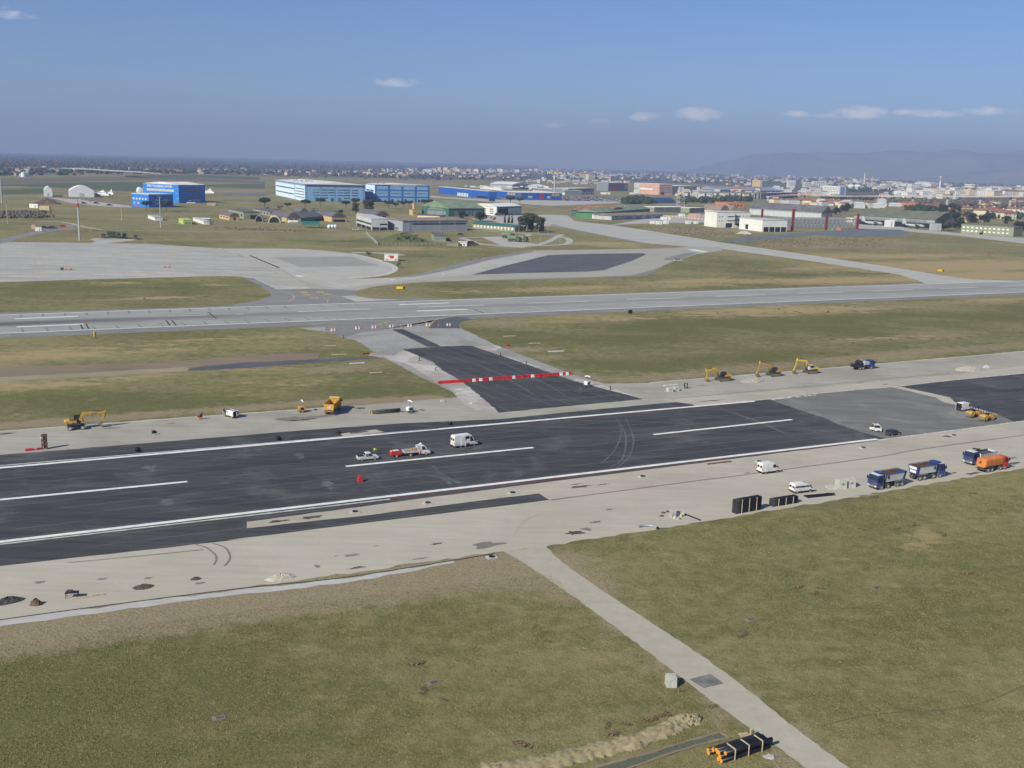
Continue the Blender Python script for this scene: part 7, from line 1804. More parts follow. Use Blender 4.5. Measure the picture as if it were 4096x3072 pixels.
for q in TBL:
 res = bld(*q[:12], dl=q[12])
 if q[0] == 'concrete_tower':
  o, Lf, Rf, h = res
  c = (Lf[0] + Rf[1]) / 2
  MB().cyl(Vector((c.x, c.y, h)), Vector((c.x, c.y, h * 1.4)), (Rf[1] - Lf[0]).length * .52, n=20).build('drum', 'plaster_white', o)
  MB().cyl(Vector((c.x, c.y, h * 1.2)), Vector((c.x, c.y, h * 1.27)), (Rf[1] - Lf[0]).length * .53, n=20).build('window_band', 'glass', o)
# cream arch on the second rounded hut, arched shelter
for lab,v,x,y,w,hgt,mt in (('cream arched shelter end standing before second rounded hut','A3',270,695,130,72,'cream'),('grey arched shelter with boats stored in front','A3',100,684,85,72,'gal_steel')):
 p = P(v, x, y); k = p.length / FPX / VIEWS[v][2]
 o = thing('arched_shelter', lab, 'shelter', p, rad(10))
 W_, H_ = w * k, hgt * k
 n = 10
 ou = [(W_ / 2 * math.cos(math.pi * i / n), H_ * math.sin(math.pi * i / n)) for i in range(n + 1)]
 inn = [(x_ * .86, z_ * .88) for x_, z_ in ou]
 m = MB()
 for yy0, yy1 in ((0, 14),):
  for i in range(n):
   m.hexa([(inn[i][0],yy0,inn[i][1]),(ou[i][0],yy0,ou[i][1]),(ou[i][0],yy1,ou[i][1]),(inn[i][0],yy1,inn[i][1]),(inn[i + 1][0],yy0,inn[i + 1][1]),(ou[i + 1][0],yy0,ou[i + 1][1]),(ou[i + 1][0],yy1,ou[i + 1][1]),(inn[i + 1][0],yy1,inn[i + 1][1])])
 m.build('arch_shell', mt, o)
 MB().add([(x_, 6, z_) for x_, z_ in inn], [tuple(range(n + 1))]).build('back_wall', 'hall_dark', o)
# tents
def tent(lab, v, xl, xr, xf, ybase, ytop, yeave):
 p = P(v, xf, ybase)
 dr, dl_ = Vector((math.cos(rad(24)), math.sin(rad(24)), 0)), Vector((-math.sin(rad(24)), math.cos(rad(24)), 0))
 lr = abs(_run(p, dr, pix(v, xr, 0)[0])); ll = abs(_run(p, dl_, pix(v, xl, 0)[0]))
 lr, ll = min(lr, 46), min(ll, 42)
 h0 = ztop(p, pix(v, 0, yeave)[1]); h1 = ztop(p + dr * lr * .4, pix(v, 0, ytop)[1])
 o = thing('storage_tent', lab, 'tent', p)
 n = 8
 m = MB(); vs, fs = [], []
 for j in range(7):
  for i in range(n + 1):
   t = i / n
   z = h0 + (h1 - h0) * math.sin(math.pi * t) ** .9 * (1 if j % 2 == 0 else .97)
   vs.append(dr * lr * t + dl_ * ll * j / 6 + Vector((0, 0, z)))
 for j in range(6):
  for i in range(n): fs.append((j * (n + 1) + i, j * (n + 1) + i + 1, (j + 1) * (n + 1) + i + 1, (j + 1) * (n + 1) + i))
 fs += [tuple(range(n, -1, -1))]
 m.add(vs, fs).build('roof_membrane', 'tent', o)
 c = [Vector(), dr * lr, dr * lr + dl_ * ll, dl_ * ll]
 for i in range(4):
  a, b = c[i], c[(i + 1) % 4]
  MB().plate([a, b, b + Vector((0, 0, h0)), a + Vector((0, 0, h0))], 0, 1, 0, 1, 0, .2).build('wall', 'tent', o)
 MB().plate([c[0], c[1], c[1] + Vector((0, 0, h0)), c[0] + Vector((0, 0, h0))], .4, .6, 0, .6, .1, 0).build('door', 'hall_light', o)
tent('rounded white storage tent, leftmost in the background', 'A1', 455, 665, 555, 652, 526, 575)
tent('wide white storage tent beside the moored yacht', 'A1', 785, 1192, 880, 655, 515, 575)
tent('white storage tent partly hidden behind the shipyard hall', 'A1', 1714, 1815, 1750, 606, 540, 570)
# yachts on land
def yacht(lab, v, x, y, Lb, rz):
 o = thing('motor_yacht', lab, 'yacht', P(v, x, y), rz)
 Wb = Lb * .22
 pts = [(-Lb / 2, 1.0), (-Lb / 2, 3.6), (Lb * .3, 4.2), (Lb / 2, 4.8), (Lb * .38, 2.0), (Lb * .2, 1.0)]
 MB().prof(pts, Wb, [Wb, Wb, Wb, .4, .5, Wb * .7]).build('hull', 'paint_white', o)
 MB().prof([(-Lb * .35, 3.6), (-Lb * .33, 6.0), (Lb * .05, 6.0), (Lb * .25, 4.0)], Wb * .75).build('cabin', 'paint_white', o)
 MB().prof([(-Lb * .3, 4.6), (-Lb * .3, 5.3), (Lb * .08, 5.3), (Lb * .13, 4.6)], Wb * .77).build('cabin_window', 'glass', o)
 MB().prof([(-Lb * .25, 6.0), (-Lb * .22, 8.0), (-Lb * .1, 8.0), (Lb * .0, 6.0)], Wb * .5).build('flybridge', 'paint_white', o)
 MB().cyl((-Lb * .16, 0, 8), (-Lb * .16, 0, 11), .3, .1, n=6).build('mast', 'paint_white', o)
 MB().box((0, 0, .5), (Lb * .5, Wb * .4, 1.0)).build('cradle', 'truck_blue', o)
yacht('large white motor yacht ashore right of the wide tent', 'A1', 1270, 645, 30, rad(170))
yacht('small white boat ashore right of the large yacht', 'A1', 1400, 635, 11, rad(160))
yacht('white boat ashore behind right end of the shipyard hall', 'A2', 1055, 428, 22, rad(170))
# steel skeleton: red columns and the roof truss assembled on the ground
for lab,v,x,y0,y1 in (('red steel column left of the truss, nearest','A6',848,905,618),('red steel column in the middle of the truss','A6',1275,888,680),('red steel column at right end of the truss','A6',1668,876,680),('red steel column behind the white low building','A6',465,750,622)):
 p = P(v, x, y0); h = ztop(p, pix(v, 0, y1)[1])
 o = thing('steel_column', lab, 'column', p, rad(20), 'red steel columns')
 for s in (-1, 1): MB().box((s * 1.1, 0, h / 2), (.5, 1.6, h)).build('flange', 'red_column', o)
 MB().box((0, 0, h / 2), (2.0, .4, h)).build('web', 'red_column', o); MB().box((0, 0, .2), (3.2, 2.6, .4)).build('base_plate', 'red_column', o)
a, b = P('A6', 790, 860), P('A6', 1660, 865)
tl = (b - a).length; td = (b - a).normalized(); tn = Vector((-td.y, td.x, 0)); th = ztop(a, pix('A6', 0, 745)[1])
o = thing('roof_truss', 'long grey steel lattice roof frame assembled on the ground', 'truss', a)
nb_ = 18
for j, nm in ((0, 'near_lattice'), (1, 'mid_lattice'), (2, 'far_lattice')):
 of = tn * (16 * j)
 for z in (1.0, th): MB().bar(of + Vector((0, 0, z)), of + td * tl + Vector((0, 0, z)), .8).build('chord', 'gal_steel', o)
 for k in range(nb_):
  p0, p1 = of + td * (tl * k / nb_), of + td * (tl * (k + 1) / nb_)
  MB().bar(p0 + Vector((0, 0, 1)), p1 + Vector((0, 0, th)), .5).build('brace', 'gal_steel', o)
  MB().bar(p1 + Vector((0, 0, 1)), p0 + Vector((0, 0, th)), .5).build('brace', 'gal_steel', o)
  if j < 2: MB().bar(p0 + Vector((0,0,th)),p0 + tn * 16 + Vector((0,0,th)),.45).build('purlin','gal_steel',o); MB().bar(p0 + Vector((0,0,th)),p1 + tn * 16 + Vector((0,0,th)),.35).build('purlin','gal_steel',o)
# aircraft
def aircraft(lab, v, x, y, rz, sc_=1.0):
 o = thing('transport_aircraft', lab, 'aircraft', P(v, x, y), rz)
 o.scale = (sc_,) * 3
 pr = [(.3, -14, 4.2), (.9, -11, 3.9), (1.9, -5, 3.2), (2.15, 2, 2.9), (2.15, 9, 2.9), (1.7, 12, 2.7), (.7, 14.2, 2.3)]
 m = MB(); n = 12; vs = []
 for r_, x_, z_ in pr: vs += [(x_, r_ * math.cos(2 * math.pi * i / n), z_ + r_ * math.sin(2 * math.pi * i / n)) for i in range(n)]
 fs = [(j * n + i,(j + 1) * n + i,(j + 1) * n + (i + 1) % n,j * n + (i + 1) % n) for j in range(len(pr) - 1) for i in range(n)] + [tuple(range(n)),tuple(range(len(vs) - 1,len(vs) - n - 1,-1))]
 m.add(vs, fs).build('fuselage', 'plane_grey', o, True)
 for s in (1, -1):
  MB().hexa([(1.5,0,4.7),(6,0,4.7),(5,s * 20,5.2),(2.8,s * 20,5.2),(1.5,0,5.2),(6,0,5.2),(5,s * 20,5.4),(2.8,s * 20,5.4)]).build('wing','plane_grey',o)
  MB().hexa([(-14,0,4.8),(-10.5,0,4.8),(-11.5,s * 8,4.9),(-13.6,s * 8,4.9),(-14,0,5.1),(-10.5,0,5.1),(-11.5,s * 8,5.05),(-13.6,s * 8,5.05)]).build('tailplane','plane_grey',o)
  for yy in (5.2, 10.2):
   e = MB().cyl((3, s * yy, 4.8), (7.4, s * yy, 4.8), .55, .4, n=8).build('engine', 'plane_grey', o)
   for k in range(4):
    MB().bar((7.5,s * yy,4.8),(7.5,s * yy + 2 * math.cos(k * 1.571 + .4),4.8 + 2 * math.sin(k * 1.571 + .4)),.12,.3).build('propeller_blade','dark_steel',e)
  MB().cyl((1, s * 1.9, 0), (1, s * 2.3, 0), .6, n=10).build('wheel', 'tyre', o).location = (0, 0, .6)
 MB().hexa([(-14.5,-.2,5),(-9,-.2,5),(-9,.2,5),(-14.5,.2,5),(-14.5,-.1,11.6),(-11.5,-.1,11.6),(-11.5,.1,11.6),(-14.5,.1,11.6)]).build('tail_fin','plane_grey',o)
 MB().box((12.4, 0, 3.6), (1.6, 2.2, .7)).build('cockpit_window', 'glass', o)
 MB().cyl((11, -.3, 0), (11, .3, 0), .5, n=10).build('nose_wheel', 'tyre', o).location = (0, 0, .5)
aircraft('grey transport aircraft parked at the hangar mouth, left one', 'A6', 1860, 822, rad(-30), .9)
aircraft('grey transport aircraft parked at the hangar mouth, right one', 'A7', 570, 1005, rad(-30), .9)
def cabin_box(name, lab, cat, v, x, y, s, rz, mt, roof=None):
 k = .65 if 'camp road' in lab else .46
 s = tuple(q * k for q in s)
 o = thing(name, lab, cat, P(v, x, y), rad(rz))
 MB().box((0,s[1] / 2,s[2] / 2),s).build('shell',mt,o); MB().box((0,s[1] / 2,s[2] + .08),(s[0] * 1.02,s[1] * 1.02,.16)).build('roof',roof or mt,o)
 MB().box((s[0] * .2, -.03, s[2] * .42), (s[0] * .16, .06, s[2] * .75)).build('door', 'hall_grey', o)
 return o
for q in (('site_cabin','large white box standing before the aircraft hangar, left','cabin','A6',1590,790,(26,6,13),3,'container_white'),('site_cabin','large white box between the two aircraft','cabin','A6',2080,845,(24,6,17),3,'container_white'),('grey_shed','grey shed beside evergreens right of the aircraft hangar','shed','A7',910,1048,(24,14,17),4,'corrugated'),('site_container','grey white container on the camp road at left','container','A1',485,1088,(7.5,3,4.2),8,'container_white'),('site_container','red and white box behind the camp road container','container','A1',425,1062,(5,3,4.8),8,'plaster_pink'),('site_container','white site cabin, leftmost below the camp workshops','container','A5',995,808,(17,7,7),4,'container_white'),('site_container','white site cabin right of the leftmost one','container','A5',1060,815,(14,7,7),4,'container_white'),('site_container','white site cabin at the centre of the row','container','A5',1150,808,(13,7,8),4,'container_white'),('site_container','white site cabin at the right of the row','container','A5',1430,808,(13,6,7),4,'container_white'),('site_container','small white box near the new white block','container','A5',1530,808,(11,6,6),4,'container_white'),('site_container','white cabin at left end of the striped fence','container','A5',1145,755,(26,7,7),4,'container_white'),('site_container','white cabin behind the striped fence, left','container','A5',1350,712,(18,7,7),4,'container_white'),('site_container','long pink striped cabin behind the striped fence','container','A5',1510,728,(32,7,10),2,'plaster_pink','container_white'),('site_container','green skip container before the truss','container','A6',1340,892,(15,5,6),2,'roof_green'),('site_container','rust red skip container before the truss','container','A6',1435,890,(11,5,6),2,'plaster_orange'),('site_container','long white container lorry box at left rough ground','container','A1',425,795,(26,6,9),-20,'container_white'),('site_container','brown container beside the white one at left','container','A1',560,822,(26,6,9),-10,'ochre'),('site_container','white trailer box behind radar tower','container','A5',385,435,(46,10,10),4,'container_white'),('site_container','white trailer box left of pink factory','container','A5',725,432,(28,10,8),4,'container_white'),('site_container','white vehicle box with dark letters behind pines','container','A5',1625,480,(62,10,15),2,'container_white')):
 cabin_box(*q)
o = thing('striped_fence', 'low red and white striped fence beside site cabins', 'fence', P('A5', 1110, 715))
a, b = P('A5', 1110, 722), P('A5', 1640, 770)
for k in range(26):
 MB().bar(a.lerp(b,k / 26) - a + Vector((0,0,1.6)),a.lerp(b,(k + 1) / 26) - a + Vector((0,0,.7)),.3,1.2).build('fence_panel','plaster_orange' if k % 2 else 'hall_light',o)
# military lorries and tankers
def army_truck(lab, v, x, y, rz, tank=False, cover=True, sc_=1.0):
 o = thing('army_truck' if not tank else 'fuel_tanker', lab, 'truck', P(v, x, y), rz, 'fuel tankers' if tank else 'army trucks on the camp stand')
 o.scale = (sc_,) * 3
 MB().box((0, 0, 1.0), (8, 1.0, .4)).build('chassis', 'dark_steel', o)
 c = MB().prof([(2.2, .9), (2.2, 3.0), (3.6, 3.0), (4.0, 2.0), (4.2, 1.8), (4.2, .9)], 2.4).build('cab', 'olive', o)
 MB().box((3.85, 0, 2.45), (.3, 2.0, .7)).build('windscreen', 'glass', c)
 if tank: MB().cyl((-4,0,2.4),(2.0,0,2.4),1.25,n=14).build('tank','olive_light',o); MB().box((-1,0,3.65),(4,.8,.15)).build('catwalk','olive',o)
 elif cover: MB().prof([(-4.0, 1.3), (-4.0, 3.4), (2.0, 3.4), (2.0, 1.3)], 2.5).build('canvas_body', 'olive', o)
 else: MB().box((-1, 0, 1.6), (6, 2.4, .6)).build('cargo_bed', 'olive', o)
 for x_ in (3.0, -1.8, -3.2):
  for s in (1, -1): wheel(o, x_, s * 1.0, .55, .4, 'olive')
for i,(x,y,cv) in enumerate(((1310,1182,False),(1385,1168,True),(1440,1170,True),(1500,1180,True),(1575,1186,True),(1715,1198,False))):
 army_truck(f'{names_[i]} olive army truck from the left on the camp stand', 'A1', x, y - 6, rad(-70), cover=cv, sc_=1.15)
for lab,x,y in (('rear left olive fuel tanker on the fuel stand',1050,995),('front olive fuel tanker on the fuel stand',1125,1038),('rear right olive fuel tanker on the fuel stand',1215,1035)):
 army_truck(lab, 'A4', x, y - 5, rad(-25), tank=True, sc_=1.35)
paving('mound_grass', (.060, .085, .026), (.095, .115, .042), (.15, .135, .07), .6, dirt=.5)
# mound, earth and rubble heaps
heap('green_mound','grassy mound with huts in front of the grey hall','mound',P('A3',1690,905) + Vector((0,9,0)),19,14,6,'mound_grass',31)
heap('earth_heap', 'dark earth heap on the rough ground at left', 'heap', P('A1', 600, 745), 17, 8, 6, 'soil', 32)
heap('rubble_heap', 'pale rubble heap before the white low building', 'heap', P('A6', 240, 935), 8, 4, 3, 'rubble', 33)
heap('rubble_heap', 'stone heap beside the open bays of new block', 'heap', P('A6', 130, 858), 5, 3, 3, 'rubble', 34)
heap('sand_heap', 'tan conical sand heap among the far houses', 'heap', P('A2', 945, 175), 17, 11, 14, 'gravel_strip', 35)
# lamp posts
def lamp(lab, v, x, y0, y1, arms=1, r=.16, paint='pole_grey', red=False):
 p = P(v, x, y0); h = ztop(p, pix(v, 0, y1)[1])
 o = thing('lamp_post', lab, 'lamp post', p, rnd.uniform(0, 6))
 MB().cyl((0, 0, 0), (0, 0, h), r, r * .6, n=8).build('mast', paint, o)
 if red: MB().cyl((0, 0, h * .82), (0, 0, h * .92), r * 1.1, r, n=8).build('red_band', 'red', o)
 for k in range(arms):
  a = 6.28 * k / arms
  MB().bar((0,0,h),(1.4 * math.cos(a),1.4 * math.sin(a),h + .25),.14).build('arm',paint,o); MB().box((1.7 * math.cos(a),1.7 * math.sin(a),h + .28),(.9,.5,.25),rz=a).build('lantern','lamp_clear',o)
lamp('tall lighting mast beside the apron at left', 'A1', 1008, 1205, 692, 3, .75, red=True)
lamp('lighting mast at the left picture edge', 'A1', 25, 735, 410, 3, .9)
lamp('thin red and white mast left of the earth heap', 'A1', 98, 1000, 672, 2, .3, red=True)
lamp('thin mast in front of the small blue office', 'A1', 2033, 1045, 650, 2, .5)
lamp('lattice mast near green cabins left of the camp', 'A1', 1540, 960, 760, 2, .4)
for i,(v,x,y0,y1) in enumerate((('A4',190,940,792),('A4',382,905,790),('A4',566,890,785),('A4',1020,910,795),('A4',1185,920,815),('A4',1236,1048,835),('A4',1435,940,830),('A4',1550,945,835),('A4',1455,1075,950),('A4',1705,1080,965),('A4',1330,1110,985),('A3',1747,790,695),('A3',1088,760,690),('A4',960,1085,980))):
 lamp(['lamp post at left before the grey hall','second lamp post before the grey hall','lamp post at right end of the grey hall','lamp post before the green barrack','lamp post left of the eucalyptus clump','lamp post at the tankers','lamp post in front of the eucalyptus clump','lamp post right of the eucalyptus clump','lamp post on grass right of tankers','lamp post inside the right fuel loop','lamp post below the fuel stand','lamp post at grey hall corner by the mound','lamp post left of the office block','lamp post at fuel stand gate'][i],v,x,y0,y1,2 if i == 5 else 1,.13)
# ================================================================= town, viaducts, chimneys, parked cars
def viaduct(lab, pts, zs, w, piers, deck='viaduct', edge='viaduct', par=None):
 o = thing('viaduct', lab, 'viaduct', pts[0])
 line = arc([p + Vector((0, 0, z)) for p, z in zip(pts, zs)], 5)
 for a, b in zip(line[:-1], line[1:]):
  a, b = a - pts[0], b - pts[0]
  s = MB().bar(a, b + (b - a) * .02, w, 2.2).build('deck_span', deck, o)
  MB().bar(a + Vector((0, -w / 2 - .3, 1.2)), b + Vector((0, -w / 2 - .3, 1.2)), .5, 1.6).build('parapet', edge, s)
 step = max(1, len(line) // piers)
 for k in range(0, len(line), step):
  p = line[k] - pts[0]
  MB().box((p.x, p.y, p.z / 2 - .6), (1.6, w * .35, max(.5, p.z - 1.0)), rz=.3).build('pier', deck, o)
viaduct('grey road viaduct across the fields at far left',S(('A1',640,335),('A1',1000,345),('A1',1400,372),('A1',1800,390),('A1',2050,398)),(9,11,11,10,7),12,6)
viaduct('long road viaduct curving through the town at right',S(('A6',540,520),('A6',900,525),('A6',1480,545),('A7',60,655),('A7',900,690),('A7',1700,735),('A7',2330,775)),(9,14,14,16,20,24,28),14,8,edge='plaster_pink')
viaduct('distant pale road viaduct behind the shops', S(('A4', 1550, 300), ('A4', 2212, 318), ('A5', 400, 318)), (8, 9, 8), 12, 6)
viaduct('grey viaduct with arches in front of the factories', S(('A5', 1545, 486), ('A5', 2212, 492), ('A6', 500, 492)), (13, 13, 13), 12, 7)
def chimney(lab, v, x, y0, y1, r, mt, bands=0):
 p = P(v, x, y0); h = ztop(p, pix(v, 0, y1)[1])
 o = thing('chimney', lab, 'chimney', p)
 MB().cyl((0, 0, 0), (0, 0, h), r, r * .6, n=12).build('stack', mt, o)
 MB().cyl((0, 0, h - r), (0, 0, h + .3), r * .75, n=12).build('rim', mt, o)
 for k in range(bands): MB().cyl((0, 0, h * (.68 + .09 * k)), (0, 0, h * (.72 + .09 * k)), r * .82, r * .78, n=12).build('red_band', 'red', o)
chimney('tall pale factory chimney right of white office slab', 'A6', 1755, 335, 155, 3.8, 'cream')
chimney('shorter pale chimney beside the tall one', 'A6', 1855, 335, 205, 3.4, 'plaster_pink')
chimney('white chimney with red bands at far right', 'A7', 955, 465, 240, 4.0, 'plaster_white', 3)
def radar():
 p = P('A5', 1330, 590); h = ztop(p, pix('A5', 0, 430)[1])
 o = thing('radar_tower', 'red and white lattice radar tower with scanner dish', 'radar tower', p)
 o.rotation_euler = (0, 0, .3)
 for x in (-5, 5):
  for y in (-5, 5): MB().bar((x, y, 0), (x * .8, y * .8, h), .5).build('leg', 'hall_light', o)
 for k in range(3):
  z0, z1 = h * k / 3, h * (k + 1) / 3
  MB().box((0, 0, z1), (12, 12, .5)).build('platform', 'hall_light', o)
  for s in (-1, 1):
   MB().bar((-5,s * 5,z0),(5,s * 5,z1),.4).build('brace','hall_light',o); MB().bar((s * 5,-5,z0),(s * 5,5,z1),.4).build('brace','plaster_pink',o)
 MB().cyl((0, 0, h), (0, 0, h + 5), 1.2, n=10).build('turntable', 'plaster_pink', o)
 MB().box((0,0,h + 8),(9,3,7),top=.85).build('scanner','hall_light',o); MB().box((-1.5,-1.6,h + 8),(1.0,.3,5)).build('scanner_stripe','plaster_orange',o)
radar()
p = P('A7', 70, 640)
o = thing('lattice_tower', 'red and white lattice mast left of the viaduct', 'mast', p); hh = ztop(p, pix('A7', 0, 500)[1])
for x in (-5, 5):
 for y in (-5, 5): MB().bar((x, y, 0), (x * .3, y * .3, hh), .9).build('leg', 'paint_white', o)
for k in range(4): MB().box((0, 0, hh * (.25 * k + .2)), (12 - 2.4 * k, 12 - 2.4 * k, 1)).build('ring', 'red' if k % 2 else 'paint_white', o)
for i, (x, y) in enumerate(((300, 405), (340, 405))):
 q = P('A1', x, y)
 o = thing('grain_silo', ['left', 'right'][i] + ' of two white silos beside the far village', 'silo', q); hh = ztop(q, pix('A1', 0, 350)[1])
 MB().cyl((0,0,0),(0,0,hh),6,n=14).build('drum','paint_white',o); MB().cyl((0,0,hh),(0,0,hh + 3),6.1,1,n=14).build('cone_roof','corrugated',o)
for i, (x, y) in enumerate(((1590, 372), (1672, 372))):
 q = P('A6', x, y)
 o = thing('water_tank', ['left', 'right'][i] + ' white domed tank near the pale chimneys', 'tank', q); hh = ztop(q, pix('A6', 0, 322)[1])
 MB().cyl((0,0,0),(0,0,hh * .7),10,n=14).build('drum_base','cream',o); MB().lathe([(13,0),(13,hh * .3),(9,hh * .5),(3,hh * .56)],14).build('dome','paint_white',o).location = (0,0,hh * .7)
# houses: one of each kind with its parts, then individuals
HP = {}
def house(kind):
 wall, roofm, st, wd = kind
 if kind in HP: return copy_tree(HP[kind])
 o = thing('house', '', 'house')
 h = 3.1 * st
 dp = wd * .7
 MB().box((0, 0, h / 2), (wd, dp, h)).build('wall', wall, o)
 m = MB()
 if roofm == 'tile': m.add([(-wd * .54,-dp * .56,h),(wd * .54,-dp * .56,h),(wd * .54,dp * .56,h),(-wd * .54,dp * .56,h),(-wd * .25,0,h + wd * .17),(wd * .25,0,h + wd * .17)],[(3,2,1,0),(0,1,5,4),(1,2,5),(2,3,4,5),(3,0,4)])
 else: m.box((0, 0, h + .4), (wd * 1.04, dp * 1.04, .9))
 r_ = m.build('roof', roofm, o)
 MB().box((wd * .2, 0, h + wd * .15), (.9, .9, 2.2)).build('chimney', wall, r_)
 nc = max(2, int(wd / 5))
 for s in range(st):
  for k in range(nc): MB().box((-wd / 2 + wd * (k + .5) / nc, -dp / 2, 3.1 * s + 1.7), (1.3, .25, 1.6)).build('window', 'hall_dark', o)
 MB().box((wd * .05, -dp / 2, 1.1), (1.2, .3, 2.2)).build('door', 'roof_brown', o)
 HP[kind] = o
 return o
STW = ['', 'one', 'two', 'three', 'four', 'five']
WN = {'plaster_white': 'white', 'cream': 'cream', 'plaster_pink': 'pink', 'plaster_yellow': 'yellow', 'plaster_orange': 'orange'}
ZN = [('far left village','A1',0,300,480,400,15,1,0),('village behind the tents','A1',480,300,1300,345,9,1,0),('row beyond the viaduct','A1',1300,315,2212,330,7,1,0),('village behind the blue shipyard','A2',450,120,1300,165,13,1,0),('village behind the pale blue hall','A2',1300,130,2212,172,13,1,0),('houses above the pale blue hall','A3',300,115,1300,170,20,1,0),('houses above the dark blue hall','A3',1300,130,2150,190,18,1.1,0),('flats left of the store','A4',0,140,620,175,12,1.5,1),('houses above the store','A4',280,190,1300,245,20,1.1,0),('flats above the store','A4',620,130,1700,165,16,1.5,1),('houses right of the sign tower','A4',1660,140,2212,265,16,1.3,1),('houses above the factories','A5',0,150,1200,240,24,1.1,0),('houses behind the factories','A5',1200,170,2212,290,24,1.1,0),('far town centre','A6',0,180,1300,240,22,1.3,1),('houses below the far town','A6',0,280,330,345,7,1.2,0),('far town at right','A6',1250,220,2212,300,22,1.4,1),('white town by the chimneys','A7',0,330,900,470,26,1.3,1),('white town above the viaduct','A7',380,480,1300,575,18,1.3,1),('town right of the concrete tower','A7',1500,430,2212,560,26,1.3,1),('houses below the viaduct','A7',1560,640,2212,770,9,1.2,0),('red roofs at right','A7',1250,800,2212,925,9,1.5,0),('town under the viaduct','A6',640,530,1450,575,10,1.1,0)]
for zi, (zn, v, x0, y0, x1, y1, n, k, flats) in enumerate(ZN):
 r_ = random.Random(zi * 17 + 5)
 for j in range(n):
  t = (j + r_.uniform(.1, .9)) / n
  x, y = x0 + (x1 - x0) * t, r_.uniform(y0, y1) + (y1 - y0) * .0
  px_, py_ = pix(v, x, y)
  if py_ < HOR0 + HORS * px_ + 20: py_ = HOR0 + HORS * px_ + 20 + r_.uniform(0, 8)
  g = ground(px_, py_)
  wall = r_.choice(['plaster_white','plaster_white','cream','plaster_yellow','plaster_pink','cream'] if not (v == 'A7' and zi < 19) else ['plaster_white','plaster_white','cream'])
  rf = 'tile' if (not flats or r_.random() < .45) and not (v == 'A7' and zi in (16, 17) and r_.random() < .7) else 'roof_white'
  st = r_.choice([2, 2, 2, 3]) if not flats else r_.choice([3, 4, 5])
  wd = r_.choice([12, 15]) if not flats else r_.choice([20, 26])
  o = house((wall, rf, st, wd))
  o.name = 'house' if not flats else 'town_block'
  o.location = g; o.rotation_euler = (0, 0, r_.choice([.15, .3, -.2, 1.2, .5])); s_ = k * r_.uniform(.85, 1.2); o.scale = (s_, s_, s_)
  lab = f'{WN[wall]} {"tiled" if rf == "tile" else "flat roofed"} {STW[st]} storey house, {zn}'
  tag(o, lab, 'house', 'houses: ' + zn)
# the rest of the far town, too many and too small to tell apart
def town_mass(label, quads, n, seed):
 r_ = random.Random(seed)
 mw, mr, mp = MB(), MB(), MB()
 for q in quads:
  px = [pix(*p) for p in q]
  for _ in range(n // len(quads)):
   u, v = r_.random(), r_.random()
   a = [px[0][i] * (1 - u) + px[1][i] * u for i in (0, 1)]; b = [px[3][i] * (1 - u) + px[2][i] * u for i in (0, 1)]
   x, y = a[0] * (1 - v) + b[0] * v, a[1] * (1 - v) + b[1] * v
   g = ground(x, max(y, HOR0 + HORS * x + 16))
   w, d, h, rz = r_.uniform(10, 26), r_.uniform(9, 14), r_.choice([5, 6, 7, 9, 12]), r_.choice([.15, .4, -.2, 1.2])
   (mw if r_.random() < .65 else mp).box((g.x, g.y, h / 2), (w, d, h), rz)
   (mr if r_.random() < .55 else mw).box((g.x, g.y, h + 1.1), (w * 1.06, d * 1.06, 2.2), rz, top=.55)
 o = mw.build('far_town', 'hall_light'); tag(o, label, 'town', kind='stuff')
 mp.build('cream_wall', 'cream', o)['kind'] = 'stuff'; mr.build('tiled_roof', 'tile', o)['kind'] = 'stuff'
town_mass('dense low houses of the far town along the horizon',[[('A3',1300,100),('A4',1600,110),('A4',1600,180),('A3',1300,160)],[('A4',1600,110),('A5',1200,130),('A5',1200,240),('A4',1600,240)],[('A5',1200,140),('A6',900,170),('A6',900,300),('A5',1200,280)],[('A6',900,180),('A7',400,330),('A7',400,470),('A6',900,300)],[('A7',400,330),('A7',2300,400),('A7',2300,560),('A7',400,520)]],720,5)
town_mass('scattered low works and houses between factories and viaduct',[[('A5',1250,400),('A6',500,390),('A6',500,470),('A5',1250,470)],[('A6',500,350),('A6',1250,350),('A6',1250,460),('A6',900,460)],[('A7',100,480),('A7',1300,520),('A7',1300,600),('A7',100,560)],[('A4',1300,250),('A5',700,270),('A5',700,330),('A4',1300,290)],[('A6',550,540),('A7',300,680),('A7',300,740),('A6',550,590)]],170,6)
# parked cars: tiny in the picture
cp_, fcar = {}, 0
def far_car(v, x, y, paint, rz, label, group, s=1.0):
 if paint not in cp_:
  o = thing('parked_car', '', 'car')
  MB().prof([(-2.1,.35),(-2.1,.9),(2.0,.85),(2.15,.35)],1.75).build('body',paint,o); MB().prof([(-1.9,.9),(-1.3,1.5),(.5,1.5),(1.2,.9)],1.6).build('cabin','glass',o); MB().box((-.4,0,1.52),(1.7,1.4,.06)).build('roof',paint,o)
  cp_[paint] = o
 else: o = copy_tree(cp_[paint])
 o.location = P(v, x, y); o.rotation_euler = (0, 0, rz); o.scale = (s,) * 3
 return tag(o, label, 'car', group)
CN = {'white': 'white', 'silver': 'silver', 'red': 'red', 'navy': 'dark', 'truck_blue': 'blue'}
for k in range(64):
 c = rnd.choice(['white', 'white', 'silver', 'silver', 'red', 'navy', 'truck_blue'])
 row = k % 4
 far_car('A4',1750 + (k // 4) * 52 + rnd.uniform(-8,8),474 + row * 12 + (k // 4) * .9,c,rad(20) + (math.pi / 2 if row % 2 else 0),f'small {CN[c]} car parked on the store parking lot','cars on the store parking lot',1.25)
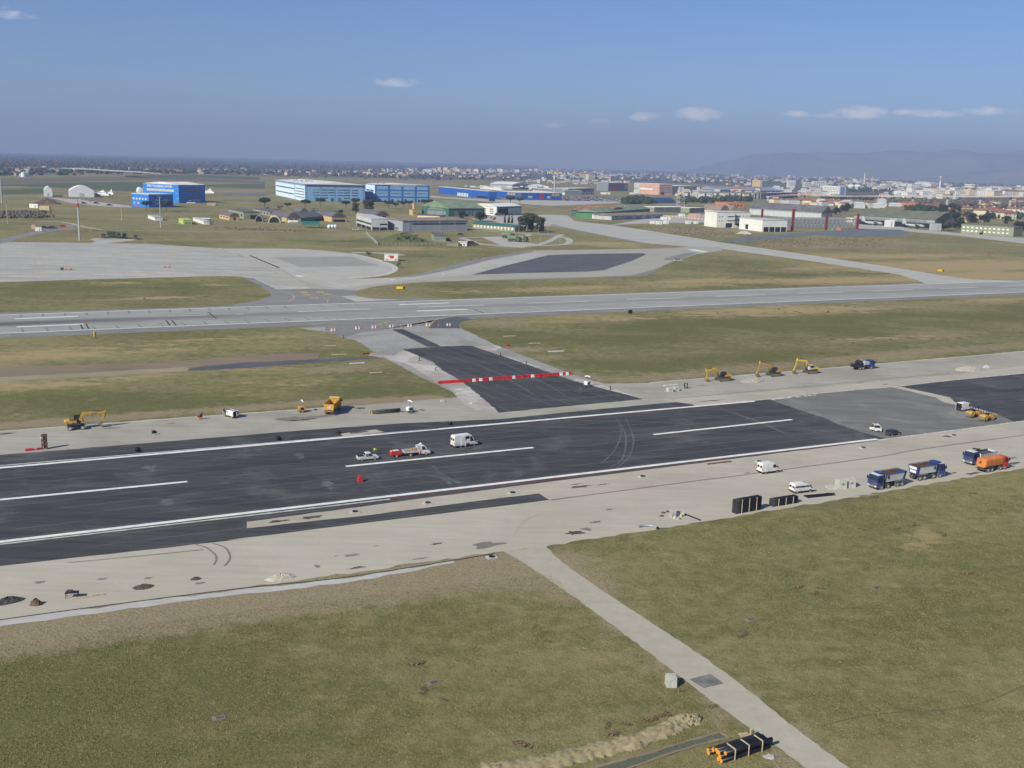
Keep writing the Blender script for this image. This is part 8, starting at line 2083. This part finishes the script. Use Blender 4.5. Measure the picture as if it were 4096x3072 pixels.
for lab,v,x,y,c,s in (('white car beside the grey office block','A3',1170,775,'white',1.4),('blue car under the grey office block','A3',1410,782,'truck_blue',1.3),('dark car on the fuel loop left','A4',450,952,'navy',1.3),('white car on the taxiway edge at right','B4',245,320,'silver',1.3),('white van on the road below the store','A5',652,590,'white',2.0),('white van left of the other van below the store','A5',562,588,'white',1.6),('white car at left edge of shipyard yard','A1',1150,730,'white',1.6),('dark car in shipyard yard, left','A1',1060,745,'navy',1.6),('dark car in shipyard yard, middle','A1',1220,745,'navy',1.6),('dark car in shipyard yard, right','A1',1385,770,'navy',1.6),('white van parked before the shipyard hall door','A2',835,555,'white',2.6),('dark vehicle beside the camp container, left','A1',570,1060,'navy',1.5),('white vehicle beside the camp container','A1',610,1060,'white',1.4),('dark vehicle beside the camp container, right','A1',670,1062,'navy',1.6),('red car on the camp road','A1',800,1040,'red',1.2),('white car at end of the camp road','A1',885,1032,'white',1.1),('dark lorry beside white container at fuel stand','A4',590,1080,'navy',2.2),('white car on far field road','A3',632,205,'white',2.2),('white lorry on far field road, left','A2',1770,188,'white',3.5),('white lorry on far field road, right','A2',575,175,'white',4.5),('blue tarpaulin heap before the white hangar','A4',945,710,'navy',3.0)):
 far_car(v, x, y, c, rad(15), lab, None, s)
# stores in the yard among the huts: white drums and tanks
for i in range(7):
 o = thing('storage_tank',f'small white tank in the hut yard, {names_[i]} from the left','tank',P('A3',430 + 15 * i,692)); MB().cyl((0,-1.2,1.1),(0,1.2,1.1),1.1,n=10).build('drum','paint_white',o); MB().box((0,0,.15),(1.6,2,.3)).build('saddle','dark_steel',o)
for i in range(3):
 o = thing('pressure_sphere',['left','middle','right'][i] + ' of three pale domes in the hut yard','tank',P('A3',876 + 33 * i,755)); MB().lathe([(1.2,0),(1.9,1.2),(1.7,2.4),(.8,3.2),(.1,3.4)],12).build('dome','pale_blue',o,True); MB().cyl((0,0,0),(0,0,.3),1.7,n=10).build('plinth','cut_concrete',o)
o = thing('green_canopy', 'dark green tented canopy before the teal hall', 'canopy', P('A3', 575, 752), rad(12))
MB().add([(0,0,3),(16,0,3),(16,9,3),(0,9,3),(0,4.5,6),(16,4.5,6)],[(0,1,5,4),(2,3,4,5),(0,4,3),(1,2,5)]).build('canvas','roof_teal',o)
for x in (0, 8, 16):
 for y in (0, 9): MB().bar((x, y, 0), (x, y, 3), .25).build('post', 'hangar_green', o)
o = thing('panel_fence', 'dark sloping panel fence at left of the mound', 'fence', P('A3', 1282, 812))
a, b = P('A3', 1282, 812), P('A3', 1412, 938)
for k in range(10): MB().bar(a.lerp(b,k / 10) - a + Vector((0,0,1.1)),a.lerp(b,(k + .93) / 10) - a + Vector((0,0,1.1)),.15,2.2).build('panel','gal_steel',o)
o = thing('wire_fence', 'thin wire fence along the foot of the mound', 'fence', b)
c = P('A4', 980, 1085)
for k in range(30): q = b.lerp(c, k / 29) - b; MB().bar(q, q + Vector((0, 0, 2.0)), .12).build('post', 'pole_grey', o)
for z in (.8, 1.9): MB().bar(Vector((0, 0, z)), c - b + Vector((0, 0, z)), .05).build('wire', 'pole_grey', o)
# ================================================================= trees, weeds and grass
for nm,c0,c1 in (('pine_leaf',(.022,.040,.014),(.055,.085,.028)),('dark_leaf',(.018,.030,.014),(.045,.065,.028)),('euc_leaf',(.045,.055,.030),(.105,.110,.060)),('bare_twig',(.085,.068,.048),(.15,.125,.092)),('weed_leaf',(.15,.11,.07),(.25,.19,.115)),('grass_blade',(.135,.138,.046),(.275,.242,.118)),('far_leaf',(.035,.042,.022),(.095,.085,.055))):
 t = NT(nm)
 oi = t.n('ShaderNodeObjectInfo')
 g = t.n('ShaderNodeNewGeometry')
 f = t.math('ADD', t.math('MULTIPLY', g.outputs['Random Per Island'], .7), t.math('MULTIPLY', t.noise(t.pos(), .25, 3), .45), clamp=True)
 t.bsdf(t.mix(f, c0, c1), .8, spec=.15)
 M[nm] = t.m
simple('bark', (.10, .075, .055), rough=1, var=.3, scale=1)
def leaf_cloud(name, lobes, n, size, mat, seed, flat=.5, parent=None):
 """many small leaf clumps filling a set of ellipsoid lobes (x,y,z,rx,ry,rz)"""
 r = np.random.default_rng(seed)
 w = np.array([l[3] * l[4] * l[5] for l in lobes]) ** .67
 k = r.choice(len(lobes), n, p=w / w.sum())
 lb = np.array(lobes)[k]
 d = r.normal(size=(n, 3)); d /= np.linalg.norm(d, axis=1)[:, None]
 rr = r.uniform(.45, 1.0, n) ** .6
 c = lb[:, :3] + d * lb[:, 3:] * rr[:, None] * (1 + r.uniform(-.12, .12, (n, 1)))
 nr = d + r.normal(scale=.6, size=(n, 3)); nr /= np.linalg.norm(nr, axis=1)[:, None]
 a = np.cross(nr, r.normal(size=(n, 3))); a /= np.linalg.norm(a, axis=1)[:, None]
 b = np.cross(nr, a)
 s = size * r.uniform(.5, 1.25, (n, 1))
 q = np.stack([c - a * s * .6 - b * s * .35, c + a * s * .6 - b * s * .25, c + b * s * .75 + nr * s * .2], 1).reshape(-1, 3)
 me_ = bpy.data.meshes.new(name)
 me_.vertices.add(3 * n); me_.vertices.foreach_set('co', q.ravel())
 me_.loops.add(3 * n); me_.loops.foreach_set('vertex_index', np.arange(3 * n, dtype=np.int32))
 me_.polygons.add(n); me_.polygons.foreach_set('loop_start', np.arange(0, 3 * n, 3, dtype=np.int32))
 me_.update(calc_edges=True)
 me_.materials.append(M[mat])
 o = bpy.data.objects.new(name, me_); col.objects.link(o)
 if parent is not None: o.parent = parent
 return o
def tree(kind, seed, name):
 r = random.Random(seed)
 o = thing(name, '', 'tree')
 m = MB()
 if kind == 'pine':
  m.cyl((0, 0, -.2), (.2, .1, 5.6), .34, .24, n=7)
  for k in range(6):
   a = k * 1.05 + r.uniform(-.3, .3)
   m.cyl((.2, .1, 5.2 + .1 * k), (3.2 * math.cos(a), 3.0 * math.sin(a), 8.2), .16, .07, n=5)
  lobes = [(3.4 * math.cos(k * .9) * r.uniform(.5,1),3.2 * math.sin(k * .9) * r.uniform(.5,1),8.7 + r.uniform(-.5,.6),r.uniform(2.2,3.0),r.uniform(2.2,3.0),r.uniform(1.3,1.9)) for k in range(8)]
  m.build('trunk', 'bark', o); leaf_cloud('crown', lobes, 1500, 1.15, 'pine_leaf', seed, parent=o)
 elif kind == 'euc':
  for k in range(4):
   a = k * 1.6
   m.cyl((.3 * math.cos(a), .3 * math.sin(a), -.2), (2.2 * math.cos(a), 2.2 * math.sin(a), 11), .4, .12, n=6)
  lobes = [(r.uniform(-4.5,4.5),r.uniform(-3.5,3.5),r.uniform(3.5,15.5),r.uniform(1.8,3.2),r.uniform(1.8,3.0),r.uniform(1.8,3.2)) for k in range(20)]
  m.build('trunk', 'bark', o); leaf_cloud('crown', lobes, 4200, .85, 'euc_leaf', seed, parent=o)
 elif kind == 'dark':
  m.cyl((0, 0, -.2), (0, 0, 5), .4, .15, n=6)
  lobes = [(r.uniform(-3.2,3.2),r.uniform(-3,3),r.uniform(2.5,8.0),r.uniform(1.6,2.8),r.uniform(1.6,2.8),r.uniform(1.5,2.4)) for k in range(12)]
  m.build('trunk', 'bark', o); leaf_cloud('crown', lobes, 1500, .75, 'dark_leaf', seed, parent=o)
 elif kind == 'cypress':
  m.cyl((0, 0, -.2), (0, 0, 6), .3, .1, n=6)
  lobes = [(r.uniform(-.4, .4), r.uniform(-.4, .4), 1.5 + k * 1.3, 1.6 - .14 * k, 1.6 - .14 * k, 1.3) for k in range(9)]
  m.build('trunk', 'bark', o); leaf_cloud('crown', lobes, 900, .6, 'dark_leaf', seed, parent=o)
 else:      # bare winter tree
  m.cyl((0, 0, -.2), (0, 0, 3.5), .3, .2, n=6)
  for k in range(9):
   a = k * .75 + r.uniform(-.3, .3)
   m.cyl((0, 0, 2 + .2 * k), (2.6 * math.cos(a), 2.6 * math.sin(a), 6 + r.uniform(-1, 1.5)), .12, .04, n=4)
  lobes = [(r.uniform(-2.6, 2.6), r.uniform(-2.6, 2.6), r.uniform(4, 7.5), 1.6, 1.6, 1.6) for k in range(8)]
  m.build('trunk', 'bark', o); leaf_cloud('crown', lobes, 900, .42, 'bare_twig', seed, parent=o)
 return o
protos_t = {}
def plant(kind, v, x, y, scale, label, group, name=None, wide=1.0):
 nm = name or {'pine': 'umbrella_pine', 'euc': 'eucalyptus', 'dark': 'evergreen_tree', 'cypress': 'cypress', 'bare': 'bare_tree'}[kind]
 k = (kind, rnd.randrange(2) if kind != 'euc' else rnd.randrange(3))
 if k not in protos_t:
  protos_t[k] = o = tree(kind, 10 * len(protos_t) + 3, nm)
 else: o = copy_tree(protos_t[k])
 o.name = nm
 o.location = P(v, x, y); o.rotation_euler = (0, 0, rnd.uniform(0, 6.28)); o.scale = (scale * wide, scale * wide, scale)
 return tag(o, label, 'tree', group)
PG = 'umbrella pines between hangars and shipyard halls'
for lab,v,x,y,s in (('left umbrella pine in front of the small blue building','A2',275,645,1.0),('right umbrella pine in front of the small blue building','A2',520,650,1.05),('umbrella pine standing alone left of pale blue hall','A3',160,545,1.25),('umbrella pine below left corner of pale blue hall','A3',612,540,1.05),('umbrella pine in front of pale blue hall doors','A3',780,520,1.05),('small umbrella pine behind the rounded huts','A3',420,545,.7),('left pine of the clump before pale blue hall','A3',1060,540,.95),('right pine of the clump before pale blue hall','A3',1170,520,1.05),
      ('first umbrella pine from left under the dark blue hall','A3',1535,540,.95),('second umbrella pine from left under the dark blue hall','A3',1610,545,.8),('third umbrella pine from left under the dark blue hall','A3',1700,540,.95),('fourth umbrella pine from left under the dark blue hall','A3',1760,520,.75),('fifth umbrella pine from left under the dark blue hall','A3',1930,520,.95),('umbrella pine right of the dark blue hall corner','A3',1990,500,.75),
      ('large umbrella pine in front of the blue store','A4',1080,570,1.25),('umbrella pine at right of the blue store front','A4',1200,565,1.0),('umbrella pine left of store front pines','A4',850,565,.8)):
 plant('pine', v, x, y, s, lab, PG, wide=1.15)
for lab,v,x,y,s in (('left eucalyptus of the tall clump beside green barrack','A4',1230,905,.92),('middle eucalyptus of the tall clump beside green barrack','A4',1350,900,.98),('right eucalyptus of the tall clump beside green barrack','A4',1450,915,.90),('rear eucalyptus of the tall clump beside green barrack','A4',1300,880,.95),('eucalyptus behind the rounded huts below dark blue hall','A3',1310,580,1.0),('olive bushy eucalyptus left of the taller one','A3',1170,580,.7)):
 plant('euc', v, x, y, s, lab, 'eucalyptus trees', wide=1.05)
for lab,v,x,y,s in (('dark evergreen tree behind the green barrack, larger','A4',700,775,1.15),('dark evergreen tree behind the grey hall, left','A4',470,745,.95),('round evergreen left of the big grey hangar front','A6',1400,690,1.2),('evergreen right of the big grey hangar','A6',1500,660,1.3),('wide evergreen between grey hangar and aircraft hangar','A6',1560,640,1.2),('dark evergreen at right end of aircraft hangar','A7',900,1010,1.3),('tall evergreen beside the grey shed','A7',1010,1040,1.35),('evergreen behind the grey shed, upper','A7',1180,960,1.6),('evergreen left of the long grey green block','A7',1240,1030,1.25),('evergreen behind the long grey green block, left','A7',1420,930,1.3),('evergreen behind the long grey green block, middle','A7',1620,930,1.2),('evergreen behind the long grey green block, right','A7',1960,950,1.1),('dark evergreen at far right edge by the block','A7',2140,1060,1.3),('broad evergreen above the aircraft hangar end','A7',1000,790,1.6),('broad evergreen right of the orange flats','A7',1180,800,1.7)):
 plant('dark', v, x, y, s, lab, 'evergreen trees of the camp', wide=1.25)
for i, (v, x, y, s) in enumerate((('A4', 1010, 800, .7), ('A4', 1060, 800, .75), ('A4', 1100, 800, .65))):
 plant('cypress', v, x, y, s, ['left', 'middle', 'right'][i] + ' of three small cypresses beside the eucalyptus clump', 'small cypresses', wide=1.3)
for i,(v,x,y,s) in enumerate((('A2',1960,640,.7),('A2',1800,635,.5),('A3',1730,905,.55),('A3',1800,890,.5),('A3',1650,905,.45),('A4',80,600,.9),('A4',150,600,.8),('B2',1495,285,.45),('B2',1755,375,.35),('A7',1075,1050,1.6),('A4',860,780,.6))):
 lab = ['bare tree behind the rounded huts, taller','bare bush behind the rounded huts, lower','pale bare bush on the green mound, middle','pale bare bush on the green mound, right','pale bare bush on the green mound, left','bare tree left of the green roofed hangar','second bare tree left of the green roofed hangar','small bare bush left of the white shed','small bare bush right of the white shed','tall bare tree beside the grey shed at right','bare bush behind the green barrack'][i]
 plant('bare', v, x, y, s, lab, 'bare winter trees', wide=1.3)
# woodland masses: far-off woods nobody could count, one mass each
def mass(name, label, quads, n, size, mat, seed, hmin=4, hmax=11, spread=1.0):
 """crowns scattered in image-survey quads [(view,x,y)*4] standing on the ground"""
 r = np.random.default_rng(seed)
 V_, N_ = [], []
 base = np.array([(math.cos(a) * math.cos(b),math.sin(a) * math.cos(b),math.sin(b)) for b in (-.5,.25,.9) for a in [i * math.pi / 3 + b for i in range(6)]] + [(0,0,1.05),(0,0,-.6)])
 fcs = []
 for j in range(2):
  for i in range(6):
   fcs += [(j * 6 + i, j * 6 + (i + 1) % 6, (j + 1) * 6 + i), (j * 6 + (i + 1) % 6, (j + 1) * 6 + (i + 1) % 6, (j + 1) * 6 + i)]
 for i in range(6): fcs += [(12 + i, 12 + (i + 1) % 6, 18), ((i + 1) % 6, i, 19)]
 fcs = np.array(fcs)
 vs, fs = [], []
 k = 0
 per = n // len(quads)
 for q in quads:
  px = [pix(*p) for p in q]
  for _ in range(per):
   u, v = r.random(), r.random()
   x = (px[0][0] * (1 - u) + px[1][0] * u) * (1 - v) + (px[3][0] * (1 - u) + px[2][0] * u) * v
   y = (px[0][1] * (1 - u) + px[1][1] * u) * (1 - v) + (px[3][1] * (1 - u) + px[2][1] * u) * v
   g = ground(x, y)
   for c in range(2):
    h = r.uniform(hmin, hmax) * size
    w = h * r.uniform(.35, .75)
    b = base * np.array([w, w, h * .5]) * (1 + r.uniform(-.22, .22, (20, 1)))
    vs.append(b + np.array([g.x + r.uniform(-6, 6) * spread, g.y + r.uniform(-8, 8) * spread, h * .45]))
    fs.append(fcs + k * 20); k += 1
 me_ = bpy.data.meshes.new(name)
 vs = np.concatenate(vs); fs = np.concatenate(fs)
 me_.vertices.add(len(vs)); me_.vertices.foreach_set('co', vs.ravel())
 me_.loops.add(fs.size); me_.loops.foreach_set('vertex_index', fs.ravel().astype(np.int32))
 me_.polygons.add(len(fs)); me_.polygons.foreach_set('loop_start', np.arange(0, fs.size, 3, dtype=np.int32))
 me_.update(calc_edges=True); me_.materials.append(M[mat])
 o = bpy.data.objects.new(name, me_); col.objects.link(o)
 return tag(o, label, 'woodland', kind='stuff')
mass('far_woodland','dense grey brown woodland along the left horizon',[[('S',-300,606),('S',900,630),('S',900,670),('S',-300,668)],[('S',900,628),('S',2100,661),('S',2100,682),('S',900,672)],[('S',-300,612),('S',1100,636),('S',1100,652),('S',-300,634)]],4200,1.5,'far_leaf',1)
mass('village_trees','dark trees scattered among the far houses',[[('A1',-300,300),('A1',1300,290),('A1',1300,385),('A1',-300,400)],[('A1',1300,300),('A2',1000,120),('A2',1000,180),('A1',1300,375)],[('A2',1000,120),('A3',900,90),('A3',900,170),('A2',1000,185)],[('A3',900,100),('A4',300,110),('A4',300,260),('A3',900,185)],[('A4',300,130),('A5',100,130),('A5',100,250),('A4',300,262)],[('A5',0,110),('A5',1700,150),('A5',1700,300),('A5',0,255)],[('A5',1500,160),('A6',800,200),('A6',800,310),('A5',1500,290)],[('A6',800,220),('A7',200,340),('A7',200,420),('A6',800,300)]],1200,.9,'dark_leaf',2,hmin=5,hmax=13)
mass('village_trees','bare brown trees scattered among the far houses',[[('A1',-300,270),('A2',1000,90),('A2',1000,160),('A1',-300,330)],[('A2',1000,90),('A4',300,80),('A4',300,270),('A2',1000,190)],[('A4',300,90),('A5',900,120),('A5',900,250),('A4',300,262)],[('A5',900,140),('A6',700,200),('A6',700,270),('A5',900,250)],[('A7',100,560),('A7',2212,660),('A7',2212,760),('A7',100,640)],[('A7',1250,620),('A7',2212,660),('A7',2212,850),('A7',1250,850)]],700,.9,'bare_twig',3)
mass('town_trees','dark trees among the town buildings at right',[[('A5',1320,500),('A6',320,500),('A6',300,535),('A5',1320,560)],[('A6',1250,480),('A7',100,560),('A7',100,600),('A6',1250,500)],[('A6',1550,360),('A6',2100,360),('A6',2100,410),('A6',1550,410)],[('A7',450,500),('A7',1280,510),('A7',1280,580),('A7',450,560)],[('A5',620,520),('A5',960,500),('A5',960,560),('A5',620,560)],[('A7',500,720),('A7',900,690),('A7',900,760),('A7',500,790)],[('A7',1300,700),('A7',2150,760),('A7',2150,900),('A7',1300,880)]],520,.95,'dark_leaf',4)
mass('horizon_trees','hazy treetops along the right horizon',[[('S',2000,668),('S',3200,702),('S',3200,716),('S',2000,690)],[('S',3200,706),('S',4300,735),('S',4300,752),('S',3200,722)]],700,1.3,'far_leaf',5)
mass('scrub','dark scrub on the rough ground at far left',[[('A1',-200,860),('A1',600,850),('A1',600,925),('A1',-200,930)]],220,.3,'bare_twig',6)
mass('scrub','dark hedge line along the camp perimeter road',[[('A2',1150,850),('A2',2212,900),('A2',2212,906),('A2',1150,862)]],60,.16,'weed_leaf',7)
mass('scrub','reddish brown scrub in front of the white building',[[('A5',600,830),('A5',1640,860),('A5',2200,960),('A5',1600,980)],[('B4',1000,130),('B4',2100,110),('B4',2100,190),('B4',1000,200)]],420,.13,'weed_leaf',8)
# dry weed clumps one can pick out in the grass
wp_ = leaf_cloud('weed_clump', [(0, 0, .18, .6, .5, .22), (.5, .1, .14, .4, .35, .18), (-.45, -.1, .14, .45, .35, .16)], 170, .16, 'weed_leaf', 77)
first_w = True
for zone_,pts in (('near grass right of the access road',[('E2',450,540),('E2',590,548),('E2',725,555),('E2',553,578),('E2',1015,376),('E2',1130,204),('E2',1062,180),('E2',850,184),('E2',1158,160),('E2',1350,215),('E2',1500,455),('E2',103,836),('E2',1335,630),('E2',1340,1320),('E2',870,425),('C7',2080,1290),('C7',1560,1255),('C7',300,1300),('D5',1530,65)]),
     ('foreground grass left of the access road',[('E1',2035,490),('E1',2065,645),('E1',2180,690),('D5',300,105),('D5',795,630),('D5',712,690),('D5',135,760),('D5',1000,580),('D5',1060,570),('D5',940,605),('D5',680,640),('D5',1135,418),('D5',1340,515)]),
     ('grass beyond the service strip',[('C5',300,195),('C5',380,188),('C5',345,133),('C5',1550,60),('C5',1660,75),('C5',630,62),('C5',2150,40),('C6',285,45),('C6',400,100),('C6',715,72),('C6',890,8),('B5',330,1130),('B5',195,1122),('B5',890,1130),('B5',1225,1172),('B5',1460,1135),('B5',1560,1115),('B5',1665,1105),('B5',1770,1085),('B5',1870,1172),('B5',1725,1178),('B5',1055,1215),('B5',2100,1068),('B5',2180,1060),('B5',1220,908),('B5',520,1170),('B5',280,1195),('B5',1090,1122)]),
     ('dry grass near the far runway',[('B4',1500,1005),('B4',1620,1013),('B4',1140,745),('B4',1290,768),('B4',1480,752),('B4',1575,765),('B4',1735,722),('B4',1810,728),('B4',1915,682),('B4',220,765),('B4',145,776),('B4',600,782),('B4',1195,775),('B4',1325,778),('B4',448,438),('B4',590,458),('B4',1075,483),('B4',975,380),('B4',1230,445),('B3',1750,520),('B3',1715,560),('B3',2130,520),('B3',1985,545),('B5',640,760),('B5',450,805),('B5',545,792),('B5',275,855),('B1',1210,550),('B1',1385,555),('B1',1630,605),('B1',1820,635),('B1',1785,492),('B1',1275,652)])):
 for q in pts:
  o = wp_ if first_w else wp_.copy()
  if not first_w: col.objects.link(o)
  first_w = False
  sc_ = rnd.uniform(.6, 1.2) * (1.0 if zone_.startswith(('near', 'fore')) else 1.05)
  o.location = P(*q); o.scale = (sc_ * 1.2, sc_, sc_ * .8); o.rotation_euler = (0, 0, rnd.uniform(0, 6))
  tag(o, 'dark dry weed clump in the ' + zone_, 'weed', 'weed clumps in the ' + zone_)
# foreground grass: blades standing out of the turf
def grass(name, label, poly, dens, size, seed):
 r = np.random.default_rng(seed)
 X0, X1 = min(p.x for p in poly), max(p.x for p in poly); Y0, Y1 = min(p.y for p in poly), max(p.y for p in poly)
 n = int((X1 - X0) * (Y1 - Y0) * dens)
 px_, py_ = r.uniform(X0, X1, n), r.uniform(Y0, Y1, n)
 ins = np.zeros(n, bool)
 j = len(poly) - 1
 for i in range(len(poly)):
  yi, yj, xi, xj = poly[i].y, poly[j].y, poly[i].x, poly[j].x
  cond = (yi > py_) != (yj > py_)
  ins ^= cond & (px_ < (xj - xi) * (py_ - yi) / (yj - yi + 1e-9) + xi)
  j = i
 px_, py_ = px_[ins], py_[ins]
 # clumpy cover
 k = np.sin(px_ * .37 + 1.3 * np.sin(py_ * .21)) + np.sin(py_ * .53 + 1.7 * np.sin(px_ * .17)) + r.normal(scale=.9, size=len(px_))
 px_, py_ = px_[k > -1.2], py_[k > -1.2]
 n = len(px_)
 a = r.uniform(0, 6.283, n); s = size * r.uniform(.5, 1.4, n); h = s * r.uniform(.3, .8, n)
 lx, ly = r.normal(scale=.6, size=n) * s, r.normal(scale=.6, size=n) * s
 dx, dy = np.cos(a) * s * .5, np.sin(a) * s * .5
 z0 = np.full(n, -.01)
 q = np.stack([np.stack([px_ - dx, py_ - dy, z0], 1), np.stack([px_ + dx, py_ + dy, z0], 1), np.stack([px_ + lx, py_ + ly, h], 1)], 1).reshape(-1, 3)
 me_ = bpy.data.meshes.new(name)
 me_.vertices.add(3 * n); me_.vertices.foreach_set('co', q.ravel())
 me_.loops.add(3 * n); me_.loops.foreach_set('vertex_index', np.arange(3 * n, dtype=np.int32))
 me_.polygons.add(n); me_.polygons.foreach_set('loop_start', np.arange(0, 3 * n, 3, dtype=np.int32))
 me_.update(calc_edges=True); me_.materials.append(M['grass_blade'])
 o = bpy.data.objects.new(name, me_); col.objects.link(o)
 return tag(o, label, 'grass', kind='stuff')
grass('grass','rough winter grass left of the access road',L('F',(-60,1400),(540,1318),(1000,1262),(1190,1240),(1400,1425),(1560,1548),(1680,1640),(1760,1700),(1440,1700),(1050,1700),(-60,1700)),34,.13,1)
grass('grass','rough winter grass right of the access road',L('F',(1190,1190),(1350,1162),(1512,1137),(1890,1078),(2212,1022),(2290,1008),(2290,1700),(1900,1700),(1750,1580),(1570,1445),(1410,1335),(1300,1262),(1225,1210)),30,.13,2)
# ================================================================= distant hills, clouds and the hazy air
def hills():
 r = np.random.default_rng(3)
 t = NT('hill_hazed')
 p = t.pos()
 c = t.mix(t.step(t.noise(p, .0012, 8, .6), .4, .65), (.22, .23, .235), (.28, .275, .265))  # haze painted in: hills paled so the ridges fade into the horizon
 t.bsdf(c, 1, spec=.05)
 M['hill_hazed'] = t.m
 def ridge(name, d0, d1, x0, x1, prof, seed):
  nx_, ny_ = 110, 26
  xs = np.linspace(x0, x1, nx_)
  base = np.interp(xs, [a for a, b in prof], [b for a, b in prof])
  rr = np.random.default_rng(seed)
  bump = np.zeros((ny_, nx_))
  for k in range(1, 7):
   gxs = rr.uniform(-1, 1, (3 + 2 * k, 4 + 6 * k))
   yy = np.linspace(0, gxs.shape[0] - 1.001, ny_); xx = np.linspace(0, gxs.shape[1] - 1.001, nx_)
   yi, xi = yy.astype(int), xx.astype(int)
   fy, fx = (yy - yi)[:, None], (xx - xi)[None]
   bump += ((gxs[yi][:,xi] * (1 - fx) + gxs[yi][:,xi + 1] * fx) * (1 - fy) + (gxs[yi + 1][:,xi] * (1 - fx) + gxs[yi + 1][:,xi + 1] * fx) * fy) / (1.4 ** k)
  prf = np.sin(np.linspace(0, math.pi, ny_)) ** .8
  z = base[None] * prf[:, None] * (1 + .35 * bump) - 2
  xg, yg = np.meshgrid(xs, np.linspace(d0, d1, ny_))
  m = MB()
  idx_ = np.arange(nx_ * ny_).reshape(ny_, nx_)
  m.v = [tuple(q) for q in np.stack([xg, yg, z], -1).reshape(-1, 3)]
  m.f = [tuple(q) for q in np.stack([idx_[:-1, :-1], idx_[:-1, 1:], idx_[1:, 1:], idx_[1:, :-1]], -1).reshape(-1, 4)]
  o = m.build(name, 'hill_hazed', None, True)
  o['kind'] = 'structure'
 ridge('hills',11500,16500,2300,9500,[(2300,0),(3100,240),(3700,300),(4300,290),(5000,360),(5700,390),(6300,350),(7200,390),(9500,340)],4)
 ridge('foothills', 8200, 10500, 3500, 6500, [(3500, 0), (4000, 70), (4400, 120), (4800, 160), (5400, 210), (6500, 200)], 9)
hills()
# the air: one closed box of thin haze around camera, ground and hills
t = NT('haze_air')
pv = t.n('ShaderNodeVolumePrincipled')
pv.inputs['Color'].default_value = (.46, .57, .88, 1)
pv.inputs['Density'].default_value = HAZE
pv.inputs['Anisotropy'].default_value = .0
t.l(pv.outputs[0], t.out.inputs['Volume'])
M['haze_air'] = t.m
hz = MB().box((0, 9500, 284), (29800, 20600, 570)).build('haze', 'haze_air')
hz['kind'] = 'stuff'
# tell look-alikes apart by their place
same = {}
for o in bpy.data.objects:
 if o.parent is None and o.get('label'): same.setdefault(o['label'], []).append(o)
for lab, ob in same.items():
 if len(ob) > 1:
  for k, o in enumerate(sorted(ob, key=lambda q: colx(q.location))): o['label'] = f'{lab}, {nth(k + 1)} from left'
